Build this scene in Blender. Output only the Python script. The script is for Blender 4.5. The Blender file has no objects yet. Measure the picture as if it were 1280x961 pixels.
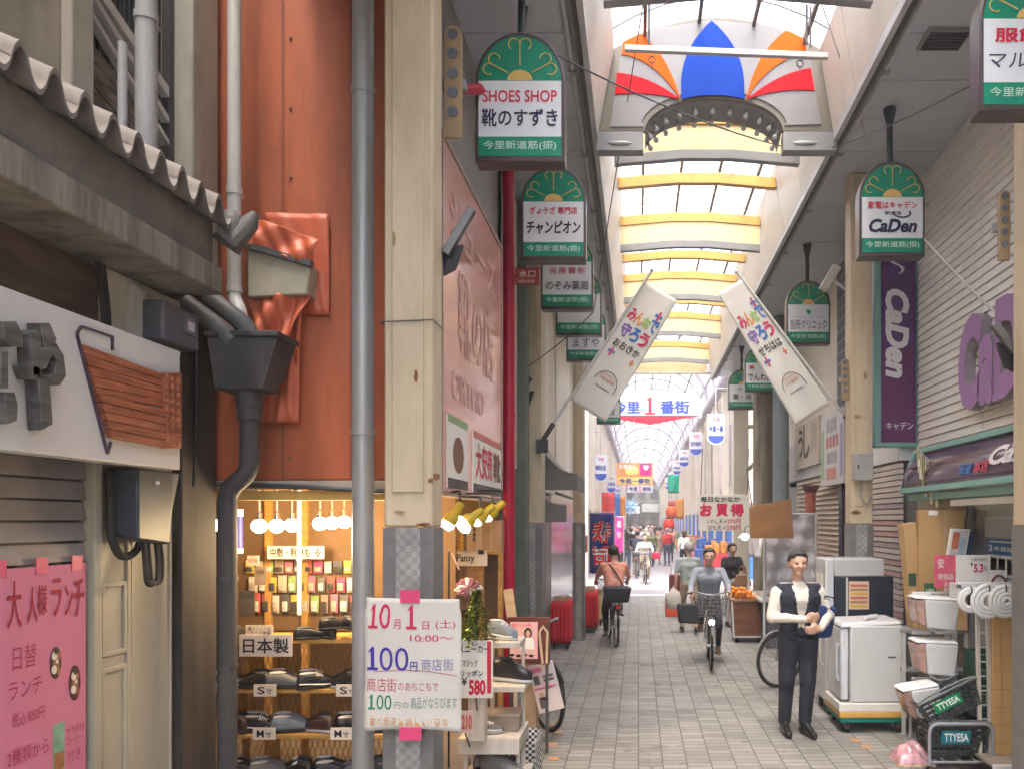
import bpy, math, random
import numpy as np
from mathutils import Vector, Matrix
S = bpy.context.scene
COL = S.collection
R = math.radians
rnd = random.Random(7)
# ---------------------------------------------------------------- camera, world, sun, exposure
F, CX, CY, HC = 960.0, 798.0, 650.0, 2.0      # focal length and principal point in photograph pixels, eye height in metres
cd = bpy.data.cameras.new("camera"); cam = bpy.data.objects.new("camera", cd); COL.objects.link(cam)
cam.location = (0, 0, HC); cam.rotation_euler = (R(90), 0, 0)
cd.sensor_width = 36; cd.lens = F / 1280 * 36
cd.shift_x = -(CX - 640) / 1280; cd.shift_y = (CY - 480.5) / 1280
cd.clip_start = 0.05; cd.clip_end = 1000
S.camera = cam
W = bpy.data.worlds.new("World"); S.world = W; W.use_nodes = True
nt = W.node_tree; bg = nt.nodes["Background"]
sky = nt.nodes.new("ShaderNodeTexSky"); sky.sky_type = 'NISHITA'; sky.sun_disc = False
SUN_EL, SUN_ROT = R(72), R(188)
sky.sun_elevation = SUN_EL; sky.sun_rotation = SUN_ROT
sky.air_density = 1.0; sky.dust_density = 5.0; sky.ozone_density = 1.0
warm = nt.nodes.new("ShaderNodeMix"); warm.data_type = 'RGBA'; warm.blend_type = 'MULTIPLY'; warm.inputs[0].default_value = 1
warm.inputs[7].default_value = (1, .97, .92, 1)      # a thin high overcast, less blue than a clear sky
nt.links.new(sky.outputs[0], warm.inputs[6]); nt.links.new(warm.outputs[2], bg.inputs[0]); bg.inputs[1].default_value = 0.15
sl = bpy.data.lights.new("sun", 'SUN'); so = bpy.data.objects.new("sun", sl); COL.objects.link(so)
sl.energy = 1.0; sl.angle = R(25); sl.color = (1, .96, .91)
_d = Vector((math.sin(SUN_ROT) * math.cos(SUN_EL), math.cos(SUN_ROT) * math.cos(SUN_EL), math.sin(SUN_EL)))
so.rotation_euler = _d.to_track_quat('Z', 'Y').to_euler()
S.view_settings.view_transform = 'Standard'; S.view_settings.look = 'None'
S.view_settings.gamma = 1; S.view_settings.use_curve_mapping = False
S.view_settings.exposure = 2.75
S.render.engine = 'CYCLES'
cy = S.cycles
cy.use_denoising = True; cy.max_bounces = 8; cy.diffuse_bounces = 5; cy.glossy_bounces = 3
cy.transparent_max_bounces = 12; cy.transmission_bounces = 4
cy.use_adaptive_sampling = True; cy.adaptive_threshold = 0.03
cy.sample_clamp_indirect = 6; cy.caustics_reflective = False; cy.caustics_refractive = False

# ---------------------------------------------------------------- measuring helpers
def PX(px, Y): return (px - CX) / F * Y
def PZ(py, Y): return HC + (CY - py) / F * Y
def P(px, py, Y): return Vector((PX(px, Y), Y, PZ(py, Y)))
def YS(px, X): return F * X / (px - CX)

# ---------------------------------------------------------------- materials
MC = {}
def mat(name, col, rough=.6, var=.14, scale=5, bump=0.0, metal=0, emit=0, spec=.4, stretch=(1, 1, 1), dirt=None, dirt_amt=.5, dirt_scale=2, bscale=None, coat=0):
    if name in MC: return MC[name]
    m = bpy.data.materials.new(name); m.use_nodes = True; MC[name] = m
    t = m.node_tree; N = t.nodes; L = t.links; b = N["Principled BSDF"]
    b.inputs["Roughness"].default_value = rough; b.inputs["Metallic"].default_value = metal
    b.inputs["Specular IOR Level"].default_value = spec
    if coat: b.inputs["Coat Weight"].default_value = coat
    c = (*col, 1)
    tc = N.new("ShaderNodeTexCoord"); mp = N.new("ShaderNodeMapping"); L.new(tc.outputs["Object"], mp.inputs[0])
    mp.inputs["Scale"].default_value = stretch
    out = None
    if var:
        nz = N.new("ShaderNodeTexNoise"); nz.inputs["Scale"].default_value = scale; nz.inputs["Detail"].default_value = 6
        nz.inputs["Roughness"].default_value = .65
        L.new(mp.outputs[0], nz.inputs["Vector"])
        mr = N.new("ShaderNodeMapRange"); mr.inputs[1].default_value = .3; mr.inputs[2].default_value = .7
        mr.inputs[3].default_value = 1 - var; mr.inputs[4].default_value = 1 + var
        L.new(nz.outputs[0], mr.inputs[0])
        mx = N.new("ShaderNodeMix"); mx.data_type = 'RGBA'; mx.blend_type = 'MULTIPLY'; mx.inputs[0].default_value = 1
        mx.inputs[6].default_value = c; L.new(mr.outputs[0], mx.inputs[7]); out = mx.outputs[2]
        rr = N.new("ShaderNodeMapRange"); rr.inputs[3].default_value = max(.03, rough - .12); rr.inputs[4].default_value = min(1, rough + .12)
        L.new(nz.outputs[0], rr.inputs[0]); L.new(rr.outputs[0], b.inputs["Roughness"])
    if dirt:
        n2 = N.new("ShaderNodeTexNoise"); n2.inputs["Scale"].default_value = dirt_scale; n2.inputs["Detail"].default_value = 8
        n2.inputs["Roughness"].default_value = .7
        L.new(mp.outputs[0], n2.inputs["Vector"])
        r2 = N.new("ShaderNodeMapRange"); r2.inputs[1].default_value = .45; r2.inputs[2].default_value = .72
        r2.inputs[3].default_value = 0; r2.inputs[4].default_value = dirt_amt
        L.new(n2.outputs[0], r2.inputs[0])
        m2 = N.new("ShaderNodeMix"); m2.data_type = 'RGBA'; L.new(r2.outputs[0], m2.inputs[0])
        if out: L.new(out, m2.inputs[6])
        else: m2.inputs[6].default_value = c
        m2.inputs[7].default_value = (*dirt, 1); out = m2.outputs[2]
    if out: L.new(out, b.inputs["Base Color"])
    else: b.inputs["Base Color"].default_value = c
    if bump:
        n3 = N.new("ShaderNodeTexNoise"); n3.inputs["Scale"].default_value = bscale or scale * 4; n3.inputs["Detail"].default_value = 4
        L.new(mp.outputs[0], n3.inputs["Vector"])
        bp = N.new("ShaderNodeBump"); bp.inputs["Strength"].default_value = bump; bp.inputs["Distance"].default_value = .02
        L.new(n3.outputs[0], bp.inputs["Height"]); L.new(bp.outputs[0], b.inputs["Normal"])
    if emit:
        b.inputs["Emission Color"].default_value = c; b.inputs["Emission Strength"].default_value = emit
    return m

def glassy(name, col, trans=.8, rough=.1, dirt=.25):
    """Clear sheet: transparent with a thin translucent and glossy share."""
    if name in MC: return MC[name]
    m = bpy.data.materials.new(name); m.use_nodes = True; MC[name] = m
    t = m.node_tree; N = t.nodes; L = t.links; N.remove(N["Principled BSDF"])
    o = N["Material Output"]
    tr = N.new("ShaderNodeBsdfTransparent"); tr.inputs[0].default_value = (*col, 1)
    tl = N.new("ShaderNodeBsdfTranslucent"); tl.inputs[0].default_value = (*col, 1)
    gl = N.new("ShaderNodeBsdfGlossy"); gl.inputs["Roughness"].default_value = rough
    tc = N.new("ShaderNodeTexCoord"); nz = N.new("ShaderNodeTexNoise"); nz.inputs["Scale"].default_value = 1.3; nz.inputs["Detail"].default_value = 6
    L.new(tc.outputs["Object"], nz.inputs["Vector"])
    mr = N.new("ShaderNodeMapRange"); mr.inputs[1].default_value = .35; mr.inputs[2].default_value = .75
    mr.inputs[3].default_value = 1 - trans; mr.inputs[4].default_value = min(1, 1 - trans + dirt); L.new(nz.outputs[0], mr.inputs[0])
    a = N.new("ShaderNodeMixShader"); L.new(mr.outputs[0], a.inputs[0]); L.new(tr.outputs[0], a.inputs[1]); L.new(tl.outputs[0], a.inputs[2])
    b = N.new("ShaderNodeMixShader"); b.inputs[0].default_value = .06; L.new(a.outputs[0], b.inputs[1]); L.new(gl.outputs[0], b.inputs[2])
    L.new(b.outputs[0], o.inputs[0])
    return m

def lamp_mat(name, col, e):
    if name in MC: return MC[name]
    m = bpy.data.materials.new(name); m.use_nodes = True; MC[name] = m
    b = m.node_tree.nodes["Principled BSDF"]; b.inputs["Base Color"].default_value = (*col, 1)
    b.inputs["Emission Color"].default_value = (*col, 1); b.inputs["Emission Strength"].default_value = e
    return m

def brick_mat(name, c1, c2, mortar, bw, bh, ms, rot=0, rough=.75, offset=.5, bump=.3, axes='XY', dirt=True):
    if name in MC: return MC[name]
    m = bpy.data.materials.new(name); m.use_nodes = True; MC[name] = m
    t = m.node_tree; N = t.nodes; L = t.links; b = N["Principled BSDF"]
    tc = N.new("ShaderNodeTexCoord"); sx = N.new("ShaderNodeSeparateXYZ"); cb = N.new("ShaderNodeCombineXYZ")
    L.new(tc.outputs["Object"], sx.inputs[0]); L.new(sx.outputs[axes[0]], cb.inputs[0]); L.new(sx.outputs[axes[1]], cb.inputs[1])
    br = N.new("ShaderNodeTexBrick"); L.new(cb.outputs[0], br.inputs["Vector"])
    br.inputs["Scale"].default_value = 1; br.inputs["Brick Width"].default_value = bw; br.inputs["Row Height"].default_value = bh
    br.inputs["Mortar Size"].default_value = ms; br.offset = offset; br.inputs["Bias"].default_value = -.1
    br.inputs["Color1"].default_value = (*c1, 1); br.inputs["Color2"].default_value = (*c2, 1); br.inputs["Mortar"].default_value = (*mortar, 1)
    nz = N.new("ShaderNodeTexNoise"); nz.inputs["Scale"].default_value = 1.1; nz.inputs["Detail"].default_value = 9; nz.inputs["Roughness"].default_value = .7
    L.new(tc.outputs["Object"], nz.inputs["Vector"])
    mr = N.new("ShaderNodeMapRange"); mr.inputs[1].default_value = .3; mr.inputs[2].default_value = .7; mr.inputs[3].default_value = .72; mr.inputs[4].default_value = 1.22
    L.new(nz.outputs[0], mr.inputs[0])
    mx = N.new("ShaderNodeMix"); mx.data_type = 'RGBA'; mx.blend_type = 'MULTIPLY'; mx.inputs[0].default_value = 1
    L.new(br.outputs[0], mx.inputs[6]); L.new(mr.outputs[0], mx.inputs[7]); col_out = mx.outputs[2]
    for sc_, lo, hi, amt in ((7, .66, .70, .5), (2.3, .60, .74, .35), (26, .70, .73, .55)) if dirt else ():   # gum spots, spills and worn patches
        n2 = N.new("ShaderNodeTexNoise"); n2.inputs["Scale"].default_value = sc_; n2.inputs["Detail"].default_value = 2; L.new(tc.outputs["Object"], n2.inputs["Vector"])
        r2 = N.new("ShaderNodeMapRange"); r2.inputs[1].default_value = lo; r2.inputs[2].default_value = hi; r2.inputs[3].default_value = 0; r2.inputs[4].default_value = amt; L.new(n2.outputs[0], r2.inputs[0])
        m2 = N.new("ShaderNodeMix"); m2.data_type = 'RGBA'; L.new(r2.outputs[0], m2.inputs[0]); L.new(col_out, m2.inputs[6]); m2.inputs[7].default_value = (.06, .052, .045, 1); col_out = m2.outputs[2]
    L.new(col_out, b.inputs["Base Color"])
    rr = N.new("ShaderNodeMapRange"); rr.inputs[3].default_value = rough - .2; rr.inputs[4].default_value = rough + .15
    L.new(nz.outputs[0], rr.inputs[0]); L.new(rr.outputs[0], b.inputs["Roughness"])
    bp = N.new("ShaderNodeBump"); bp.inputs["Strength"].default_value = bump; bp.inputs["Distance"].default_value = .006; bp.invert = True
    L.new(br.outputs[1], bp.inputs["Height"]); L.new(bp.outputs[0], b.inputs["Normal"])
    return m

def wood_mat(name, c1, c2, scale=3, axis=(1, 1, 12), rough=.55, bump=.1):
    if name in MC: return MC[name]
    m = bpy.data.materials.new(name); m.use_nodes = True; MC[name] = m
    t = m.node_tree; N = t.nodes; L = t.links; b = N["Principled BSDF"]
    tc = N.new("ShaderNodeTexCoord"); mp = N.new("ShaderNodeMapping"); mp.inputs["Scale"].default_value = axis
    L.new(tc.outputs["Object"], mp.inputs[0])
    nz = N.new("ShaderNodeTexNoise"); nz.inputs["Scale"].default_value = scale; nz.inputs["Detail"].default_value = 8; nz.inputs["Distortion"].default_value = .6
    L.new(mp.outputs[0], nz.inputs["Vector"])
    cr = N.new("ShaderNodeValToRGB"); cr.color_ramp.elements[0].position = .32; cr.color_ramp.elements[1].position = .68
    cr.color_ramp.elements[0].color = (*c1, 1); cr.color_ramp.elements[1].color = (*c2, 1)
    L.new(nz.outputs[0], cr.inputs[0]); L.new(cr.outputs[0], b.inputs["Base Color"])
    b.inputs["Roughness"].default_value = rough
    bp = N.new("ShaderNodeBump"); bp.inputs["Strength"].default_value = bump; bp.inputs["Distance"].default_value = .01
    L.new(nz.outputs[0], bp.inputs["Height"]); L.new(bp.outputs[0], b.inputs["Normal"])
    return m

def check_mat(name, c1, c2, size, axes='XZ', rough=.4):
    if name in MC: return MC[name]
    m = bpy.data.materials.new(name); m.use_nodes = True; MC[name] = m
    t = m.node_tree; N = t.nodes; L = t.links; b = N["Principled BSDF"]
    tc = N.new("ShaderNodeTexCoord"); mp = N.new("ShaderNodeMapping"); mp.inputs["Location"].default_value = (.013, .013, .013)
    L.new(tc.outputs["Object"], mp.inputs[0])
    ck = N.new("ShaderNodeTexChecker"); ck.inputs["Scale"].default_value = 1 / size
    ck.inputs[1].default_value = (*c1, 1); ck.inputs[2].default_value = (*c2, 1); L.new(mp.outputs[0], ck.inputs[0])
    nz = N.new("ShaderNodeTexNoise"); nz.inputs["Scale"].default_value = 7; nz.inputs["Detail"].default_value = 6; L.new(tc.outputs["Object"], nz.inputs["Vector"])
    mr = N.new("ShaderNodeMapRange"); mr.inputs[1].default_value = .3; mr.inputs[2].default_value = .7; mr.inputs[3].default_value = .75; mr.inputs[4].default_value = 1.2
    L.new(nz.outputs[0], mr.inputs[0])
    mx = N.new("ShaderNodeMix"); mx.data_type = 'RGBA'; mx.blend_type = 'MULTIPLY'; mx.inputs[0].default_value = 1
    L.new(ck.outputs[0], mx.inputs[6]); L.new(mr.outputs[0], mx.inputs[7]); L.new(mx.outputs[2], b.inputs["Base Color"])
    b.inputs["Roughness"].default_value = rough
    return m

# ---------------------------------------------------------------- text outlines
TX = {}
def outline(s, bold, shear):
    k = (s, bold, shear)
    if k in TX: return TX[k]
    if s == '1':       # a serif figure one
        return ([(.34, .12, 0), (.66, .12, 0), (.66, 1, 0), (.46, 1, 0), (.34, .93, 0), (0, 0, 0), (1, 0, 0), (1, .12, 0), (0, .12, 0), (.05, .72, 0), (.34, .80, 0)], [(0, 1, 2, 3, 4, 10), (5, 6, 7, 1, 0, 8), (9, 10, 4)], .5)
    if bold > .004 and any(ord(q) > 0x2E80 for q in s):      # thicken strokes by stacked, slightly shifted copies
        v, f, asp = outline(s, 0, shear); d = min(bold, .1) * .75; e = d / max(.3, asp); V = []; G = []
        for i, (dx, dy) in enumerate(((0, 0), (1, 1), (-1, -1), (1, -1), (-1, 1))):
            n0 = len(V); V += [(x * (1 - 2 * e) + e + dx * e, y * (1 - 2 * d) + d + dy * d, i) for x, y, _ in v]; G += [tuple(q + n0 for q in g) for g in f]
        TX[k] = (V, G, asp); return TX[k]
    c = bpy.data.curves.new("t", "FONT"); c.body = s; c.size = 1; c.offset = bold; c.shear = shear; c.resolution_u = 3
    o = bpy.data.objects.new("t", c); COL.objects.link(o); bpy.context.view_layer.update()
    me = bpy.data.meshes.new_from_object(o.evaluated_get(bpy.context.evaluated_depsgraph_get()))
    v = [(p.co.x, p.co.y) for p in me.vertices]; f = [tuple(p.vertices) for p in me.polygons]
    bpy.data.objects.remove(o); bpy.data.curves.remove(c); bpy.data.meshes.remove(me)
    xs = [p[0] for p in v] or [0]; ys = [p[1] for p in v] or [0]
    x0, x1, y0, y1 = min(xs), max(xs), min(ys), max(ys)
    v = [((x - x0) / max(1e-6, x1 - x0), (y - y0) / max(1e-6, y1 - y0), 0) for x, y in v]
    TX[k] = (v, f, (x1 - x0) / max(1e-6, y1 - y0)); return TX[k]

# ---------------------------------------------------------------- mesh builder
class MB:
    def __init__(s): s.v = []; s.f = []; s.mi = []; s.M = Matrix()
    def add(s, vs, fs, m=0):
        b = len(s.v); M = s.M
        s.v += [M @ Vector(p) for p in vs]; s.f += [tuple(i + b for i in f) for f in fs]; s.mi += [m] * len(fs); return s
    def box(s, x0, x1, y0, y1, z0, z1, m=0):
        return s.add([(x0, y0, z0), (x1, y0, z0), (x1, y1, z0), (x0, y1, z0), (x0, y0, z1), (x1, y0, z1), (x1, y1, z1), (x0, y1, z1)],
                     [(3, 2, 1, 0), (4, 5, 6, 7), (0, 1, 5, 4), (1, 2, 6, 5), (2, 3, 7, 6), (3, 0, 4, 7)], m)
    def hexa(s, bot, top, m=0):
        return s.add(list(bot) + list(top), [(3, 2, 1, 0), (4, 5, 6, 7), (0, 1, 5, 4), (1, 2, 6, 5), (2, 3, 7, 6), (3, 0, 4, 7)], m)
    def bar(s, p, q, w, h=None, m=0, up=(0, 0, 1)):
        p, q = Vector(p), Vector(q); d = (q - p).normalized(); h = h or w; u = Vector(up)
        if abs(d.dot(u)) > .99: u = Vector((0, 1, 0))
        a = d.cross(u).normalized() * w / 2; b = a.cross(d).normalized() * h / 2
        return s.hexa([p - a - b, p + a - b, p + a + b, p - a + b], [q - a - b, q + a - b, q + a + b, q - a + b], m)
    def poly(s, pts, m=0): return s.add(pts, [tuple(range(len(pts)))], m)
    def prism(s, pl, y0, y1, m=0, ax='y'):
        n = len(pl)
        g = {'y': lambda a, b, t: (a, t, b), 'x': lambda a, b, t: (t, a, b), 'z': lambda a, b, t: (a, b, t)}[ax]
        vs = [g(a, b, y0) for a, b in pl] + [g(a, b, y1) for a, b in pl]
        return s.add(vs, [tuple(range(n)), tuple(range(2 * n - 1, n - 1, -1))] + [(i, i + n, (i + 1) % n + n, (i + 1) % n) for i in range(n)], m)
    def tube(s, pts, r, n=8, m=0, closed=False, caps=True):
        pts = [Vector(p) for p in pts]; k = len(pts); rs = r if isinstance(r, (list, tuple)) else [r] * k
        vs = []; prev = None
        for i, p in enumerate(pts):
            a = pts[(i - 1) % k] if (i or closed) else p; b = pts[(i + 1) % k] if (i < k - 1 or closed) else p
            d = (b - a).normalized() if (b - a).length > 1e-9 else Vector((0, 0, 1))
            if prev is None:
                u = Vector((0, 0, 1)) if abs(d.z) < .9 else Vector((1, 0, 0))
                e = d.cross(u).normalized()
            else: e = (prev - d * prev.dot(d)).normalized()
            prev = e; g = d.cross(e)
            vs += [p + (e * math.cos(t) + g * math.sin(t)) * rs[i] for t in [2 * math.pi * j / n for j in range(n)]]
        fs = []
        for i in range(k if closed else k - 1):
            o, q = i * n, ((i + 1) % k) * n
            fs += [(o + j, o + (j + 1) % n, q + (j + 1) % n, q + j) for j in range(n)]
        if caps and not closed: fs += [tuple(range(n - 1, -1, -1)), tuple((k - 1) * n + j for j in range(n))]
        return s.add(vs, fs, m)
    def cyl(s, p, q, r, r2=None, n=16, m=0): return s.tube([p, q], [r, r if r2 is None else r2], n, m)
    def lathe(s, prof, c, n=20, m=0, axis='z'):
        c = Vector(c); vs = []
        for r, h in prof:
            for j in range(n):
                a = 2 * math.pi * j / n; x, y = r * math.cos(a), r * math.sin(a)
                vs.append(c + Vector({'z': (x, y, h), 'y': (x, h, y), 'x': (h, x, y)}[axis]))
        fs = [(i * n + j, i * n + (j + 1) % n, (i + 1) * n + (j + 1) % n, (i + 1) * n + j) for i in range(len(prof) - 1) for j in range(n)]
        return s.add(vs, fs, m)
    def ell(s, c, r, n=12, m=0, rot=None):
        c = Vector(c); r = (r, r, r) if not isinstance(r, (tuple, list)) else r; vs = []; k = max(5, n // 2 + 1)
        for i in range(k):
            t = math.pi * i / (k - 1)
            for j in range(n):
                a = 2 * math.pi * j / n
                p = Vector((r[0] * math.sin(t) * math.cos(a), r[1] * math.sin(t) * math.sin(a), r[2] * math.cos(t)))
                vs.append(c + (rot @ p if rot else p))
        return s.add(vs, [(i * n + j, (i + 1) * n + j, (i + 1) * n + (j + 1) % n, i * n + (j + 1) % n) for i in range(k - 1) for j in range(n)], m)
    def torus(s, c, r1, r2, n=32, k=8, m=0, axis='x', arc=(0, 360)):
        c = Vector(c); full = arc == (0, 360); pts = []
        N = n if full else n + 1
        for i in range(N):
            a = R(arc[0] + (arc[1] - arc[0]) * i / n); u, w = r1 * math.cos(a), r1 * math.sin(a)
            pts.append(c + Vector({'x': (0, u, w), 'y': (u, 0, w), 'z': (u, w, 0)}[axis]))
        return s.tube(pts, r2, k, m, closed=full)
    def text(s, t, x0, x1, z0, z1, y, m=0, bold=.0, shear=0, keep=False):
        """letters on a plane that faces -Y, filling the box x0..x1, z0..z1"""
        v, f, asp = outline(t, bold, shear)
        if keep:
            w, h = x1 - x0, z1 - z0
            if w / h > asp: d = (w - h * asp) / 2; x0 += d; x1 -= d
            else: d = (h - w / asp) / 2; z0 += d; z1 -= d
        return s.add([(x0 + a * (x1 - x0), y - l * .0004, z0 + b * (z1 - z0)) for a, b, l in v], f, m)
    def grid(s, fn, nu, nv, m=0, thick=0):
        vs = [fn(i / nu, j / nv) for j in range(nv + 1) for i in range(nu + 1)]
        fs = [(j * (nu + 1) + i, j * (nu + 1) + i + 1, (j + 1) * (nu + 1) + i + 1, (j + 1) * (nu + 1) + i) for j in range(nv) for i in range(nu)]
        return s.add(vs, fs, m)
    def build(s, name, mats, parent=None, bev=0, smooth=35, solid=0, sub=0):
        me = bpy.data.meshes.new(name)
        vs = s.v
        if parent is not None:
            r = parent
            while r.parent is not None: r = r.parent
            inv = (Matrix.Translation(r.location) @ r.rotation_euler.to_matrix().to_4x4()).inverted()
            vs = [inv @ v for v in vs]
        me.from_pydata([tuple(v) for v in vs], [], s.f)
        for m in (mats if isinstance(mats, (list, tuple)) else [mats]): me.materials.append(m)
        me.polygons.foreach_set("material_index", s.mi)
        me.update()
        if smooth:
            me.polygons.foreach_set("use_smooth", [True] * len(me.polygons)); me.set_sharp_from_angle(angle=R(smooth))
        o = bpy.data.objects.new(name, me); COL.objects.link(o)
        if parent is not None: o.parent = parent
        if solid:
            d = o.modifiers.new("solid", 'SOLIDIFY'); d.thickness = solid; d.offset = 0
        if bev:
            d = o.modifiers.new("bevel", 'BEVEL'); d.width = bev; d.segments = 2; d.limit_method = 'ANGLE'; d.angle_limit = R(40)
        if sub:
            d = o.modifiers.new("sub", 'SUBSURF'); d.levels = sub; d.render_levels = sub
        return o

def tag(o, label=None, cat=None, group=None, kind=None):
    if label: o["label"] = label
    if cat: o["category"] = cat
    if group: o["group"] = group
    if kind: o["kind"] = kind
    return o
def thing(name, label, cat, loc=(0, 0, 0), rz=0, group=None):
    o = bpy.data.objects.new(name, None); COL.objects.link(o); o.empty_display_size = .1
    o.location = loc; o.rotation_euler = (0, 0, rz)
    return tag(o, label, cat, group)
def kids(o): return [c for c in ALL() if c.parent is o]
def ALL(): return list(COL.objects)
def dup(o, loc=None, rz=None, label=None, group=None, scale=None):
    ch = {}
    for c in COL.objects:
        if c.parent is not None: ch.setdefault(c.parent.name, []).append(c)
    def go(a, par):
        c = a.copy(); COL.objects.link(c)
        if par is not None: c.parent = par
        for k in ch.get(a.name, []): go(k, c)
        return c
    c = go(o, None)
    if loc is not None: c.location = loc
    if rz is not None: c.rotation_euler = (0, 0, rz)
    if scale: c.scale = scale
    if label: c["label"] = label
    if group: c["group"] = group
    return c
def rect(mb, px0, py0, px1, py1, Y, th=.02, m=0):
    """a slab facing -Y that covers a measured rectangle at depth Y"""
    return mb.box(PX(px0, Y), PX(px1, Y), Y, Y + th, PZ(py1, Y), PZ(py0, Y), m)

# ---------------------------------------------------------------- palette
cream = mat('cream_paint', (.58, .48, .325), .5, .08, 3, .06, dirt=(.25, .19, .12), dirt_amt=.5, dirt_scale=2.2, stretch=(1.4, 1.4, .35))
cream_pale = mat('pale_cream_panel', (.74, .68, .56), .5, .06, 2, dirt=(.42, .36, .28), dirt_amt=.35, dirt_scale=1.2)
white = mat('white_paint', (.78, .78, .76), .45, .05, 3)
paper = mat('paper', (.80, .77, .71), .8, .04, 5, .12)
black = mat('black_plastic', (.018, .018, .02), .4, .2, 9)
rubber = mat('rubber', (.02, .02, .02), .7, .2, 9)
dgrey = mat('dark_grey_paint', (.06, .062, .065), .5, .2, 6)
grey = mat('grey_paint', (.26, .26, .26), .5, .14, 5)
lgrey = mat('light_grey_paint', (.50, .50, .49), .5, .1, 4)
steel = mat('galvanised_steel', (.36, .36, .355), .42, .2, 6, .03, metal=.35, stretch=(1, 1, .3), dirt=(.16, .15, .14), dirt_amt=.5, dirt_scale=3)
chrome = mat('chrome', (.7, .7, .7), .18, .05, 6, metal=1)
green_s = mat('sign_green', (.0, .23, .135), .4, .05, 4)
gold_s = mat('sign_gold', (.62, .40, .12), .4, .05, 4)
red_s = mat('sign_red', (.60, .008, .045), .45, .05, 4)
navy_s = mat('sign_navy', (.012, .014, .06), .45, .05, 4)
ink = mat('black_ink', (.015, .015, .018), .6, .1, 8)
redpaint = mat('red_pipe_paint', (.40, .004, .035), .35, .1, 3)
concrete = mat('weathered_concrete', (.30, .275, .24), .85, .25, 3, .3, dirt=(.08, .07, .06), dirt_amt=.7, dirt_scale=2.2, stretch=(1, 1, .5))
skin = mat('skin', (.56, .34, .24), .55, .05, 12)
# ================================================================ GROUND
asphalt = mat('asphalt', (.065, .065, .07), .85, .2, 4, .2)
pale_road = mat('pale_road', (.22, .21, .22), .7, .12, 1.5, .08)
paving = brick_mat('street_paving', (.27, .258, .235), (.185, .176, .162), (.08, .075, .068), .1, .2, .005, axes='YX', bump=.5)
tag(MB().poly([(-70, -40, -.03), (70, -40, -.03), (70, 160, -.03), (-70, 160, -.03)]).build('ground', asphalt), kind='structure')
tag(MB().poly([(-3.4, -4, 0), (3.6, -4, 0), (3.6, 20.2, 0), (-3.4, 20.2, 0)]).build('street_pavement', paving), kind='structure')
tag(MB().poly([(-60, 20.2, -.012), (60, 20.2, -.012), (60, 26, -.012), (-60, 26, -.012)]).build('cross_road', pale_road), kind='structure')
tag(MB().poly([(-2.4, 26, 0), (4, 26, 0), (4, 150, 0), (-2.4, 150, 0)]).build('far_pavement', pale_road), kind='structure')
m = MB()
for x0, x1, y0, y1 in [(-.35, .75, 20.55, 20.95), (.75, 1.9, 20.7, 21.0), (-.1, 1.1, 22.6, 22.95), (1.3, 2.6, 22.7, 23.1), (-1.9, -.6, 20.6, 20.9)]:
    m.poly([(x0, y0, -.007), (x1, y0, -.007), (x1, y1, -.007), (x0, y1, -.007)])
tag(m.build('road_markings', mat('road_white', (.75, .75, .75), .7, .12, 6)), kind='structure')
# small orange studs set in the paving
stud = mat('orange_stud', (.42, .23, .12), .7, .25, 20)
for i, (px, py) in enumerate([(692, 905), (697, 915), (690, 930), (692, 948), (1083, 933), (1070, 925), (1090, 912)]):
    Y = F * HC / (py - CY); x = PX(px, Y)
    o = MB().box(-.045, .045, -.045, .045, 0, .006).build('paving_stud', stud, bev=.002)
    o.location = (x, Y, 0)
    tag(o, ['small orange paving stud beside the parked bicycle wheel', 'small orange paving stud in front of the white washing machine'][i > 3], 'paving stud', 'orange studs in the paving at the left kerb' if i < 4 else 'orange studs in the paving by the washing machine')

# ================================================================ FIRST ARCADE ROOF
CZ = 5.8
arc = thing('shopping_arcade', 'near arcade roof with amber beams, glazed ridge and grey side ceilings over the paved street', 'arcade')
ceil_m = mat('ceiling_panel_grey', (.50, .53, .59), .35, .08, 1.2, .02, stretch=(.4, 1, 1))
seam_m = mat('ceiling_seam', (.06, .065, .07), .7, .1)
for side, x0, x1 in (('l', -2.2, -.43), ('r', 1.95, 3.2)):
    m = MB(); y = .2
    m.box(x0, x1, .2, 20.4, CZ + .03, CZ + .06, 1)
    while y < 20.3:
        m.box(x0, x1, y, min(y + .63, 20.4), CZ, CZ + .03, 0); y += .645
    m.build('ceiling', [ceil_m, seam_m], arc, smooth=0)
fas = mat('fascia_panel', (.70, .64, .53), .5, .06, 1.3, dirt=(.40, .34, .27), dirt_amt=.45, dirt_scale=1.1, stretch=(1, .5, .35))
def slab4(m, a, b, c, d, off, k=0):
    o = Vector(off); m.hexa([Vector(p) for p in (a, b, c, d)], [Vector(p) + o for p in (a, b, c, d)], k)
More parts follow.
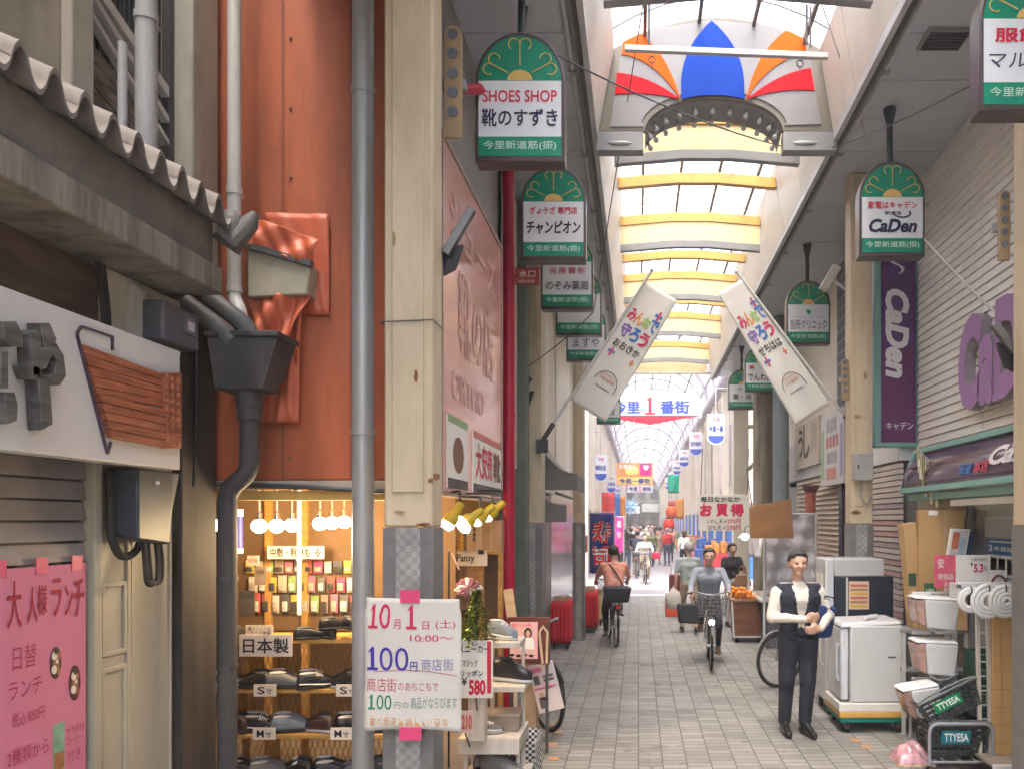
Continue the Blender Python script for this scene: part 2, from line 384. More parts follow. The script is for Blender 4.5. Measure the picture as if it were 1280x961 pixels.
for xb, xt, sg in ((-.40, -.24, -1), (1.92, 1.78, 1)):
    m = MB(); y = .2
    while y < 20.3:
        e = min(y + 1.1, 20.4)
        slab4(m, (xb, y + .006, CZ + .02), (xb, e - .006, CZ + .02), (xt, e - .006, 6.62), (xt, y + .006, 6.62), (sg * .05, 0, 0)); y += 1.1
    m.build('fascia', fas, arc, smooth=0)
    m = MB()   # gutter rails along the canopy edge
    m.box(min(xb, xb + sg * .05), max(xb, xb + sg * .05), .2, 20.4, CZ - .07, CZ + .017, 0)
    m.box(min(xb + sg * .055, xb + sg * .085), max(xb + sg * .055, xb + sg * .085), .2, 20.4, CZ - .09, CZ - .01, 1)
    m.box(min(xb + sg * .09, xb + sg * .12), max(xb + sg * .09, xb + sg * .12), .2, 20.4, CZ - .05, CZ - .002, 2)
    m.tube([(xb + sg * .15, .2, CZ - .035), (xb + sg * .15, 20.4, CZ - .035)], .022, 8, 0)
    for k in range(14): m.box(xb + sg * .15 - .03, xb + sg * .15 + .03, .6 + k * 1.45, .66 + k * 1.45, CZ - .065, CZ, 2)
    m.build('canopy_rail', [lgrey, dgrey, grey], arc)
amber = mat('amber_beam', (.62, .35, .085), .45, .15, 2)
ctr = mat('cream_truss', (.78, .62, .34), .5, .05, 2)
def arched(m, Y, z0, z1, th, rise, k=0, x0=-.27, x1=1.81):
    xm = (x0 + x1) / 2
    for a, b, ra, rb in ((x0, xm - .28, 0, 1), (xm - .28, xm + .28, 1, 1), (xm + .28, x1, 1, 0)):
        ra *= rise; rb *= rise
        m.hexa([(a, Y, z0 + ra), (b, Y, z0 + rb), (b, Y + th, z0 + rb), (a, Y + th, z0 + ra)], [(a, Y, z1 + ra), (b, Y, z1 + rb), (b, Y + th, z1 + rb), (a, Y + th, z1 + ra)], k)
for Y in (5.9, 8.6, 10.1, 11.4, 13.0, 14.1, 15.7, 16.85, 18.4, 19.6):
    full = round(Y, 2) in (5.9, 8.6, 11.4, 14.1, 16.85, 19.6)
    m = MB(); arched(m, Y, 6.37, 6.50, .10, .065); m.build('beam', amber, arc, smooth=0)
    if full:
        m = MB(); arched(m, Y + .02, 6.09, 6.365, .05, .065, 0); arched(m, Y + .01, 5.99, 6.087, .09, .065, 1)
        m.build('truss', [ctr, grey], arc, smooth=0)
def roofpt(u, v):
    x = -.30 + 2.14 * u; return Vector((x, .2 + 20.2 * v, 6.60 + .34 * (1 - (2 * u - 1) ** 2)))
MB().grid(roofpt, 12, 16).build('glazing', glassy('roof_sheet', (.93, .94, .95), .78, .2, .3), arc)
m = MB()
mull = mat('mullion_brown', (.16, .12, .09), .5, .1)
for u in (0, .17, .42, .67, .9, 1):
    m.bar(roofpt(u, 0) - Vector((0, 0, .03)), roofpt(u, 1) - Vector((0, 0, .03)), .035, .05)
for k in range(1, 23):
    v = k / 23
    m.tube([roofpt(u / 8, v) - Vector((0, 0, .012)) for u in range(9)], .007, 5)
m.build('mullion', mull, arc)
# gable that closes the far end of the near arcade
m = MB()
for k in range(26):
    x = -.3 + k * .081
    m.box(x, x + .05, 20.30, 20.36, CZ + .12, 6.75, 0); m.box(x + .05, x + .081, 20.32, 20.36, CZ + .12, 6.75, 0)
m.box(-2.2, 3.2, 20.27, 20.40, CZ + .0605, CZ + .115, 1)
m.build('end_gable', [mat('corrugated_cream', (.66, .56, .34), .5, .08, 2), lgrey], arc, smooth=0)
# wall that closes the space above the ceilings
m = MB(); m.box(-2.3, -.47, .2, 20.4, 7.1, 7.16); m.box(1.99, 3.3, .2, 20.4, 7.1, 7.16); m.build('canopy_deck', grey, arc, smooth=0)

# ceiling vent and light box in the right ceiling
o = thing('ceiling_vent', 'dark rectangular vent set in the right hand grey ceiling', 'vent', (0, 0, 0))
vx, vy = PX(1165, 6.3), 6.05
MB().box(vx - .17, vx + .17, vy - .13, vy + .13, CZ - .03, CZ - .003).build('frame', grey, o, bev=.004)
m = MB()
for k in range(6): m.box(vx - .15, vx + .15, vy - .11 + k * .038, vy - .09 + k * .038, CZ - .045, CZ - .032)
m.build('grille', dgrey, o)

# ================================================================ COLUMNS
tile_dk = mat('column_edge_tile', (.17, .165, .16), .4, .2, 6)
tile_ck = check_mat('column_checker_tile', (.25, .245, .235), (.33, .32, .31), .034)
def column(x0, x1, Y, dep, zt, label, ztile=1.96, edge=.08):
    t = thing('arcade_column', label, 'column', ((x0 + x1) / 2, Y + dep / 2, 0), 0, 'cream arcade columns with grey tiled feet')
    m = MB(); w = x1 - x0
    m.box(x0, x1, Y, Y + dep, ztile + .003, zt); m.build('shaft', cream, t, bev=.012)
    m = MB(); m.box(x0 + .05, x1 - .05, Y - .016, Y - .003, ztile + .2, zt - .02); m.build('face_strip', cream, t, bev=.004)
    m = MB(); m.box(x0 - .006, x1 + .006, Y - .006, Y + dep + .006, 0, ztile, 0)
    m.box(x0 + edge * w / .32, x1 - edge * w / .32, Y - .013, Y - .0065, .02, ztile - .004, 1)
    m.build('tiled_foot', [tile_dk, tile_ck], t, bev=.004)
    return t
column(PX(480, 4.39), PX(541, 4.39), 4.39, .21, CZ - .004, 'nearest left cream column, with the handwritten 100 yen notice taped across its tiled foot')
column(PX(646, 9.35), PX(677, 9.35), 9.35, .36, CZ - .004, 'left cream column standing just beyond the dark red pipe')
column(PX(716, 12.8), PX(730, 12.8), 12.8, .3, CZ - .004, 'narrow left cream column beside the red covered table')
column(PX(1287, 4.9), PX(1345, 4.9), 4.9, .22, CZ - .004, 'cream column at the right edge in front of the purple wall letters')
column(PX(1063, 8.4), PX(1091, 8.4), 8.4, .22, CZ - .004, 'cream column with an electric box, behind the tall fridge')

# marks on the nearest columns
c1 = [o for o in COL.objects if o.name.startswith('arcade_column') and o.parent is None]
resm = mat('tape_residue', (.33, .22, .12), .8, .4, 40); rust = mat('rust_stain', (.20, .085, .035), .9, .4, 30)
for col_, pts in ((c1[0], ((545, 596, 7, 6), (538, 600, 5, 4), (500, 640, 9, 3), (520, 470, 4, 10), (492, 300, 3, 14), (528, 655, 12, 3))), (c1[4], ((1072, 520, 6, 3), (1082, 470, 4, 6), (1070, 640, 8, 3))), (c1[3], ((1292, 600, 5, 4), (1296, 560, 4, 9)))):
    m = MB(); Yc = col_.location.y - {0: .105, 4: .11, 3: .11}[c1.index(col_)] - .0185
    for px, py, w_, h_ in pts:
        a = [(PX(px + w_ * (.5 + .5 * rnd.random()) * math.cos(q), Yc), PZ(py + h_ * (.5 + .5 * rnd.random()) * math.sin(q), Yc)) for q in [k * .7 for k in range(9)]]
        m.prism(a, Yc - .001, Yc, rnd.choice([0, 0, 1]))
    m.build('tape_residue', [resm, rust], col_, smooth=0)
m = MB(); yb0 = 4.39 - .005; zb0 = PZ(404, 4.39); m.tube([(PX(478, 4.39), yb0 + .1, zb0), (PX(478, 4.39), yb0 - .022, zb0), (PX(543, 4.39), yb0 - .022, zb0 + .012), (PX(543, 4.39), yb0 + .2, zb0 + .012)], .004, 5); m.build('wire_band', dgrey, c1[0])

# ================================================================ OLD TILED-ROOF SHOP, near left
wx = -2.7
stucco = mat('old_stucco', (.32, .285, .225), .9, .2, 2, .3, dirt=(.12, .10, .075), dirt_amt=.8, dirt_scale=2.5, stretch=(1, 1, .6))
pilaster_m = mat('pilaster_concrete', (.33, .30, .25), .85, .15, 3, .2, dirt=(.18, .16, .13), dirt_amt=.5)
old = thing('old_shop_building', 'old stucco shop with a tiled eave, closed brown shutter and cream side door', 'building', (-2.7, 3, 0))
m = MB(); m.box(-5.5, wx - .08, -4, 3.80, 3.5, 6.8, 0); m.box(-5.5, wx - .30, 3.80, 4.90, 3.5, 6.8, 0)
m.box(-5.5, wx - .30, -4, 4.90, 0, 3.498, 0); m.build('wall', stucco, old, smooth=0)
m = MB(); m.box(wx - .08, wx - .02, 3.69, 3.84, 3.55, 6.8, 0); m.build('pilaster', pilaster_m, old, bev=.008)
m = MB(); m.box(wx - .3, wx + .02, 4.62, 4.90, 3.5, 6.8, 0); m.build('corner_pier', mat('corner_pier_plaster', (.40, .38, .32), .85, .12, 3, .15, dirt=(.15, .13, .1), dirt_amt=.6, stretch=(1, 1, .3)), old, bev=.01)
# upper recess: corrugated sheet, slanting rails and boards
w = thing
m = MB()
for k in range(20):
    y = 3.85 + k * .039
    m.box(wx - .20, wx - .17, y, y + .022, 4.4, 6.7, 0)
m.box(wx - .24, wx - .20, 3.84, 4.62, 3.6, 6.7, 1)
m.build('corrugated_sheet', [mat('blue_black_sheet', (.03, .045, .06), .5, .25, 4), dgrey], old, smooth=0)
m = MB()
for za, zb, ww in ((4.80, 4.53, .06), (4.74, 4.36, .035), (4.64, 4.22, .03)):
    m.bar((wx - .12, 3.85, za), (wx - .12, 4.62, zb), .05, ww, 0)
m.build('slanted_rail', lgrey, old, bev=.004)
m = MB()
plank_w = wood_mat('grey_weathered_plank', (.09, .08, .065), (.30, .27, .22), 3, (1, 3, 14), .85)
for k in range(4):
    z0 = 3.56 + k * .22
    m.hexa([(wx - .17, 3.85, z0 + .10), (wx - .15, 3.85, z0 + .10), (wx - .15, 4.62, z0 - .10), (wx - .17, 4.62, z0 - .10)],
           [(wx - .17, 3.85, z0 + .305), (wx - .15, 3.85, z0 + .305), (wx - .15, 4.62, z0 + .105), (wx - .17, 4.62, z0 + .105)])
m.build('board_siding', plank_w, old)
m = MB(); m.box(wx - .14, wx - .09, 4.575, 4.618, 3.6, 6.7, 0); m.box(wx - .14, wx - .09, 3.842, 3.862, 3.6, 6.7, 0); m.build('window_frame', dgrey, old)
# eave slab
ex = -2.38; ye = 4.40
slab_m = mat('eave_concrete', (.23, .205, .17), .85, .2, 3, .25, dirt=(.04, .034, .028), dirt_amt=.95, dirt_scale=4, stretch=(1, 1.6, .3))
m = MB(); m.box(wx - .3, ex - .0, -4, ye, 3.285, 3.44, 0); m.build('eave_slab', slab_m, old, bev=.01)
m = MB(); m.box(wx - .3, ex - .05, -4, ye - .012, 3.443, 3.70, 0); m.build('eave_fascia', mat('eave_shadow_board', (.15, .13, .105), .85, .25, 3, .2, dirt=(.04, .035, .03), dirt_amt=.8), old, bev=.006)
m = MB()
tm_ = mat('roof_tile_clay', (.19, .16, .14), .6, .18, 5, .15, dirt=(.13, .11, .1), dirt_amt=.6, dirt_scale=4)
per = .171; n = 44; yb = ye - .02 - n * per
def tile_z(y):
    t = ((y - yb) / per) % 1.0
    return (.082 * math.sin(math.pi * t / .54) ** .75 if t < .54 else -.05 * math.sin(math.pi * (t - .54) / .46) ** .8)
NS = 18
for i in range(n):
    for x0, x1, dz in ((ex + .06, ex - .17, 0), (ex - .13, ex - .36, .085)):
        vs = []
        for lay in (0, 1):
            for xx, zz in ((x0, 0), (x1, .10)):
                for k in range(NS + 1):
                    y = yb + (i + k / NS * 1.0) * per
                    z = tile_z(min(y, yb + (i + .9999) * per)) if k < NS else 0
                    vs.append((xx, y, 3.715 + dz + zz + z - lay * .024 + (.004 if i % 2 else 0)))
        a = NS + 1; fs = []
        for k in range(NS):
            fs.append((k, k + 1, a + k + 1, a + k)); fs.append((2 * a + k + 1, 2 * a + k, 3 * a + k, 3 * a + k + 1))
            fs.append((k + 1, k, 2 * a + k, 2 * a + k + 1))
        m.add(vs, fs)
m.build('roof_tiles', tm_, old, smooth=50)
m = MB(); m.ell((ex + .03, ye + .02, 3.69), (.07, .05, .10), 12); m.tube([(ex - .02, ye, 3.66), (ex + .04, ye + .04, 3.60), (ex + .13, ye + .05, 3.72), (ex + .16, ye + .05, 3.78)], [.06, .07, .05, .02], 10)
m.build('ridge_end_tile', mat('dark_end_tile', (.12, .115, .11), .6, .2, 8, .2), old)
# ground floor: shutter, jamb, cream doors, timber post
m = MB()
for k in range(27):
    z = 2.70 - k * .10
    m.hexa([(-2.79, -3, z - .098), (-2.752, -3, z - .098), (-2.752, 3.83, z - .098), (-2.79, 3.83, z - .098)], [(-2.79, -3, z - .01), (-2.768, -3, z - .01), (-2.768, 3.83, z - .01), (-2.79, 3.83, z - .01)], 0)
m.box(-2.80, -2.79, -3, 3.83, 0, 2.7, 1)
m.build('shutter', [mat('shutter_brown_grey', (.23, .205, .20), .45, .12, 5), dgrey], old, smooth=0)
cdoor = mat('cream_door_paint', (.42, .385, .30), .55, .08, 3, .03, dirt=(.25, .22, .16), dirt_amt=.4, dirt_scale=2, stretch=(1, 1, .5))
MB().box(-2.8, -2.715, 3.835, 3.89, 0, 2.75).build('door_jamb', cdoor, old, bev=.005)
m = MB(); m.box(-2.80, -2.74, 3.892, 4.515, 0, 2.75, 0)
for y0, y1, z0, z1 in ((3.91, 4.10, 1.30, 1.68), (3.91, 4.10, .1, 1.24), (4.135, 4.495, 1.98, 2.40), (4.135, 4.495, .1, 1.94)):
    m.box(-2.74, -2.728, y0, y0 + .02, z0, z1, 0); m.box(-2.74, -2.728, y1 - .02, y1, z0, z1, 0)
    m.box(-2.74, -2.728, y0 + .02, y1 - .02, z0, z0 + .025, 0); m.box(-2.74, -2.728, y0 + .02, y1 - .02, z1 - .025, z1, 0)
m.box(-2.74, -2.728, 4.105, 4.13, 0, 2.7, 0)
m.build('door', cdoor, old, bev=.003)
MB().box(-2.84, -2.69, 4.52, 4.90, 0, 3.28).build('timber_post', wood_mat('dark_timber', (.016, .013, .011), (.06, .048, .04), 2.5, (2, 2, .3), .85), old, bev=.012)
m = MB(); m.box(-2.97, -2.69, 3.9, 4.515, 2.96, 3.28, 0); m.build('upper_panel', mat('upper_panel_cream', (.50, .46, .36), .7, .1, 3, dirt=(.2, .17, .13), dirt_amt=.5), old, bev=.006)
MB().box(-3.0, -2.74, -4, 3.895, 2.76, 3.28).build('transom_board', wood_mat('transom_brown', (.05, .035, .025), (.16, .10, .06), 2, (1, 1, 6), .8), old)

# ================================================================ SHOE SHOP
redwall = mat('red_wall_sheet', (.42, .105, .04), .55, .12, 1.6, .06, dirt=(.13, .038, .022), dirt_amt=.75, dirt_scale=1.7, stretch=(1.6, 1, .22))
shop = thing('shoe_shop_building', 'shoe shop with a red side wall, open lit interior and yellow wood fittings', 'building', (-2, 6, 0))
SY, SX = 4.95, -1.34
MB().box(-2.9, SX - .02, SY, SY + .10, 2.26, 7.05).build('side_wall', redwall, shop, bev=.01)
m = MB()
for x in (-2.30, -1.86): m.box(x, x + .018, SY - .004, SY - .0005, 2.27, 7.0, 0)
for x in (-2.28, -1.84):
    for k in range(10): m.lathe([(0, -.012), (.009, -.010), (.011, 0)], (x + .04, SY - .0005, 2.4 + k * .45), 8, 1, axis='y')
m.build('sheet_seam', [mat('red_seam', (.24, .06, .03), .6, .2, 9), mat('rusty_screw', (.16, .08, .05), .6, .3, 30)], shop)
intw = mat('shop_inner_wall', (.20, .125, .06), .75, .07, 2)
m = MB(); m.box(-4.6, -4.5, SY + .12, 7.6, .0, 2.9, 0); m.box(-4.5, SX - .03, 7.5, 7.6, .0, 7.05, 0); m.box(-4.6, -2.85, SY + .02, SY + .11, 0, 7.05, 0); m.build('inner_wall', intw, shop, smooth=0)
MB().box(-4.5, SX - .03, SY + .12, 7.5, 2.62, 2.68).build('ceiling', mat('shop_ceiling', (.38, .26, .12), .6, .06, 2), shop, smooth=0)
MB().box(-4.5, SX - .03, SY + .02, 7.5, .004, .06).build('shop_floor', mat('shop_floor_tile', (.30, .24, .18), .5, .15, 4), shop, smooth=0)
m = MB(); m.box(-2.8, SX - .1, SY - .03, SY + .08, 2.20, 2.255, 0); m.tube([(-2.8, SY - .05, 2.235), (-2.2, SY - .06, 2.215), (SX - .1, SY - .06, 2.175)], .016, 8, 1)
m.box(-2.8, SX - .1, SY + .0, SY + .07, 2.13, 2.19, 2)
m.build('lintel_rail', [mat('rail_beige', (.40, .34, .27), .6, .12), dgrey, mat('yellow_valance', (.72, .45, .12), .5, .08)], shop, bev=.004)
# street side above the open front
m = MB(); m.box(SX - .12, SX - .03, SY + .105, 7.6, 2.25, 7.05); m.build('street_wall', mat('street_wall_grey', (.30, .29, .28), .6, .1), shop, smooth=0)

# ================================================================ LEFT ROW FARTHER ON
def row_building(name, label, x0, x1, y0, y1, zt, bands):
    b = thing(name, label, 'building', ((x0 + x1) / 2, (y0 + y1) / 2, 0))
    inner = x1 if x1 < 0 else x0; sg = 1 if x1 < 0 else -1
    for ya, yb_, za, zb, proud, mt, nm in bands:
        a, c = inner - sg * .3, inner + sg * proud
        MB().box(min(a, c), max(a, c), ya, yb_, za, zb).build(nm, mt, b, bev=.006)
    MB().box(x0 if sg > 0 else x0 + .3, x1 - .3 if sg > 0 else x1, y0, y1, 0, zt).build('wall', grey, b, smooth=0)
    return b
gpost = mat('green_grey_post', (.14, .17, .14), .5, .15)
beige = mat('beige_siding', (.52, .46, .35), .6, .1, 2, dirt=(.25, .2, .15), dirt_amt=.4)
pane = mat('shop_glass_dark', (.06, .065, .07), .12, .3, 2, spec=.8)
row_building('narrow_shop_building', 'narrow left shop with green grey posts behind the red pipe', -5, -1.42, 7.62, 12.7, 7.0, [
    (7.64, 7.95, 0, 5.7, .06, gpost, 'corner_post'), (7.97, 9.0, 2.6, 5.7, 0, beige, 'upper_wall'), (7.97, 9.0, 0, 2.59, -.06, pane, 'shop_window'),
    (9.02, 9.3, 0, 5.7, .1, gpost, 'corner_post'), (9.75, 11.1, 3.2, 5.7, .02, mat('dark_upper', (.10, .10, .10), .5, .2), 'upper_window'),
    (9.75, 12.6, 0, 2.4, -.02, mat('sliding_door_tan', (.30, .26, .20), .4, .15), 'shop_window'), (11.1, 12.68, 2.42, 5.7, .04, cream_pale, 'upper_wall')])
row_building('corner_shop_building', 'left corner shop beyond the narrow cream column', -5, -1.45, 13.2, 20.2, 7.0, [
    (13.2, 16, 2.5, 5.7, .03, cream_pale, 'upper_wall'), (16.05, 20.2, 2.5, 5.7, .0, beige, 'upper_wall'), (13.2, 20.2, 0, 2.48, -.05, pane, 'shop_window')])

# ================================================================ RIGHT: APPLIANCE SHOP
RX = 3.12
app = thing('appliance_shop_building', 'appliance shop with white slatted upper wall and glass front under a purple awning board', 'building', (3.2, 6.5, 0))
slat_m = mat('white_siding', (.84, .82, .78), .4, .05, 1.5, dirt=(.5, .46, .42), dirt_amt=.25, dirt_scale=.8)
m = MB(); z = 2.72
while z < CZ:
    for ya, yb_ in ((1.0, 4.3), (4.31, 6.95), (6.96, 8.55)):
        m.hexa([(RX - .012, ya, z), (RX + .05, ya, z), (RX + .05, yb_, z), (RX - .012, yb_, z)], [(RX + .004, ya, z + .083), (RX + .05, ya, z + .083), (RX + .05, yb_, z + .083), (RX + .004, yb_, z + .083)], 0)
    z += .088
m.box(RX + .02, RX + .1, 1.0, 8.55, 2.7, CZ, 1)
m.build('siding', [slat_m, mat('siding_groove', (.24, .22, .2), .8, .1)], app, smooth=0)
m = MB(); m.box(RX + .1, 6.5, .6, 8.6, 2.66, 7.0, 0); m.box(RX + 1.6, 6.5, .6, 8.6, 0, 2.655, 0); m.build('wall', grey, app, smooth=0)
m = MB(); m.box(RX, RX + 1.6, 8.5, 8.6, 0, 2.655, 0); m.box(RX + .02, RX + .06, 5.75, 7.2, .55, 2.5, 1); m.box(RX - .005, RX + .05, 5.70, 5.75, 0, 2.6, 0); m.box(RX - .005, RX + .05, 7.2, 7.25, 0, 2.6, 0)
m.box(RX + .0, RX + .05, 5.75, 7.2, .45, .55, 0)
m.build('glass_front', [mat('front_frame', (.36, .36, .36), .45, .1), mat('frosted_front', (.34, .35, .36), .2, .12, 1.5, spec=.7)], app, bev=.004)
m = MB(); m.box(RX + .1, RX + 1.6, .6, 8.5, .004, .05, 0); m.build('shop_floor', mat('app_floor', (.28, .27, .26), .5, .1), app, smooth=0)
MB().box(RX - .01, RX + .4, 7.3, 8.5, 0, 2.6).build('tan_wall', mat('inner_tan', (.34, .27, .2), .6, .1, 2), app, smooth=0)
# right row farther on
far_shut = mat('tan_shutter', (.60, .50, .38), .5, .1, 3)
rb = thing('shuttered_shop_building', 'right hand shop with a pink written shutter, tan shutter and grey upper wall', 'building', (3.3, 12, 0))
m = MB()
for k in range(40):
    z = .03 + k * .066
    m.box(2.98, 3.02, 8.75, 9.95, z, z + .05, [0, 1, 0, 0, 2, 0, 1][k % 7] if 3 < k < 34 else 0)
    m.box(3.0, 3.025, 8.75, 9.95, z + .05, z + .066, 3)
m.build('shutter', [mat('pale_pink_shutter', (.74, .65, .58), .6, .08, 3), mat('pink_slat', (.62, .38, .36), .6, .25, 14), mat('mauve_slat', (.52, .43, .44), .6, .3, 14), mat('slat_groove', (.20, .15, .13), .8, .1)], rb, smooth=0)
MB().box(2.98, 3.1, 9.97, 10.12, 0, 2.7).build('corner_post', dgrey, rb)
MB().box(2.96, 3.3, 8.72, 9.96, 2.68, 3.1).build('signboard', white, rb, bev=.006)
dslate = brick_mat('slate_siding', (.13, .135, .145), (.10, .105, .115), (.28, .28, .28), .9, .16, .012, axes='YZ', offset=.5, bump=.1)
MB().box(3.0, 3.3, 9.0, 11.6, 3.45, CZ).build('upper_wall', dslate, rb, smooth=0)
MB().box(3.02, 3.3, 11.62, 15.6, 3.45, CZ).build('upper_wall', cream_pale, rb, smooth=0)
MB().box(2.98, 3.3, 10.14, 15.6, 2.74, 3.44).build('grey_band', lgrey, rb, bev=.01)
MB().box(3.02, 3.1, 10.2, 11.2, 0, 2.73).build('tile_panel', brick_mat('cream_wall_tile', (.60, .53, .40), (.56, .5, .38), (.35, .30, .23), .3, .28, .008, axes='YZ', offset=0, bump=.1), rb, smooth=0)
MB().box(2.97, 3.1, 11.22, 11.4, 0, 2.73).build('corner_post', mat('indigo_post', (.03, .025, .05), .5, .1), rb)
m = MB()
for k in range(34):
    z = .02 + k * .08
    m.hexa([(2.995, 11.42, z), (3.06, 11.42, z), (3.06, 14.6, z), (2.995, 14.6, z)], [(3.03, 11.42, z + .07), (3.06, 11.42, z + .07), (3.06, 14.6, z + .07), (3.03, 14.6, z + .07)])
m.build('shutter', far_shut, rb, smooth=0)
m = MB(); m.box(3.3, 6.5, 8.7, 20.2, 0, 7.0, 0); m.box(3.06, 3.3, 8.7, 15.6, 0, 2.66, 0); m.box(3.1, 3.3, 15.6, 20.2, 0, 7, 0); m.build('wall', grey, rb, smooth=0)
m = MB(); m.box(3.02, 3.1, 15.7, 20.1, 2.3, 5.7, 0); m.build('upper_wall', beige, rb)

# ================================================================ SECOND ARCADE, across the road
arc2 = thing('far_shopping_arcade', 'far barrel vaulted white arcade beyond the crossing road', 'arcade', (.75, 26, 0))
x0, x1, Zs, rise, ya, yb_ = -1.75, 3.25, 7.2, 2.4, 26.2, 128
xm, hw = (x0 + x1) / 2, (x1 - x0) / 2
def vpt(u, Y, k=1): a = math.pi * (1 - u); return Vector((xm + hw * k * math.cos(a), Y, Zs + rise * k * math.sin(a)))
MB().grid(lambda u, v: vpt(u, ya + (yb_ - ya) * v, 1.01), 16, 20).build('glazing', glassy('vault_sheet', (.92, .91, .94), .68, .2, .25), arc2)
ribm = mat('white_rib', (.44, .42, .46), .45, .05)
m = MB()
for k in range(35):
    Y = ya + k * 3
    m.tube([vpt(i / 18, Y) for i in range(19)], .17 if k % 3 == 0 else .09, 6)
for u in (.12, .25, .38, .5, .62, .75, .88): m.tube([vpt(u, ya), vpt(u, yb_)], .06, 5)
for xx in (x0, x1): m.tube([(xx, ya, Zs), (xx, yb_, Zs)], .22, 10)
m.build('vault_ribs', ribm, arc2)
beam2 = mat('pale_far_wall', (.70, .66, .61), .6, .08, .6, dirt=(.4, .36, .32), dirt_amt=.4, dirt_scale=.5)
far_l = thing('far_left_building', 'pale row of shops along the left of the far arcade', 'building', (-3, 70, 0))
far_r = thing('far_right_building', 'pale row of shops with blue shutters along the right of the far arcade', 'building', (5, 70, 0))
m = MB(); m.box(-7, x0 - .3, 26.3, 130, 0, 9.6); m.build('wall', beam2, far_l, smooth=0)
m = MB(); m.box(x1 + .3, 9, 26.3, 130, 0, 9.6); m.build('wall', beam2, far_r, smooth=0)
blue_sh = mat('blue_shutter', (.045, .20, .62), .5, .12, 2)
blue_dk = mat('blue_shutter_dark', (.03, .10, .30), .5, .12, 2)
k = 0; Y = 26.4
while Y < 110:
    L_ = 3.6
    m = MB(); m.box(x1 + .05, x1 + .3, Y, Y + L_ * .62, .02, 2.35, 0); m.box(x1 + .12, x1 + .3, Y + L_ * .62, Y + L_, .02, 2.35, 1); m.build('shutter', [blue_sh, [blue_dk, blue_sh, blue_dk, mat('pink_front', (.55, .38, .42), .6, .1)][k % 4]], far_r)
    MB().box(x1 + .0, x1 + .28, Y - .22, Y - .01, 2.36, Zs).build('pillar', cream_pale, far_r, bev=.01); MB().box(x1 + .03, x1 + .28, Y - .22, Y - .01, .0, 2.355).build('pillar', cream_pale, far_r, bev=.01)
    m = MB(); m.box(x1 + .2, x1 + .3, Y + .6, Y + 2.9, 3.3, 5.6, 0); m.build('upper_window', [mat('grey_upper', (.35, .33, .33), .5, .15), beam2, pane][k % 3], far_r)
    m = MB(); m.box(x0 - .3, x0 - .08, Y, Y + L_ - .3, .02, 2.4); m.build('shop_front', [pane, mat('warm_front', (.45, .30, .20), .6, .2), lgrey][k % 3], far_l)
    MB().box(x0 - .28, x0 + .03, Y - .22, Y - .01, 0, Zs).build('pillar', cream_pale, far_l, bev=.01)
    m = MB(); m.box(x0 - .3, x0 - .2, Y + .6, Y + 2.9, 3.3, 5.6, 0); m.build('upper_window', [beam2, mat('grey_upper', (.35, .33, .33), .5, .15), pane][k % 3], far_l)
    Y += L_; k += 1
for nm, xa, xb, lb in (('side_street_house', 10, 20, 'plain pale house down the right arm of the crossing road'), ('side_street_house', -22, -11, 'plain grey house down the left arm of the crossing road')):
    hb_ = thing(nm, lb, 'house', ((xa + xb) / 2, 23, 0)); MB().box(xa, xb, 15, 32, 0, 9).build('wall', [beam2, beige][xa < 0], hb_, smooth=0)
    xi = xa - .05 if xa > 0 else xb + .05
    for i in range(5):
        for j in range(3): MB().box(min(xi, xi + .04), max(xi, xi + .04), 16 + i * 3.1, 17.6 + i * 3.1, 1 + j * 2.7, 2.5 + j * 2.7).build('window', pane, hb_)
MB().box(x1 + .32, 9, 26.2, 26.29, .0, 2.4).build('end_shutter', blue_sh, far_r)
MB().box(x1 + .32, 9, 26.2, 26.29, 2.6, 9.5).build('end_wall', cream_pale, far_r)
rear_block = thing('rear_light_blocker', 'plain grey unseen block added behind the viewer on the right to cut sky light', 'building', (6, -4, 0)); MB().box(3.2, 9, -9, .5, 0, 8).build('wall', [grey], rear_block, smooth=0)  # unseen mass added to cut sky light on the near left facade
endb = thing('end_building', 'dark building closing the far end of the long arcade', 'building', (.75, 132, 0))
m = MB(); m.box(-12, 14, 131, 138, 0, 11); m.build('wall', mat('end_wall', (.14, .15, .14), .7, .25, .4), endb)
for i in range(5):
    for j in range(4): MB().box(-4 + i * 2, -2.8 + i * 2, 130.9, 131, 1 + j * 2.4, 2.6 + j * 2.4).build('window', pane, endb)
m = MB(); m.box(-3, .2, 130.7, 130.9, 3.2, 4.4, 0); m.box(.6, 3.5, 130.7, 130.9, 3.4, 4.8, 1); m.build('signboard', [white, mat('end_grey_sign', (.4, .42, .42), .5, .1)], endb)
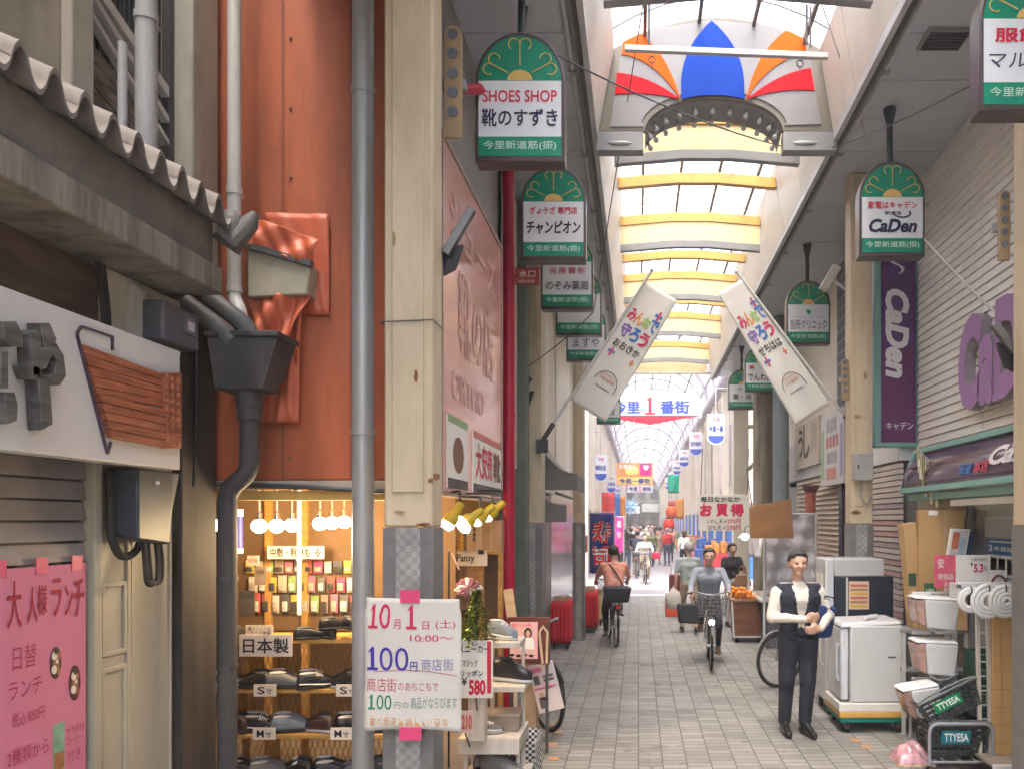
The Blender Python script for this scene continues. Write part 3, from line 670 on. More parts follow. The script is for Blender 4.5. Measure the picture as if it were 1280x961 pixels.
# ================================================================ HANGING ARCHED SIGNS
sign_white = mat('sign_white', (.66, .68, .70), .35, .03, 3)
frame_m = mat('sign_frame_bronze', (.07, .055, .055), .35, .15, 6)
def arch_poly(hw, zb, zs, n=18, rise=None):
    rise = rise or hw
    return [(-hw, zb), (hw, zb), (hw, zs)] + [(hw * math.cos(math.pi * k / n), zs + rise * math.sin(math.pi * k / n)) for k in range(1, n)] + [(-hw, zs)]
def hang_sign(cx, Y, zb, label, lines, stem=.5, w=.60):
    """local z: 0 at the bottom of the frame"""
    t = thing('arched_sign', label, 'sign', (cx, Y, zb), 0, 'green arched shop signs hanging from the arcade ceiling')
    M0 = Matrix.Translation((cx, Y, zb)); hw = w / 2; zs = .54; rs = .30
    m = MB(); m.M = M0; m.prism(arch_poly(hw, 0, zs, 18, rs + .03), -.075, .075); m.build('case', frame_m, t, bev=.008)
    m = MB(); m.M = M0
    for s in (-1, 1):
        a = arch_poly(hw - .022, .035, zs, 18, rs)
        up = [(x, z) for x, z in a if z >= zs]
        y0, y1 = (-.079, -.0755) if s < 0 else (.0755, .079)
        m.prism([(-hw + .022, zs + .0), (hw - .022, zs + .0)] + up[1:-1], y0, y1, 0)
        m.box(-hw + .022, hw - .022, y0, y1, .165, zs - .0005, 1)
        m.box(-hw + .022, hw - .022, y0, y1, .035, .1645, 0)
    fp = m.build('face_panel', [green_s, sign_white], t, smooth=0)
    m = MB(); m.M = M0
    m.prism([(.085 * math.cos(math.pi * k / 12), zs + .002 + .07 * math.sin(math.pi * k / 12)) for k in range(13)], -.0825, -.0795, 0)
    for a in (28, 90, 152):       # curled rays of the rising sun emblem
        d = Vector((math.cos(R(a)), 0, math.sin(R(a)))); nn = Vector((-d.z, 0, d.x)); b0 = Vector((0, -.082, zs + .01))
        L_ = .215 if a != 90 else .235
        m.tube([b0 + d * .09, b0 + d * L_], .0045, 5, 0)
        for s in (-1, 1):
            c = b0 + d * L_ + nn * s * .038 - d * .0
            m.tube([c + (nn * -s * math.cos(R(q)) + d * math.sin(R(q))) * .038 for q in range(0, 260, 20)], .0045, 5, 0)
    m.build('emblem', gold_s, fp)
    m = MB(); m.M = M0
    for (s, x0, x1, z0, z1, k, bo, sh) in lines: m.text(s, x0, x1, z0, z1, -.0825, k, bo, sh)
    m.text("今里新道筋(振)", -.245, .245, .07, .135, -.0825, 3, .012)
    m.build('lettering', [red_s, ink, navy_s, mat('pale_green_letter', (.45, .68, .56), .5, .02)], fp, smooth=0)
    m = MB(); m.M = M0; zt = zs + rs + .02; top = CZ - .004 - zb
    m.tube([(0, 0, zt), (0, 0, top - .16)], .027, 10); m.tube([(0, 0, top - .165), (0, 0, top)], [.028, .062], 10)
    m.tube([(-.0, .03, zt), (.03, .03, zt + .25)], .012, 6)
    m.build('hanger', mat('hanger_teal_black', (.015, .03, .035), .4, .15), t)
    return t
ZB = 4.41
red, blk, nav = 0, 1, 2
hang_sign(PX(652, 5.24), 5.24, ZB, 'nearest left arched sign, SHOES SHOP in red over large black kana', [("SHOES SHOP", -.25, .25, .395, .475, red, .012, 0), ("靴のすずき", -.255, .255, .23, .35, nav, .018, 0)])
hang_sign(PX(693, 7.2), 7.2, ZB, 'second left arched sign, small red line over slanted bold black katakana', [("ぎょうざ 専門店", -.22, .22, .42, .49, red, .02, 0), ("チャンピオン", -.25, .25, .235, .36, blk, .035, .1)])
hang_sign(PX(709.5, 8.86), 8.86, ZB, 'third left arched sign, spaced red characters over thin black kana', [("保 険 調 剤", -.2, .2, .40, .475, red, .012, 0), ("のぞみ薬局", -.245, .245, .215, .32, blk, .01, 0)])
hang_sign(PX(724, 10.1), 10.1, ZB, 'arched sign on the left with a blank white panel', [])
hang_sign(PX(733, 11.7), 11.7, ZB, 'arched sign on the left just beyond the blank one, three handwritten kana', [("ますや", -.2, .2, .2, .34, blk, .0, 0)])
hang_sign(PX(741, 14), 14, ZB, 'small arched sign on the left, half hidden by the left hanging flag', [("化粧品", -.2, .2, .22, .36, blk, .01, 0)])
hang_sign(PX(761, 19.3), 19.3, ZB, 'farthest left arched sign, its green foot showing under the left hanging flag', [("商店", -.15, .15, .22, .4, blk, .02, 0)])
hang_sign(PX(1218, 4.6) + .30, 4.6, ZB, 'nearest right arched sign, cut off by the top right corner of the view', [("服飾の", -.215, .2, .40, .485, red, .03, 0), ("マルレイ", -.25, .23, .25, .34, navy_s and 2, -.004, .1)])
hang_sign(PX(1112, 7.1), 7.1, ZB, 'right arched sign hanging in front of the purple vertical signboard', [("家電はキャデン", -.225, .225, .43, .50, red, .02, 0), ("新道店", -.07, .08, .375, .41, blk, .01, 0), ("CaDen", -.215, .225, .215, .34, nav, .04, .25)])
m = MB(); t = [o for o in COL.objects if o.get("label", "").startswith('right arched sign hanging in')][0]
bx = t.location; m.M = Matrix.Translation(bx)
m.tube([(.09 + .075 * math.cos(R(a)), -.0815, .39 + .035 * math.sin(R(a))) for a in range(150, 400, 20)], [.002 + .007 * min(1, k / 8) for k in range(13)], 5)
m.build('swoosh', navy_s, t)
hang_sign(PX(1009, 10.6), 10.6, ZB, 'right arched sign with a small green leaf over one line of black characters', [("別所クリニック", -.25, .25, .20, .33, nav, .004, 0)])
t = [o for o in COL.objects if o.get("label", "").startswith('right arched sign with a small')][0]
m = MB(); m.M = Matrix.Translation(t.location); m.prism([(0, .40), (.03, .42), (.035, .45), (.01, .475), (0, .46), (-.025, .475), (-.03, .44)], -.083, -.0795); m.text("医療法人別所会", -.2, .2, .36, .378, -.0825, 1); m.build('leaf_mark', [green_s, grey], t, smooth=0)
hang_sign(PX(950, 14.5), 14.5, ZB, 'right arched sign half hidden behind the right hanging flag', [("薬", -.22, -.12, .42, .49, red, .03, 0), ("でんわ屋", -.24, .22, .2, .34, blk, .02, 0)])
hang_sign(PX(927, 16.8), 16.8, ZB, 'farthest right arched sign above the wooden pole', [("きの", -.1, .12, .40, .49, blk, .0, 0), ("薬・局", -.2, .2, .22, .34, blk, .01, 0)])

# ================================================================ BIG ARCH SIGN WITH BULBS
AY = 7.56
def A(u, v): return (PX(730 + u / 3.203, AY), PZ(v / 3.203, AY))
t = thing('arch_signboard', 'white arch signboard with blue, orange and red petals above two rows of bulbs', 'signboard', (.72, AY, 6))
casem = mat('arch_case_cream', (.20, .18, .145), .5, .06, 2)
archg = mat('arch_soffit_grey', (.27, .275, .28), .5, .1, 3)
cx_, cz_ = A(520, 525); r0 = A(795, 525)[0] - cx_; hh = A(520, 392)[1] - cz_
def arcpts(sr, sh, n=20): return [(cx_ + r0 * sr * math.cos(math.pi * k / n), cz_ + hh * sh * math.sin(math.pi * k / n)) for k in range(n + 1)]
top = [A(135, 112), A(300, 84), A(510, 60), A(740, 80), A(940, 100)]
m = MB(); m.prism([A(60, 528)] + arcpts(1, 1)[::-1] + [A(1005, 528)] + top[::-1], AY, AY + .06); m.build('panel_frame', casem, t, bev=.006)
pw = mat('arch_panel_white', (.25, .246, .25), .35, .04, 1.5)
m = MB(); ins = [A(105, 510), A(240, 510)] + [(cx_ + r0 * 1.07 * math.cos(math.pi * k / 20), cz_ + hh * 1.13 * math.sin(math.pi * k / 20) + .02) for k in range(19, 0, -1)] + [A(800, 505), A(948, 500), A(884, 118), A(510, 84), A(158, 138)]
m.prism(ins, AY - .012, AY - .001); fp = m.build('face_panel', pw, t, smooth=0)
def bez(p, q, r, n=10): return [((1 - s) ** 2 * p[0] + 2 * s * (1 - s) * q[0] + s * s * r[0], (1 - s) ** 2 * p[1] + 2 * s * (1 - s) * q[1] + s * s * r[1]) for s in [k / n for k in range(n + 1)]]
bluem = mat('petal_blue', (.0, .045, .36), .6, .05, spec=.12); orm = mat('petal_orange', (.74, .105, .0), .6, .05, spec=.12); rdm = mat('petal_red', (.56, .003, .014), .6, .05, spec=.12)
m = MB()
bl = bez((510, 90), (395, 195), (388, 330)) + [(390, 402)] + bez((390, 402), (515, 372), (642, 402), 8)[1:] + bez((640, 330), (630, 190), (510, 90))[:-1]
m.prism([A(*p) for p in bl], AY - .024, AY - .0125, 0)
ol = bez((225, 138), (330, 215), (386, 402)) + bez((386, 402), (275, 235), (150, 224))[1:] + [(160, 145)]
m.prism([A(*p) for p in ol], AY - .0235, AY - .0125, 1)
rl = bez((133, 297), (270, 310), (383, 403)) + bez((383, 403), (255, 370), (125, 383))[1:]
m.prism([A(*p) for p in rl], AY - .023, AY - .0125, 2)
mir = [(648, 402)] + bez((648, 402), (690, 205), (815, 124))[1:] + [(882, 124), (886, 216)] + bez((886, 216), (740, 250), (648, 402))[1:-1]
m.prism([A(*p) for p in mir], AY - .0235, AY - .0125, 1)
mr_ = bez((650, 404), (770, 300), (906, 278)) + [(922, 368)] + bez((922, 368), (780, 355), (650, 404))[1:-1]
m.prism([A(*p) for p in mr_], AY - .023, AY - .0125, 2)
m.build('petals', [bluem, orm, rdm], fp, smooth=0)
# soffit under the arch with side boxes
m = MB(); D = .34
xl, zl = A(50, 545); xr, _ = A(1010, 540); zbx = A(0, 606)[1]
m.box(xl, A(238, 0)[0], AY - .02, AY + .11, zbx, A(0, 532)[1], 0); m.box(A(797, 0)[0], xr, AY - .02, AY + .11, zbx, A(0, 532)[1], 0)
a1 = arcpts(1, 1); a2 = arcpts(1.0, .93)
for k in range(20):
    m.hexa([(a1[k][0], AY + .061, a1[k][1]), (a1[k + 1][0], AY + .061, a1[k + 1][1]), (a1[k + 1][0], AY + D, a1[k + 1][1] - .06), (a1[k][0], AY + D, a1[k][1] - .06)],
           [(a1[k][0], AY + .061, a1[k][1] + .03), (a1[k + 1][0], AY + .061, a1[k + 1][1] + .03), (a1[k + 1][0], AY + D, a1[k + 1][1] - .03), (a1[k][0], AY + D, a1[k][1] - .03)], 0)
m.build('soffit', [archg], t)
m = MB()
for u in (142, 884):
    x, z = A(u, 0)[0], zbx
    xx, zz = A(u, 578)
    m.ell((xx, AY - .022, zz), (.12, .012, .022), 16)
m.build('oval_lamp', mat('oval_lamp_grey', (.30, .30, .31), .3, .1), t)
bulb_glass = mat('clear_bulb', (.50, .51, .52), .12, .1, 10, spec=.9)
m1 = MB().cyl((0, 0, -.045), (0, 0, 0), .018, .02, 10)
for row, (dy, n_) in enumerate(((.11, 11), (.26, 11))):
    for k in range(n_):
        a = math.pi * (.06 + .88 * k / (n_ - 1)); x = cx_ + r0 * .985 * math.cos(a); z = cz_ + hh * math.sin(a) * .97 - (.0 if row == 0 else .04)
        Y = AY + dy; dn = Vector((-math.cos(a) * .55, 0, -1)).normalized()
        b = MB(); p = Vector((x, Y, z)); b.cyl(p, p + dn * .035, .012, .014, 8); lb = b.build('lamp_socket', grey, t)
        b = MB(); b.tube([p + dn * q for q in (.035, .05, .066, .082, .095, .102)], [.011, .016, .024, .026, .018, .004], 10); g = b.build('light_bulb', bulb_glass, lb)

# hanging bar and its ropes in front of the arch sign
BY = 7.1
t = thing('hanging_banner_bar', 'thin pale bar hung on ropes in front of the arch signboard', 'bar', (PX(905, BY), BY, PZ(67, BY)))
m = MB(); m.bar(P(781, 61, BY), P(1035, 71, BY), .05, .05); m.build('bar', lgrey, t, bev=.004)
for px in (811, 1008): MB().tube([P(px + 1, -60, BY), P(px, 56, BY)], .012, 6).build('rope', dgrey, t)
MB().tube([P(1013, -60, BY), P(1013, 60, BY)], .008, 6).build('rope', dgrey, t)
for px, py in ((815, 66), (1000, 71)): m = MB(); m.torus(P(px, py + 9, BY), .03, .006, 14, 6, axis='y'); m.tube([P(px, py + 13, BY), P(px, py + 22, BY)], .005, 5); m.build('hook', dgrey, t)

# overhead wires
def wire(a, b, sag, r, label, mt=dgrey):
    pts = [a.lerp(b, k / 14) - Vector((0, 0, sag * 4 * (k / 14) * (1 - k / 14))) for k in range(15)]
    return tag(MB().tube(pts, r, 5).build('overhead_wire', mt), label, 'wire')
wire(P(697, 70, 5.5), P(1020, 192, 9.0), .10, .007, 'dark wire sagging below the arch signboard from the nearest left sign')
wire(P(808, -20, 6.8), P(742, 390, 9.4), .0, .006, 'thin dark cord running steeply down across the left end of the arch signboard')
wire(P(742, 390, 9.4), P(648, 465, 9.2), .05, .007, 'dark cable looping from the left hanging signs down to the second column')
wire(P(1022, -10, 6.8), P(1106, 240, 7.6), .0, .007, 'pale cord running down past the right end of the arch signboard', lgrey)
wire(P(1106, 240, 7.6), P(1245, 392, 6.2), .04, .010, 'pale thick cord hanging across the white slatted wall', lgrey)
wire(P(1040, 185, 7.4), P(1218, 105, 5.2), .03, .006, 'thin wire rising to the nearest right arched sign')

# ================================================================ TWO CROSSED FLAGS
flagm = mat('flag_cloth', (.68, .655, .60), .85, .05, 4, .1)
def flag(label, base, tip, corners, Y, mirror):
    """corners: cloth corners in photograph pixels, TL TR BR BL along the pole side first"""
    t = thing('hanging_flag', label, 'flag', (PX(base[0], Y), Y, PZ(base[1], Y)), 0, 'pair of crossed white flags over the street')
    m = MB(); m.tube([P(*base, Y), P(*tip, Y)], .017, 8); q = P(*tip, Y); m.ell(q, .026, 8); m.build('pole', mat('flag_pole_white', (.6, .6, .58), .35, .08), t)
    m = MB(); a, b = P(*base, Y), P(*tip, Y); d = (b - a).normalized(); m.tube([a - d * .12, a + d * .16], .03, 8)
    sgn = 1 if mirror else -1
    m.box(min(a.x, a.x + sgn * .10) - .02, max(a.x, a.x + sgn * .10) + .02, Y - .03, Y + .03, a.z - .22, a.z - .06); m.build('holder', dgrey, t)
    A_, B_, C_, D_ = [P(x, y, Y) for x, y in corners]
    def fn(u, v):
        p = (A_.lerp(B_, u)).lerp(D_.lerp(C_, u), v)
        p.y += .008 * math.sin(u * 5 + v * 6 + mirror) * (.3 + u) + .004 * math.sin(u * 13 + v * 2.5) * v
        if mirror: pass
        return p
    m = MB().grid(fn, 18, 36); m.build('cloth', flagm, t, solid=.003, smooth=80)
    # printed marks laid on the cloth
    cols = [mat('print_' + n, c, .8, .03) for n, c in (('pink', (.60, .04, .12)), ('orange', (.68, .25, .05)), ('green', (.30, .48, .12)), ('blue', (.05, .17, .45)), ('purple', (.25, .14, .42)), ('ink', (.03, .03, .035)), ('peach', (.62, .32, .22)))]
    m = MB()
    def put(s, u0, u1, v0, v1, k, bold=.03):
        vv, ff, _ = outline(s, bold, 0)
        n0 = len(m.v); m.add([fn(u0 + x * (u1 - u0), v1 - y * (v1 - v0)) + Vector((0, -.006 - l * .0004, 0)) for x, y, l in vv], ff, k)
    for i, ch in enumerate("みんなで"): put(ch, .08 + i * .21, .30 + i * .21, .20 + [0, .0, .01, .0][i], .295, [0, 1, 2, 3][i], .05)
    for i, ch in enumerate("守ろう"): put(ch, .12 + i * .26, .38 + i * .26, .315, .42, [4, 3, 0][i], .05)
    for i, ch in enumerate("おおきか" if not mirror else "せちはは"): put(ch, .14 + i * .19, .30 + i * .19, .445, .505, 5, .03)
    def plus(u, v, s):
        for a0, k in ((0, 0), (1, 3)):
            w_, h_ = (s, s * .11) if a0 else (s * .28, s * .38)
            m.add([fn(u - w_, v - h_) + Vector((0, -.0065 - a0 * .001, 0)), fn(u + w_, v - h_) + Vector((0, -.0065 - a0 * .001, 0)), fn(u + w_, v + h_) + Vector((0, -.0065 - a0 * .001, 0)), fn(u - w_, v + h_) + Vector((0, -.0065 - a0 * .001, 0))], [(0, 1, 2, 3)], k if not a0 else 1 if s < .07 else 3)
    plus(.80, .17, .10); plus(.22, .55, .09); plus(.80, .55, .06)
    put("おおきかし", .28, .72, .70, .725, 6, .0); put("今里 商店街", .3, .7, .73, .755, 6, .02); put("商店街振興組合", .3, .7, .80, .815, 5, 0)
    pts = [fn(.5 + .3 * math.cos(R(a)), .775 - .095 * math.sin(R(a))) + Vector((0, -.007, 0)) for a in range(0, 181, 12)]
    m.tube([pts[0] + (fn(.8, .775) - fn(.8, .74)), *pts, pts[-1]], .0035, 4, 5)
    m.build('print', cols, t, smooth=0)
    return t
flag('white flag with coloured kana leaning right from the left columns', (683, 543), (815, 338), [(806, 352), (847, 376), (757, 528), (713, 500)], 9.3, 0)
flag('white flag with coloured kana leaning left from the right columns', (1066, 533), (921, 340), [(897, 366), (930, 348), (1037, 505), (995, 532)], 8.9, 1)

# ================================================================ FAR SIGNS
FY = 25.8
t = thing('far_arch_signboard', 'white signboard with a red figure one and red lower edge at the far arcade mouth', 'signboard', (.6, FY, 5.8))
m = MB(); pl = [(742, 492), (815, 487), (868, 493), (877, 498), (877, 522), (742, 522)]
m.prism([(PX(x, FY), PZ(y, FY)) for x, y in pl], FY, FY + .15); m.build('panel', sign_white, t, bev=.01)
m = MB(); m.prism([(PX(x, FY), PZ(y, FY)) for x, y in [(742, 519), (876, 519), (813, 531)]], FY - .02, FY - .003); m.build('red_edge', mat('far_red', (.72, .02, .04), .4, .05), t, smooth=0)
m = MB()
for s, a, b, y0, y1, k in (("今里", 766, 800, 501, 517, 0), ("1", 806, 819, 496, 518, 1), ("番街", 825, 862, 500, 517, 0)): m.text(s, PX(a, FY), PX(b, FY), PZ(y1, FY), PZ(y0, FY), FY - .006, k, .045)
m.build('lettering', [mat('far_blue', (.03, .06, .30), .4, .05), mat('far_red', (.72, .02, .04))], t, smooth=0)
t = thing('hanging_banner', 'orange, yellow and magenta banner hung across the far arcade', 'banner', (0, 45, 4.5))
Y = 45
rect(m := MB(), 771, 578, 816, 606, Y, .06, 0); m.build('cloth', mat('banner_orange', (.85, .33, .10), .7, .3, 1.2), t)
m = MB(); m.box(PX(772, Y), PX(815, Y), Y - .02, Y - .004, PZ(605, Y), PZ(596, Y), 0); m.box(PX(800, Y), PX(814, Y), Y - .02, Y - .004, PZ(594, Y), PZ(579, Y), 1)
m.prism([(PX(790 + 9 * math.cos(a), Y), PZ(588 - 6 * math.sin(a), Y)) for a in [i * .4 for i in range(16)]], Y - .02, Y - .004, 0); m.build('colour_field', [mat('banner_yellow', (.85, .62, .18), .7, .2, 3), mat('banner_magenta', (.70, .02, .22), .7, .1)], t, smooth=0)
m = MB(); m.text("今里一番街", PX(774, Y), PX(813, Y), PZ(604, Y), PZ(597.5, Y), Y - .024, 0, .05); m.text("大売出し", PX(773, Y), PX(797, Y), PZ(586, Y), PZ(580, Y), Y - .024, 1, .05)
m.text("♥", PX(804, Y), PX(811, Y), PZ(588, Y), PZ(581, Y), Y - .024, 1, 0); m.build('lettering', [mat('banner_navy', (.05, .05, .22)), white], t, smooth=0)
t = thing('inner_arch_signboard', 'small grey white signboard with a red figure deep in the far arcade', 'signboard', (.2, 62, 4.5)); Y = 62
rect(m := MB(), 784, 606, 816, 615, Y, .1); m.build('panel', mat('pale_lilac_sign', (.55, .55, .60), .5, .05), t)
m = MB(); m.text("今里", PX(786, Y), PX(797, Y), PZ(613, Y), PZ(608, Y), Y - .02, 0, .04); m.text("1", PX(798.5, Y), PX(801.5, Y), PZ(613.5, Y), PZ(607, Y), Y - .02, 1, .06); m.text("番街", PX(803, Y), PX(814, Y), PZ(613, Y), PZ(608, Y), Y - .02, 0, .04); m.build('lettering', [mat('banner_navy', (.05, .05, .22)), red_s], t, smooth=0)
t = thing('star_decoration', 'spiky pale blue hanging ornament at the end of the far arcade', 'decoration', (0, 75, 3.7)); m = MB(); Y = 75
for k in range(15):
    a = k * 2 * math.pi / 15; c = P(788, 633, Y); m.tube([c, c + Vector((math.cos(a) * (.75 + .25 * (k % 2)), .25 * math.sin(k * 2.1), math.sin(a) * (.75 + .25 * (k % 2))))], [.2, .02], 6)
m.build('spikes', mat('star_blue', (.32, .58, .85), .4, .15), t)
MB().tube([P(788, 630, Y), P(788, 566, Y)], .012, 5).build('hanging_cord', dgrey, t)
# blue and white hanging signs of the far arcade
def far_sign(px, Y, pz0, pz1, label, txt, wd=.62, name='shield_sign'):
    t = thing(name, label, 'sign', (PX(px, Y), Y, 0), 0, 'blue and white hanging signs of the far arcade')
    x = PX(px, Y); z1, z0 = PZ(pz0, Y), PZ(pz1, Y); h = z1 - z0
    m = MB(); pl = [(x - wd / 2, z1), (x - wd / 2, z0 + h * .25)] + [(x + wd / 2 * math.cos(R(a)), z0 + h * .25 + h * .25 * math.sin(R(a))) for a in range(200, 341, 20)] + [(x + wd / 2, z0 + h * .25), (x + wd / 2, z1)]
    m.prism(pl[::-1], Y, Y + .12); m.build('case', sign_white, t, bev=.008)
    m = MB(); m.prism([(x - wd * .44, z0 + h * .30)] + [(x + wd * .44 * math.cos(R(a)), z0 + h * .28 + h * .22 * math.sin(R(a))) for a in range(190, 351, 16)] + [(x + wd * .44, z0 + h * .30)], Y - .015, Y - .002, 0); m.build('shield_mark', mat('shield_blue', (.05, .09, .42), .4, .3, 6), t, smooth=0)
    m = MB(); m.text(txt, x - wd * .4, x + wd * .4, z0 + h * .42, z0 + h * .62, Y - .01, 0, .04); m.text("今里", x - wd * .22, x + wd * .22, z0 + h * .76, z0 + h * .9, Y - .01, 1, .02); m.build('lettering', [mat('far_blue', (.03, .06, .30)), mat('far_rose', (.55, .12, .2))], t, smooth=0)
    m = MB(); m.tube([(x, Y + .06, z1), (x, Y + .06, z1 + .9)], .02, 6); m.tube([(x, Y + .06, z1 + .9), (3.3 if x > 1 else -1.9, Y + .06, z1 + .9)], .02, 6); m.build('bracket', lgrey, t)
    return t
words_ = ["今里一番", "田中歯科", "お茶の店", "洋品店", "文具店", "時計店"]
for i, (px, Y, a, b) in enumerate([(895, 27, 517, 556), (870, 36.5, 540, 570), (855, 46, 562, 584), (846, 55, 575, 594), (839.5, 65, 590, 606), (835, 75, 597, 612)]):
    far_sign(px, Y, a, b, ['nearest blue shield sign on the right of the far arcade', 'second blue shield sign on the right of the far arcade', 'third blue shield sign on the right, above the green flag', 'fourth blue shield sign deep on the right of the far arcade', 'tiny fifth shield sign deep on the right of the far arcade', 'tiniest shield sign at the deep right end of the far arcade'][i], words_[i])
for i, (px, Y, a, b) in enumerate([(751, 30, 568, 602), (764, 42, 594, 616), (772, 55, 604, 622)]):
    far_sign(px, Y, a, b, ['nearest blue shield sign on the left of the far arcade above the navy nobori', 'second blue shield sign on the left of the far arcade', 'smallest blue shield sign on the left of the far arcade'][i], words_[5 - i], .5)
def hangflag(name, label, cat, px0, py0, px1, py1, Y, mt, txt=None, tm=None, vert=False, top=None):
    t = thing(name, label, cat, (PX((px0 + px1) / 2, Y), Y, 0))
    xa, xb, za, zb = PX(px0, Y), PX(px1, Y), PZ(py1, Y), PZ(py0, Y)
    m = MB().grid(lambda u, v: Vector((xa + (xb - xa) * u, Y + .03 * math.sin(u * 7 + v * 3), zb + (za - zb) * v)), 10, 8); m.build('cloth', mt, t, solid=.006, smooth=80)
    m = MB(); m.tube([(xa - .03, Y, zb + .01), (xb + .03, Y, zb + .01)], .014, 6); m.tube([((xa + xb) / 2, Y, zb), ((xa + xb) / 2, Y, top or zb + 1.2)], .008, 5); m.build('rod', lgrey, t)
    return t
hangflag('hanging_flag', 'plain green flag hanging on the right side of the far arcade', 'flag', 835, 593, 849, 616, 40, mat('flag_green', (.0, .34, .21), .7, .1))
def lantern(px, py, Y, r, label, mt):
    t = thing('paper_lantern', label, 'lantern', (PX(px, Y), Y, 0)); c = P(px, py, Y)
    MB().lathe([(r * .5, -r * 1.2)] + [(r * (math.cos(R(a)) * .75 + .25), r * 1.2 * math.sin(R(a))) for a in range(-75, 76, 15)] + [(r * .5, r * 1.2)], c, 14).build('shade', mt, t)
    m = MB(); m.lathe([(0, r * 1.18), (r * .5, r * 1.18), (r * .5, r * 1.35), (0, r * 1.35)], c, 12); m.tube([c + Vector((0, 0, r * 1.3)), c + Vector((0, 0, 2.2))], .01, 5); m.build('cap', black, t)
redl = mat('lantern_red', (.72, .03, .015), .6, .1)
lantern(839, 640, 44, .32, 'orange red lantern by the blue shutters in the far arcade', mat('lantern_orange', (.80, .10, .02), .6, .1))
lantern(836, 656, 38, .28, 'red lantern hanging low in front of the blue shutters', redl)
# pink hanging flag left, magenta flags by the navy nobori
def nobori(px0, px1, py0, py1, Y, label, fm, chars, cm, om, foot=0):
    t = thing('nobori_banner', label, 'banner', (PX(px0, Y), Y, 0))
    xa, xb, za, zb = PX(px0, Y), PX(px1, Y), PZ(py1, Y), PZ(py0, Y)
    f = lambda u, v: Vector((xa + (xb - xa) * u, Y + .02 * math.sin(u * 6 + v * 5), zb + (za - zb) * v))
    m = MB().grid(f, 10, 24); m.build('cloth', fm, t, solid=.004, smooth=80)
    m = MB(); m.tube([(xb + .02, Y, 0.02), (xb + .02, Y, zb + .08)], .012, 6); m.tube([(xa, Y, zb + .02), (xb + .04, Y, zb + .02)], .008, 5); m.lathe([(0, 0), (.16, 0), (.15, .06), (.02, .08)], (xb + .02, Y, .001), 14); m.build('pole', lgrey, t)
    m = MB()
    for ch, u0, u1, v0, v1 in chars:
        for k, bo, dy in ((1, .085, -.008), (0, .03, -.012)):
            vv, ff, _ = outline(ch, bo, 0); g = .0 if k == 0 else .0
            m.add([f(u0 + x * (u1 - u0), v1 - y * (v1 - v0)) + Vector((0, dy - l * .0004, 0)) for x, y, l in vv], ff, k)
    m.build('lettering', [cm, om], t, smooth=0)
    return t
navyf = mat('nobori_navy', (.055, .06, .25), .75, .35, 3)
nobori(737, 767, 641, 716, 15.5, 'navy nobori banner with two big red characters beside the left kerb', navyf, [("寿", .12, .9, .13, .50), ("司", .12, .85, .55, .90)], mat('nobori_red', (.75, .02, .03), .7, .05), mat('nobori_white', (.8, .78, .75), .8, .03))
nobori(769, 779, 646, 690, 23.5, 'narrow magenta nobori banner just right of the navy one', mat('nobori_pink', (.78, .05, .30), .75, .15), [("花", .2, .8, .1, .3), ("市", .2, .8, .4, .6)], mat('pink_pale', (.8, .55, .62)), mat('pink_pale', (.8, .55, .62)))
# ================================================================ PIPES, BOXES AND SIGNBOARD ON THE LEFT
pipe_grey = mat('pvc_pipe_grey', (.33, .335, .34), .4, .12, 4, dirt=(.13, .12, .11), dirt_amt=.7, dirt_scale=5, stretch=(1, 1, .2))
pipe_pale = mat('pvc_pipe_pale', (.50, .49, .46), .45, .1, 4, dirt=(.17, .15, .12), dirt_amt=.75, dirt_scale=5, stretch=(1, 1, .2))
def pipe(name, label, pts, r, mt, bands=(), bandm=None, cat='pipe'):
    t = thing(name, label, cat, pts[0]); MB().tube(pts, r, 16).build('tube', mt, t)
    for i, p in enumerate(bands):
        p = Vector(p); m = MB(); m.cyl(p - Vector((0, 0, .02)), p + Vector((0, 0, .02)), r + .006, n=16); m.box(p.x - .012, p.x + .012, p.y, p.y + r + .05, p.z - .012, p.z + .012); m.build('clamp', bandm or mt, t)
    return t
def smoothpath(pts, rad=.08, n=5):
    pts = [Vector(p) for p in pts]; out = [pts[0]]
    for a, b, c in zip(pts, pts[1:], pts[2:]):
        d1 = (a - b).normalized(); d2 = (c - b).normalized(); r = min(rad, (a - b).length / 2, (c - b).length / 2)
        p, q = b + d1 * r, b + d2 * r
        out += [p.lerp(b, s).lerp(b.lerp(q, s), s) for s in [k / n for k in range(n + 1)]]
    return out + [pts[-1]]
pipe('downpipe', 'thick dull grey downpipe in front of the upper corrugated window of the old shop', [(-2.55, 3.98, 3.86), (-2.55, 3.98, 6.9)], .052, pipe_grey, [(-2.55, 3.98, 4.6)])
pipe('conduit', 'thin short conduit beside the thick grey downpipe', [(-2.62, 3.9, 3.86), (-2.62, 3.9, 4.42)], .022, pipe_grey)
Y = 4.72
xa = PX(293, Y)
pipe('downpipe', 'pale slim downpipe at the left edge of the red wall', smoothpath([(xa, Y, 6.9), (xa, Y, PZ(375, Y)), (PX(305, Y), Y - .04, PZ(392, Y)), (PX(305, Y), Y - .04, PZ(424, Y))], .05), .04, pipe_pale, [(xa, Y, PZ(240, Y)), (xa, Y, PZ(362, Y))])
Y = 4.62
pipe('downpipe', 'tall shiny steel downpipe between the red wall and the nearest column', [(PX(454, Y), Y, .02), (PX(454, Y), Y, 6.9)], .064, steel, [(PX(454, Y), Y, PZ(115, Y)), (PX(454, Y), Y, PZ(540, Y))])
Y = 4.55
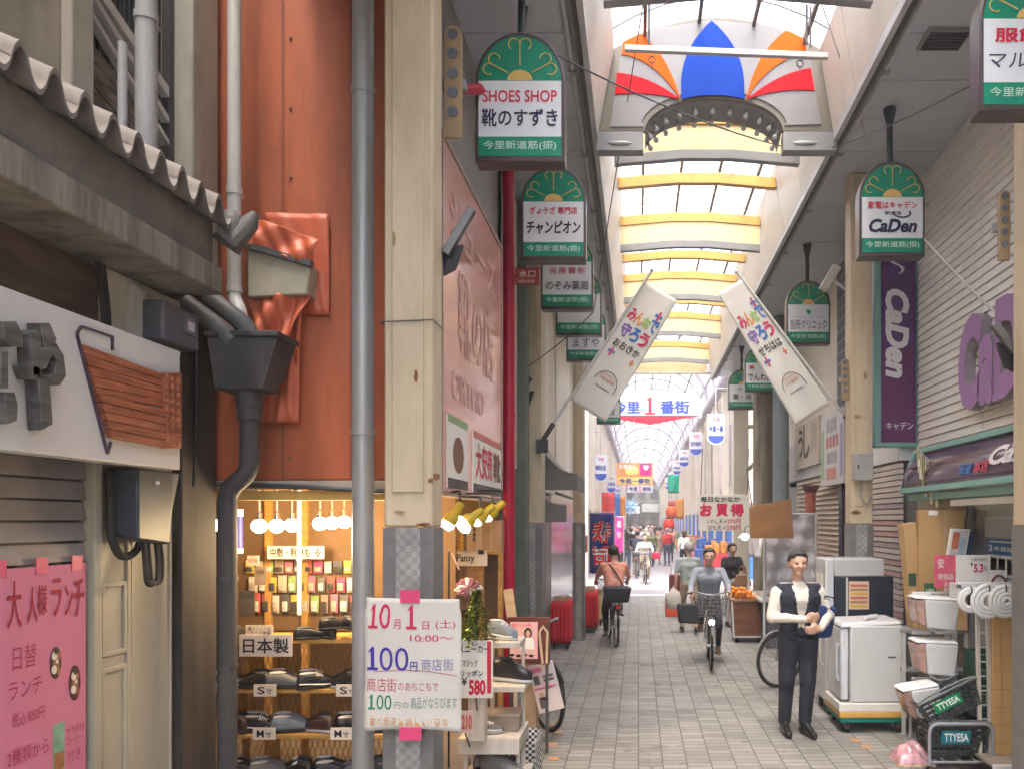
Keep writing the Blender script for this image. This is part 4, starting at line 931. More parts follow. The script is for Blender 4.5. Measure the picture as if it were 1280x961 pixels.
for i, (dx, dy, dz) in enumerate(((0, 0, 0), (.10, .06, .05))):
    pipe('drain_pipe', ['lower slanting dark drain pipe running into the black rain hopper', 'upper slanting dark drain pipe running into the black rain hopper'][i], smoothpath([(PX(232, Y) + dx, Y + dy, PZ(378, Y) + dz), (PX(278, Y) + dx, Y + dy, PZ(412, Y) + dz), (PX(292, Y) + dx, Y + dy, PZ(428, Y))], .06), .052, mat('drain_dark', (.13, .13, .13), .5, .2, 5))
t = thing('rain_hopper', 'black rain hopper box with a bent downpipe in front of the shoe shop', 'rain hopper', (PX(310, 4.6), 4.6, 2))
hop = mat('hopper_black', (.045, .042, .044), .65, .3, 5, .1, dirt=(.13, .115, .10), dirt_amt=.5, dirt_scale=4, stretch=(1, 1, .35))
Y0, Y1 = 4.52, 4.78
m = MB(); xa, xb = PX(267, 4.6), PX(354, 4.6); za, zb = PZ(488, 4.6), PZ(425, 4.6)
m.hexa([(xa + .03, Y0 + .03, za), (xb - .10, Y0 + .03, za), (xb - .10, Y1 - .03, za), (xa + .03, Y1 - .03, za)], [(xa, Y0, zb), (xb, Y0, zb), (xb, Y1, zb), (xa, Y1, zb)]); m.box(xa - .012, xb + .012, Y0 - .012, Y1 + .012, zb + .001, zb + .035)
m.build('box', hop, t, bev=.008)
m = MB(); c = Vector((PX(312, 4.65), 4.65, 0)); m.cyl((c.x, c.y, PZ(510, 4.65)), (c.x, c.y, za + .005), .075, .085); m.cyl((c.x, c.y, PZ(525, 4.65)), (c.x, c.y, PZ(510, 4.65)), .067); m.build('outlet', hop, t)
m = MB(); m.tube(smoothpath([(c.x, c.y, PZ(522, 4.65)), (c.x, c.y, PZ(590, 4.65)), (PX(284, 4.65), 4.65, PZ(612, 4.65)), (PX(284, 4.65), 4.65, .02)], .07), .055, 16); m.build('drain_tube', hop, t)
m = MB()
for py in (720, 830): m.cyl((PX(284, 4.65), 4.65, PZ(py, 4.65)), (PX(284, 4.65), 4.65, PZ(py + 6, 4.65)), .06)
m.build('clamp', dgrey, t)
# torn red sheet and the beige awning box that pokes through it
t = thing('awning_box', 'beige folded awning box poking out of the torn red sheet', 'awning', (-2.3, 4.9, 3.5)); Y = 4.80
m = MB(); pl = [(309, 372), (383, 368), (388, 330), (309, 308)]
m.prism([(PX(x, Y), PZ(y, Y)) for x, y in pl], Y, Y + .14); m.build('box', mat('awning_beige', (.34, .31, .23), .6, .15, 3), t, bev=.01)
m = MB(); m.bar(P(308, 307, Y - .01), P(390, 331, Y - .01), .05, .035); m.build('cover_strip', dgrey, t)
redsheet = mat('red_torn_sheet', (.52, .115, .05), .45, .14, 3, .2, dirt=(.22, .05, .02), dirt_amt=.5)
t = thing('torn_red_sheet', 'torn red plastic sheet hanging around the beige awning box', 'sheet', (-2.2, 4.9, 3))
def sheet(cs, Y, amp, nm, ph=0):
    q = [P(x, y, Y) for x, y in cs]
    f = lambda u, v: (q[0].lerp(q[1], u)).lerp(q[3].lerp(q[2], u), v) + Vector((0, amp * math.sin(u * 9 + v * 4 + ph) * .5 + amp * math.sin(u * 21 - v * 7) * .25, 0))
    MB().grid(f, 20, 16).build(nm, redsheet, t, solid=.004, smooth=80)
sheet([(310, 372), (388, 366), (355, 445), (318, 425)], 4.83, .06, 'upper_fold')
sheet([(352, 400), (378, 385), (371, 528), (322, 528)], 4.88, .03, 'hanging_strip', 2)
sheet([(312, 270), (400, 300), (388, 332), (312, 308)], 4.78, .04, 'lapped_edge', 1)
sheet([(330, 266), (411, 268), (411, 394), (380, 394)], 4.925, .008, 'patch', 3)
m = MB(); m.grid(lambda u, v: P(318 + 50 * u, 268 + 30 * v + 12 * u, 4.75), 8, 6); 
# plank signboard
t = thing('restaurant_signboard', 'white signboard with carved dark characters and bundled timber relief above the brown shutter', 'signboard', (-2.5, 3, 2.3))
TM = Matrix.Translation((-2.5, 0, 0)) @ Matrix.Rotation(R(90), 4, 'Z')     # local x -> +Y, local -y -> +X
m = MB(); m.M = TM; m.box(1.4, 4.19, 0.0, .10, 2.275, 2.92); m.build('board', mat('signboard_white', (.56, .545, .53), .4, .03, 2), t, bev=.006)
def SB(px, py): Yq = 960 * 2.5 / (798 - px); return (Yq, PZ(py, Yq))
m = MB(); m.M = TM
relief = wood_mat('relief_wood', (.16, .042, .02), (.40, .125, .055), 3.5, (6, 1.2, 14), .5, .3)
def relief_plank(cs, d):
    m.prism([SB(*p) for p in cs], -d, -.001)
N_ = 9
for g, (ya, yb_) in enumerate((((430, 497), (468, 508)), ((492, 548), (512, 560)))):
    for k in range(5):
        f0, f1 = k / 5, (k + 1) / 5
        a0 = 97 + 36 * ((ya[0] + (ya[1] - ya[0]) * f0 - 430) / 118); a1 = 97 + 36 * ((ya[0] + (ya[1] - ya[0]) * f1 - 430) / 118)
        zz0, zz1 = ya[0] + (ya[1] - ya[0]) * f0, ya[0] + (ya[1] - ya[0]) * f1
        ww0, ww1 = yb_[0] + (yb_[1] - yb_[0]) * f0, yb_[0] + (yb_[1] - yb_[0]) * f1
        relief_plank([(a0, zz0), (a1, zz1 - 1), (203, ww1 - .5), (200, ww0)], .02 + .012 * ((k * 3 + g) % 3))
m.prism([SB(*p) for p in ((199, 466), (220, 466), (220, 560), (199, 560))], -.03, -.001)
for i in range(9):
    for j in range(3):
        m.ell((SB(202 + j * 7, 470)[0], -.03, SB(205, 472 + i * 10)[1]), (.016, .012, .018), 6)
m.build('timber_relief', relief, t)
m = MB(); m.M = TM
def ln(pts, w=.012):
    q = [Vector((SB(*p)[0], -.006, SB(*p)[1])) for p in pts]
    for a, b in zip(q, q[1:]): m.bar(a, b, w, .008)
ln([(95, 420), (95, 416), (100, 408), (139, 421), (139, 438)]); ln([(95, 420), (133, 567), (137, 552)])
m.build('outline', mat('sign_outline', (.06, .035, .06), .5, .1), t)
m = MB(); m.M = TM      # carved characters
dkc = wood_mat('carved_character', (.035, .033, .03), (.13, .125, .115), 3, (5, 1, 9), .5, .2)
def carve(parts):
    for pl in parts: m.prism([SB(*p) for p in pl], -.062, -.001)
carve([[(32, 404), (44, 404), (53, 424), (50, 434), (36, 434)], [(19, 418), (27, 412), (33, 420), (32, 472), (22, 470)], [(32, 436), (52, 428), (62, 444), (65, 470), (57, 482), (42, 482), (40, 470), (50, 466), (53, 450), (47, 444), (40, 460), (32, 462)], [(13, 456), (28, 457), (33, 463), (34, 476), (20, 474)], [(29, 470), (44, 474), (48, 530), (34, 538)]])
m.M = TM @ Matrix.Translation((0, .003, 0)); carve([[(-14, 402), (2, 402), (10, 416), (11, 434), (-4, 434), (-14, 426)], [(-12, 490), (0, 490), (4, 505), (3, 526), (-10, 530)], [(-18, 440), (-8, 440), (-8, 486), (-18, 486)]])
m.build('carved_characters', dkc, t, bev=.004)
# electricity meter and dark service box
t = thing('electric_meter', 'grey electric meter on the wall above the white signboard', 'meter', (-2.6, 4.25, 3.05))
m = MB(); ya, yb_ = 4.12, 4.46
m.box(-2.69, -2.55, ya, yb_, 2.97, 3.185); m.build('case', mat('meter_grey', (.10, .10, .115), .35, .15), t, bev=.015)
MB().box(-2.72, -2.66, 4.03, 4.16, 2.93, 3.24).build('back_plate', mat('meter_plate', (.50, .47, .40), .6, .1), t, bev=.004)
m = MB(); m.box(-2.60, -2.57, 4.462, 4.485, 3.0, 3.15, 0); m.box(-2.549, -2.540, 4.30, 4.42, 3.05, 3.15, 0); m.box(-2.5395, -2.536, 4.33, 4.39, 3.07, 3.12, 1); m.build('window', [mat('meter_window', (.16, .15, .17), .15, .1), mat('meter_label', (.5, .42, .42), .5, .1)], t)
t = thing('service_box', 'dark blue grey electrical service box under the end of the white signboard', 'electric box', (-2.6, 4.1, 2.1))
sb = mat('service_box_slate', (.045, .055, .065), .4, .2, 5)
m = MB(); m.hexa([(-2.72, 3.93, 1.93), (-2.56, 3.93, 1.90), (-2.56, 4.20, 1.87), (-2.72, 4.20, 1.87)], [(-2.72, 3.93, 2.268), (-2.56, 3.93, 2.268), (-2.56, 4.24, 2.268), (-2.72, 4.24, 2.268)]); m.build('case', sb, t, bev=.012)
m = MB(); m.hexa([(-2.70, 4.205, 1.87), (-2.60, 4.205, 1.87), (-2.60, 4.27, 1.99), (-2.70, 4.27, 1.99)], [(-2.70, 4.245, 2.268), (-2.60, 4.245, 2.268), (-2.60, 4.36, 2.268), (-2.70, 4.36, 2.268)]); m.build('side_cover', mat('service_cover', (.13, .13, .14), .4, .15), t, bev=.012)
m = MB(); m.ell((-2.556, 4.08, 2.20), (.008, .02, .012), 10); m.build('knob', lgrey, t)
m = MB()
for r_, y0 in ((.07, 4.06), (.055, 4.07), (.06, 4.10)): m.tube(smoothpath([(-2.62, y0, 1.90), (-2.60, y0 + .0, 1.72 - r_), (-2.60, y0 + .09, 1.66), (-2.62, y0 + .13, 1.78), (-2.63, y0 + .12, 1.90)], .06), .011, 8)
m.tube(smoothpath([(-2.69, 3.91, 2.25), (-2.68, 3.905, 1.9), (-2.66, 3.95, 1.80), (-2.65, 4.05, 1.83), (-2.64, 4.08, 1.9)], .06), .02, 8)
m.build('cable', rubber, t)
m = MB()
for k in range(3): m.tube(smoothpath([(-2.62 - .015 * k, 4.56, 3.25), (-2.62 - .01 * k, 4.555 + .02 * k, 2.8), (-2.63, 4.57, 2.5), (-2.64, 4.56, 2.2)], .1), .010, 6)
tag(m.build('hanging_cable', rubber), 'bundle of thin black cables running down beside the dark timber post', 'cable')
m = MB()
for k in range(2): m.tube(smoothpath([(-2.66, 3.78 + k * .03, 3.27), (-2.64, 3.80 + k * .03, 3.0), (-2.66, 3.82 + .02 * k, 2.80)], .1), .014, 6)
tag(m.build('hanging_cable', rubber), 'two black cables dropping behind the white signboard from the eave', 'cable')

# pink posters taped to the shutter
def on_shutter(y0, y1, z0, z1): return y0, y1, z0, z1
pinkp = mat('pink_paper', (.62, .19, .29), .8, .05, 3, .05)
tapem = mat('pink_tape', (.62, .055, .16), .4, .1)
pen_r = mat('red_marker', (.36, .004, .03), .7, .2, 30); pen_p = mat('pink_marker', (.42, .03, .10), .8, .2, 30)
TS = Matrix.Translation((-2.735, 0, 0)) @ Matrix.Rotation(R(90), 4, 'Z')
t = thing('lunch_poster', 'pink handwritten lunch poster with food photos taped to the brown shutter', 'poster', (-2.73, 3.5, 1))
ya, yb_ = 3.28, 3.80
m = MB(); m.M = TS; m.box(ya, yb_, 0, .002, .62, 1.79); m.build('sheet', pinkp, t, smooth=0)
m = MB(); m.M = TS
for y in (3.285, 3.52, 3.74): m.box(y - .035, y + .035, -.004, -.0005, 1.755, 1.83)
m.build('tape', tapem, t)
def SP(px, py): Yq = 960 * 2.735 / (798 - px); return (Yq, PZ(py, Yq))
m = MB(); m.M = TS
def tx(s, px0, py0, px1, py1, k, b=-.004):
    a = SP(px0, (py0 + py1) / 2)[0]; c = SP(px1, (py0 + py1) / 2)[0]; pm = (px0 + px1) / 2
    m.text(s, a, c, SP(pm, py1)[1], SP(pm, py0)[1], -.003, k, b)
for s, a in (("大", (8, 725, 26, 785)), ("人", (33, 733, 46, 778)), ("様", (46, 730, 58, 768)), ("ラ", (64, 722, 76, 770)), ("ン", (80, 730, 90, 768)), ("チ", (91, 722, 104, 770))): tx(s, *a, 0, .008)
for s, a in (("日替", (15, 805, 45, 835)), ("ランチ", (10, 848, 52, 870)), ("税込 850円", (14, 886, 55, 903)), ("2種類から", (8, 930, 60, 950)), ("サラダ付", (82, 905, 104, 915)), ("コーヒー", (82, 918, 102, 928)), ("付き", (84, 935, 100, 950))): tx(s, *a, 1)
m.build('lettering', [pen_r, pen_p], t, smooth=0)
food = [mat('food_tray', (.09, .04, .03), .5, .2), mat('food_brown', (.36, .15, .06), .5, .4, 30), mat('food_white', (.72, .66, .58), .5, .2, 20), mat('food_dark', (.06, .05, .05), .5, .3)]
for (px, py, a_, b_) in ((69, 828, .034, .075), (93, 853, .036, .085)):
    m = MB(); m.M = TS; y, z = SP(px, py)
    m.prism([(y + a_ * math.cos(R(q)) * (1 if abs(math.cos(R(q))) > .3 else 1), z + b_ * math.sin(R(q))) for q in range(0, 360, 15)], -.0035, -.0005, 0)
    for dx, dz, r_, k in ((-.01, .035, .016, 2), (.012, .03, .014, 1), (.0, -.005, .02, 1), (-.012, -.03, .016, 2), (.013, -.04, .014, 1), (0, .055, .012, 3), (.006, .006, .008, 2)):
        m.prism([(y + dx + r_ * math.cos(R(q)), z + dz + r_ * 1.3 * math.sin(R(q))) for q in range(0, 360, 30)], -.0045 - .0003 * k, -.0036, k)
    m.build('food_photo', food, t, smooth=0)
m = MB(); m.M = TS; y, z = SP(73, 935); m.box(y - .035, y + .035, -.003, -.0005, z - .12, z + .12, 0); m.box(y - .03, y + .03, -.004, -.0032, z - .1, z - .02, 1); m.build('food_photo', [mat('photo_green', (.22, .40, .26), .5, .3, 12), food[1]], t, smooth=0)
t2 = thing('lunch_poster', 'second pink poster at the left edge, mostly out of view', 'poster', (-2.73, 3.2, 1))
m = MB(); m.M = TS; m.box(2.7, 3.262, 0, .002, .3, 1.0); m.build('sheet', pinkp, t2, smooth=0)
m = MB(); m.M = TS; m.box(3.20, 3.27, -.004, -.0005, .93, 1.03); m.build('tape', tapem, t2)

# ================================================================ PINK SIGN PANEL AND FITTINGS ON THE STREET SIDE OF THE SHOE SHOP
TPm = Matrix.Translation((SX - .03, 0, 0)) @ Matrix.Rotation(R(90), 4, 'Z')
def QP(px, py, X=SX + .05): Yq = 960 * -X / (798 - px); return (Yq, PZ(py, Yq))
t = thing('pink_sign_panel', 'large faded pink sign panel with washed out lettering above the yellow spot lamps', 'signboard', (SX, 6.2, 2.2))
m = MB(); m.M = TPm; m.box(5.06, 7.22, -.08, -.003, 2.19, 4.53); m.build('panel', mat('faded_pink_panel', (.72, .34, .28), .22, .14, .8, .02, dirt=(.78, .56, .48), dirt_amt=.5, dirt_scale=.9, spec=.6), t, bev=.01)
m = MB(); m.M = TPm; m.box(5.03, 5.058, -.09, 0, 2.17, 4.56); m.box(7.222, 7.26, -.09, 0, 2.17, 4.56); m.box(5.058, 7.222, -.09, 0, 4.532, 4.57); m.box(5.058, 7.222, -.09, 0, 2.165, 2.188); m.build('frame', mat('panel_frame_rust', (.40, .30, .24), .4, .2), t)
m = MB(); m.M = TPm; fade = mat('faded_lettering', (.70, .40, .34), .4, .1)
m.text("シューズ", 5.25, 6.9, 3.95, 4.3, -.084, 0, .03); m.text("靴の店", 5.5, 6.8, 3.2, 3.8, -.084, 0, .03); m.text("ORTHO", 5.3, 6.4, 2.85, 3.05, -.084, 0, .02); m.build('lettering', fade, t, smooth=0)
for nm, y0, y1, z0, z1, hc, lb in (('sale_poster', 5.15, 5.75, 2.22, 2.72, mat('poster_leaf', (.22, .36, .16), .5, .1), 'white poster with a green edge and brown figure on the pink panel'), ('sale_poster', 5.95, 7.15, 2.22, 2.70, mat('poster_red_edge', (.58, .14, .12), .5, .1), 'wide white poster with black and red characters on the pink panel')):
    q = thing(nm, lb, 'poster', (SX, y0, z0)); m = MB(); m.M = TPm; m.box(y0, y1, -.092, -.0815, z0, z1, 0); m.build('sheet', paper, q)
    m = MB(); m.M = TPm; m.box(y0, y1, -.0955, -.0925, z1 - .05, z1, 0); m.box(y0, y1, -.0955, -.0925, z0, z0 + .07, 1); m.build('edge', [hc, mat('poster_dark', (.07, .06, .06), .5, .2)], q)
    m = MB(); m.M = TPm
    if y1 - y0 > 1: m.text("大安売", y0 + .08, y1 - .45, z0 + .12, z1 - .08, -.095, 0, .03); m.text("靴", y1 - .4, y1 - .06, z0 + .12, z1 - .1, -.095, 1, .04)
    else: m.prism([(y0 + .3 + .16 * math.cos(R(a)), z0 + .24 + .13 * math.sin(R(a))) for a in range(0, 360, 30)], -.096, -.0928, 1)
    m.build('lettering', [red_s, mat('poster_brown', (.22, .10, .06), .6, .2)], q, smooth=0)
# yellow clip-on spot lamps
yel = mat('yellow_lamp', (.50, .36, .02), .3, .08)
lampw = lamp_mat('lit_spot_face', (1, .90, .74), 1.2)
for i, (px, py, dx, dz, Yq, lit) in enumerate([(566, 645, -.6, -1, 5.3, 0), (588, 648, -.9, -.75, 5.45, 0), (604, 643, -.8, -.7, 5.75, 0), (617, 638, -.8, -.7, 6.1, 0)]):
    t = thing('spot_lamp', ['yellow spot lamp nearest the column under the pink panel', 'yellow spot lamp with a big white bulb facing the street', 'third yellow spot lamp along the pink panel', 'farthest yellow spot lamp beside the red pipe'][i], 'lamp', P(px, py, Yq), 0, 'yellow spot lamps under the pink panel')
    c = P(px, py, Yq); d = Vector((dx, -.5 if i == 1 else -.2, dz)).normalized()
    m = MB(); m.tube([c - d * .11, c - d * .10, c - d * .03, c + d * .0, c + d * .05], [.02, .028, .03, .048, .052], 14); sd = m.build('shade', yel, t)
    m = MB(); m.tube([c + d * .045, c + d * .075, c + d * .10], [.045, .05, .03] if i != 1 else [.06, .075, .05], 14); m.build('bulb', lampw, sd)
    m = MB(); m.tube([c - d * .09, c - d * .09 + Vector((0, 0, .10))], .008, 6); m.tube([c - d * .09 + Vector((0, 0, .10)), Vector((SX - .02, c.y, c.z + .16))], .008, 6); m.build('arm', black, t)
# dark red standpipe with its small sign, green post
Y = 7.5; pipe('standpipe', 'dark red standpipe rising beside the shoe shop', [(PX(636, Y), Y, .01), (PX(636, Y), Y, CZ - .01)], .058, redpaint, [(PX(636, Y), Y, PZ(520, Y)), (PX(636, Y), Y, PZ(640, Y))])
t = thing('hydrant_sign', 'small dull red plate sign with two white characters beside the red standpipe', 'sign', P(657, 346, 7.6)); Y = 7.58
rect(m := MB(), 644, 335, 674, 356, Y, .015); m.build('plate', mat('hydrant_red', (.42, .05, .06), .5, .1), t, bev=.003)
m = MB(); m.text("水口", PX(649, Y), PX(669, Y), PZ(347, Y), PZ(338, Y), Y - .003, 0, .02); m.text("消防専用", PX(647, Y), PX(668, Y), PZ(354, Y), PZ(350, Y), Y - .003, 0); m.build('lettering', white, t, smooth=0)
m = MB(); m.box(PX(640, Y), PX(646, Y), Y + .004, Y + .012, PZ(348, Y), PZ(343, Y)); m.build('bracket', dgrey, t)
# perforated brackets on the columns
def perf(px0, px1, py0, py1, Y, label, holes=5, rx=0):
    t = thing('perforated_bracket', label, 'bracket', (PX((px0 + px1) / 2, Y), Y, PZ(py1, Y)), 0, 'perforated flag brackets on the columns')
    xa, xb, za, zb = PX(px0, Y), PX(px1, Y), PZ(py1, Y), PZ(py0, Y); w = (xb - xa) / 2; xm = (xa + xb) / 2
    m = MB(); m.prism([(xa, za), (xb, za)] + [(xm + w * math.cos(R(a)), zb - w + w * math.sin(R(a))) for a in range(0, 181, 20)], Y, Y + .03); m.build('plate', mat('bracket_tan', (.34, .24, .13), .5, .15), t, bev=.003)
    for k in range(holes):
        z = zb - w - k * (zb - za - w) / (holes + .3); MB().lathe([(0, -.004), (w * .62, -.004), (w * .62, .002)], (xm, Y - .002, z), 14, axis='y').build('hole', mat('bracket_hole', (.13, .14, .16), .6, .1), t)
    m = MB(); m.box(xa - .02, xb + .02, Y + .031, Y + .07, (za + zb) / 2 - .03, (za + zb) / 2 + .03); m.build('clamp', grey, t)
perf(555, 577, 32, 172, 4.74, 'long tan bracket plate with round holes beside the nearest left column')
perf(1249, 1263, 238, 325, 5.22, 'tan bracket plate with round holes on the near right column')
perf(1052, 1061, 448, 500, 8.45, 'short tan bracket plate with holes on the right column by the fridge')
t = thing('red_side_arm', 'dark red side arm sticking out behind the nearest left hanging sign', 'arm', P(580, 112, 4.85)); Y = 4.86
m = MB(); m.tube([P(570, 112, Y), P(600, 112, Y + .3)], .035, 10); m.build('tube', redpaint, t)
MB().ell(P(568, 112, Y - .02), (.03, .02, .03), 10).build('cap', redpaint, t)
def holder(px, py, px2, py2, Y, sg, label):
    t = thing('flag_holder', label, 'flag holder', P(px, py, Y)); a, b = P(px, py, Y), P(px2, py2, Y)
    m = MB(); m.bar(a, b, .05, .05); m.build('socket', mat('holder_steel', (.17, .165, .16), .35, .2, metal=.6), t, bev=.004)
    m = MB(); pl = [(px - 5 * sg, py - 8), (px + 22 * sg, py - 12), (px + 12 * sg, py + 18), (px - 3 * sg, py + 26)]
    m.prism([(PX(x, Y + .03), PZ(y, Y + .03)) for x, y in pl], Y + .03, Y + .06); m.build('plate', black, t, bev=.003)
holder(557, 318, 590, 262, 4.6, 1, 'dark empty flag holder angled up from the nearest left column')
holder(1268, 440, 1242, 405, 5.15, -1, 'dark empty flag holder on the near right column in front of the purple letters')
holder(646, 500, 664, 472, 9.25, 1, 'small dark flag holder on the second left column')
t = thing('floodlight', 'small black camera box under the left ceiling by the pink panel', 'camera', P(608, 262, 7.4)); c = P(608, 263, 7.4)
MB().box(c.x - .06, c.x + .055, c.y - .06, c.y + .06, c.z - .075, c.z + .075).build('case', black, t, bev=.015)
m = MB(); m.ell(c + Vector((.02, -.06, -.02)), (.035, .03, .035), 10); m.build('lens', mat('lens_dark', (.02, .02, .03), .1, .05), t)
m = MB(); m.tube([c + Vector((-.05, .0, 0)), c + Vector((-.14, .1, 0))], .015, 6); m.build('bracket', black, t)
# lamp on an arm on the right, in front of the slate wall
t = thing('floodlight', 'pale grey floodlight on a bent arm beside the right column', 'floodlight', P(1038, 348, 8.8)); Y = 8.7
m = MB(); m.bar(P(1029, 362, Y), P(1046, 334, Y), .12, .10); m.build('case', mat('flood_grey', (.40, .38, .33), .5, .1), t, bev=.012)
m = MB(); m.tube(smoothpath([P(1040, 350, Y), P(1062, 365, Y), P(1078, 378, Y)], .06), .018, 8); m.build('arm', lgrey, t)
m = MB(); m.bar(P(1025, 360, Y - .02), P(1041, 332, Y - .02), .10, .012); m.build('lens', mat('flood_lens', (.55, .52, .45), .2, .1), t)

# ================================================================ AWNINGS OF THE LEFT ROW
def awning(px1, py_t, py_m, py_b, Y, dep, label):
    t = thing('shop_awning', label, 'awning', (-1.42, Y, PZ(py_b, Y)), 0, 'grey awnings of the left row')
    xo = PX(px1, Y); zt, zm, zb = PZ(py_t, Y), PZ(py_m, Y), PZ(py_b, Y); xi = -1.40
    f = lambda u, v: Vector((xi + (xo - xi) * u, Y + dep * v, zt + (zm - zt) * (1 - (1 - u) ** 2.0)))
    m = MB().grid(f, 12, 6); m.build('fabric', mat('awning_taupe', (.36, .32, .26), .7, .1), t, solid=.01, smooth=80)
    m = MB(); m.prism([(f(u / 8, 0).x, f(u / 8, 0).z - .012) for u in range(9)][::-1] + [(xi, zb), (xo, zb)], Y - .006, Y + .006); m.box(xo - .006, xo + .006, Y + .01, Y + dep, zb, zm - .012); m.build('valance', mat('awning_grey', (.17, .165, .16), .7, .15), t)
awning(721, 540, 592, 612, 10.1, 1.3, 'upper curved grey awning just past the second left column')
awning(706, 606, 630, 652, 9.86, .2, 'lower small grey awning below the curved one')
# small red plate on far column + green lit shop sign
t = thing('wall_plate', 'small faded red plate on the cream wall beside the navy nobori', 'sign', P(732, 680, 13.3)); Y = 13.15
rect(m := MB(), 729.5, 669, 734.5, 690, Y, .02); m.build('plate', mat('plate_red', (.45, .12, .10), .5, .1), t)
m = MB(); m.text("止", PX(730.5, Y), PX(733.5, Y), PZ(679, Y), PZ(673, Y), Y - .003); m.build('lettering', white, t, smooth=0)
# ================================================================ SHOES
sole_dk = mat('shoe_sole_black', (.02, .02, .022), .7, .2, 10); sole_lt = mat('shoe_sole_grey', (.42, .42, .42), .6, .1, 10)
lea = {'black': mat('leather_black', (.02, .02, .023), .35, .25, 9, .1), 'brown': mat('leather_dark_brown', (.06, .03, .025), .35, .25, 9, .1), 'grey': mat('suede_grey', (.17, .165, .165), .7, .2, 9, .15), 'slate': mat('mesh_slate', (.20, .23, .26), .6, .2, 14, .15), 'tan': mat('leather_tan', (.30, .19, .11), .5, .2, 9, .1)}
lining = {'pale': mat('shoe_lining_pale', (.55, .52, .48), .8, .1, 10), 'dark': mat('shoe_lining_dark', (.05, .05, .05), .8, .2, 10)}
SHOE = {}
def shoe(label, loc, rz, key='black', lin='pale', L=.27, sole=None, trim=False, group=None, tilt=0, hs_=1.25):
    sole = sole or sole_dk
    t = thing('shoe', label, 'shoe', (0, 0, 0), 0, group)
    ts = [0, .04, .12, .25, .4, .55, .7, .82, .92, .98, 1]
    wd = [.012, .028, .035, .036, .034, .038, .045, .046, .038, .022, .006]
    hs = [q * hs_ for q in [.05, .072, .082, .084, .080, .074, .062, .052, .045, .038, .03]]
    n = 14; s = L / .27
    def loft(m, z0f, wf, zf, k=0, cap=True):
        vs = []
        for i, tt in enumerate(ts):
            for j in range(n):
                a = 2 * math.pi * j / n; w = wf(i); z0, z1 = z0f(i), zf(i)
                cx2, sz = math.cos(a), math.sin(a)
                vs.append(((tt - .5) * L, math.copysign(abs(cx2) ** .7, cx2) * w * s, ((z0 + z1) / 2 + (z1 - z0) / 2 * math.copysign(abs(sz) ** .8, sz)) * s))
        fs = [(i * n + j, i * n + (j + 1) % n, (i + 1) * n + (j + 1) % n, (i + 1) * n + j) for i in range(len(ts) - 1) for j in range(n)]
        fs += [tuple(range(n - 1, -1, -1)), tuple((len(ts) - 1) * n + j for j in range(n))]
        m.add(vs, fs, k)
    m = MB(); loft(m, lambda i: 0 if i else .002, lambda i: wd[i] * 1.06, lambda i: .022 + .010 * (1 - ts[i])); m.build('sole', sole, t, smooth=60)
    m = MB(); loft(m, lambda i: .018, lambda i: wd[i], lambda i: hs[i]); m.build('upper', lea[key], t, smooth=70)
    m = MB(); m.ell((-.20 * L, 0, .081 * s * hs_), (.24 * L, .027 * s, .012 * s), 12); m.build('lining', lining[lin], t)
    if trim:
        m = MB()
        for k in range(4): m.tube([((.02 + k * .055) * L, -.03 * s, (.067 - k * .004) * s * hs_), ((.02 + k * .055) * L, 0, (.083 - k * .005) * s * hs_), ((.02 + k * .055) * L, .03 * s, (.067 - k * .004) * s * hs_)], .004, 5)
        m.tube([(-.45 * L, -.034 * s, .05 * s), (-.1 * L, -.037 * s, .04 * s), (.2 * L, -.045 * s, .032 * s), (.42 * L, -.036 * s, .032 * s)], .005, 5)
        m.build('laces', paper, t)
    t.location = loc; t.rotation_euler = (0, tilt, rz); return t
# ---------------------------------------------------------------- shelf unit inside the shoe shop
yw = wood_mat('yellow_wood', (.42, .22, .05), (.60, .34, .09), 3, (1, 1, 8), .5)
uy = 5.6
un = thing('shoe_shelf', 'yellow wooden shelf unit of shoes behind the open front of the lit shoe shop', 'shelf', (-2.3, uy, 0))
for z, dep in ((1.148, .30), (.80, .34), (.49, .38), (.17, .42)):
    MB().box(-3.1, -1.62, uy - dep + .2, uy + .25, z - .03, z).build('board', yw, un, bev=.004)
for px in (292, 331, 444): x = PX(px, uy); MB().box(x - .022, x + .022, uy + .16, uy + .20, .005, 1.115).build('post', yw, un, bev=.003)
MB().box(-1.66, -1.62, uy + .19, uy + .24, .005, 2.6).build('post', yw, un, bev=.003)
m = MB()
for k in range(38):
    for s in (-1, 1):
        a = Vector((-3.1 + k * .042, uy + .22, .18)); b = a + Vector((s * .30, 0, .92))
        if -3.1 < b.x < -1.6: m.tube([a, b], .003, 4)
m.build('wire_mesh', mat('mesh_brass', (.40, .28, .12), .4, .1, metal=.6), un)
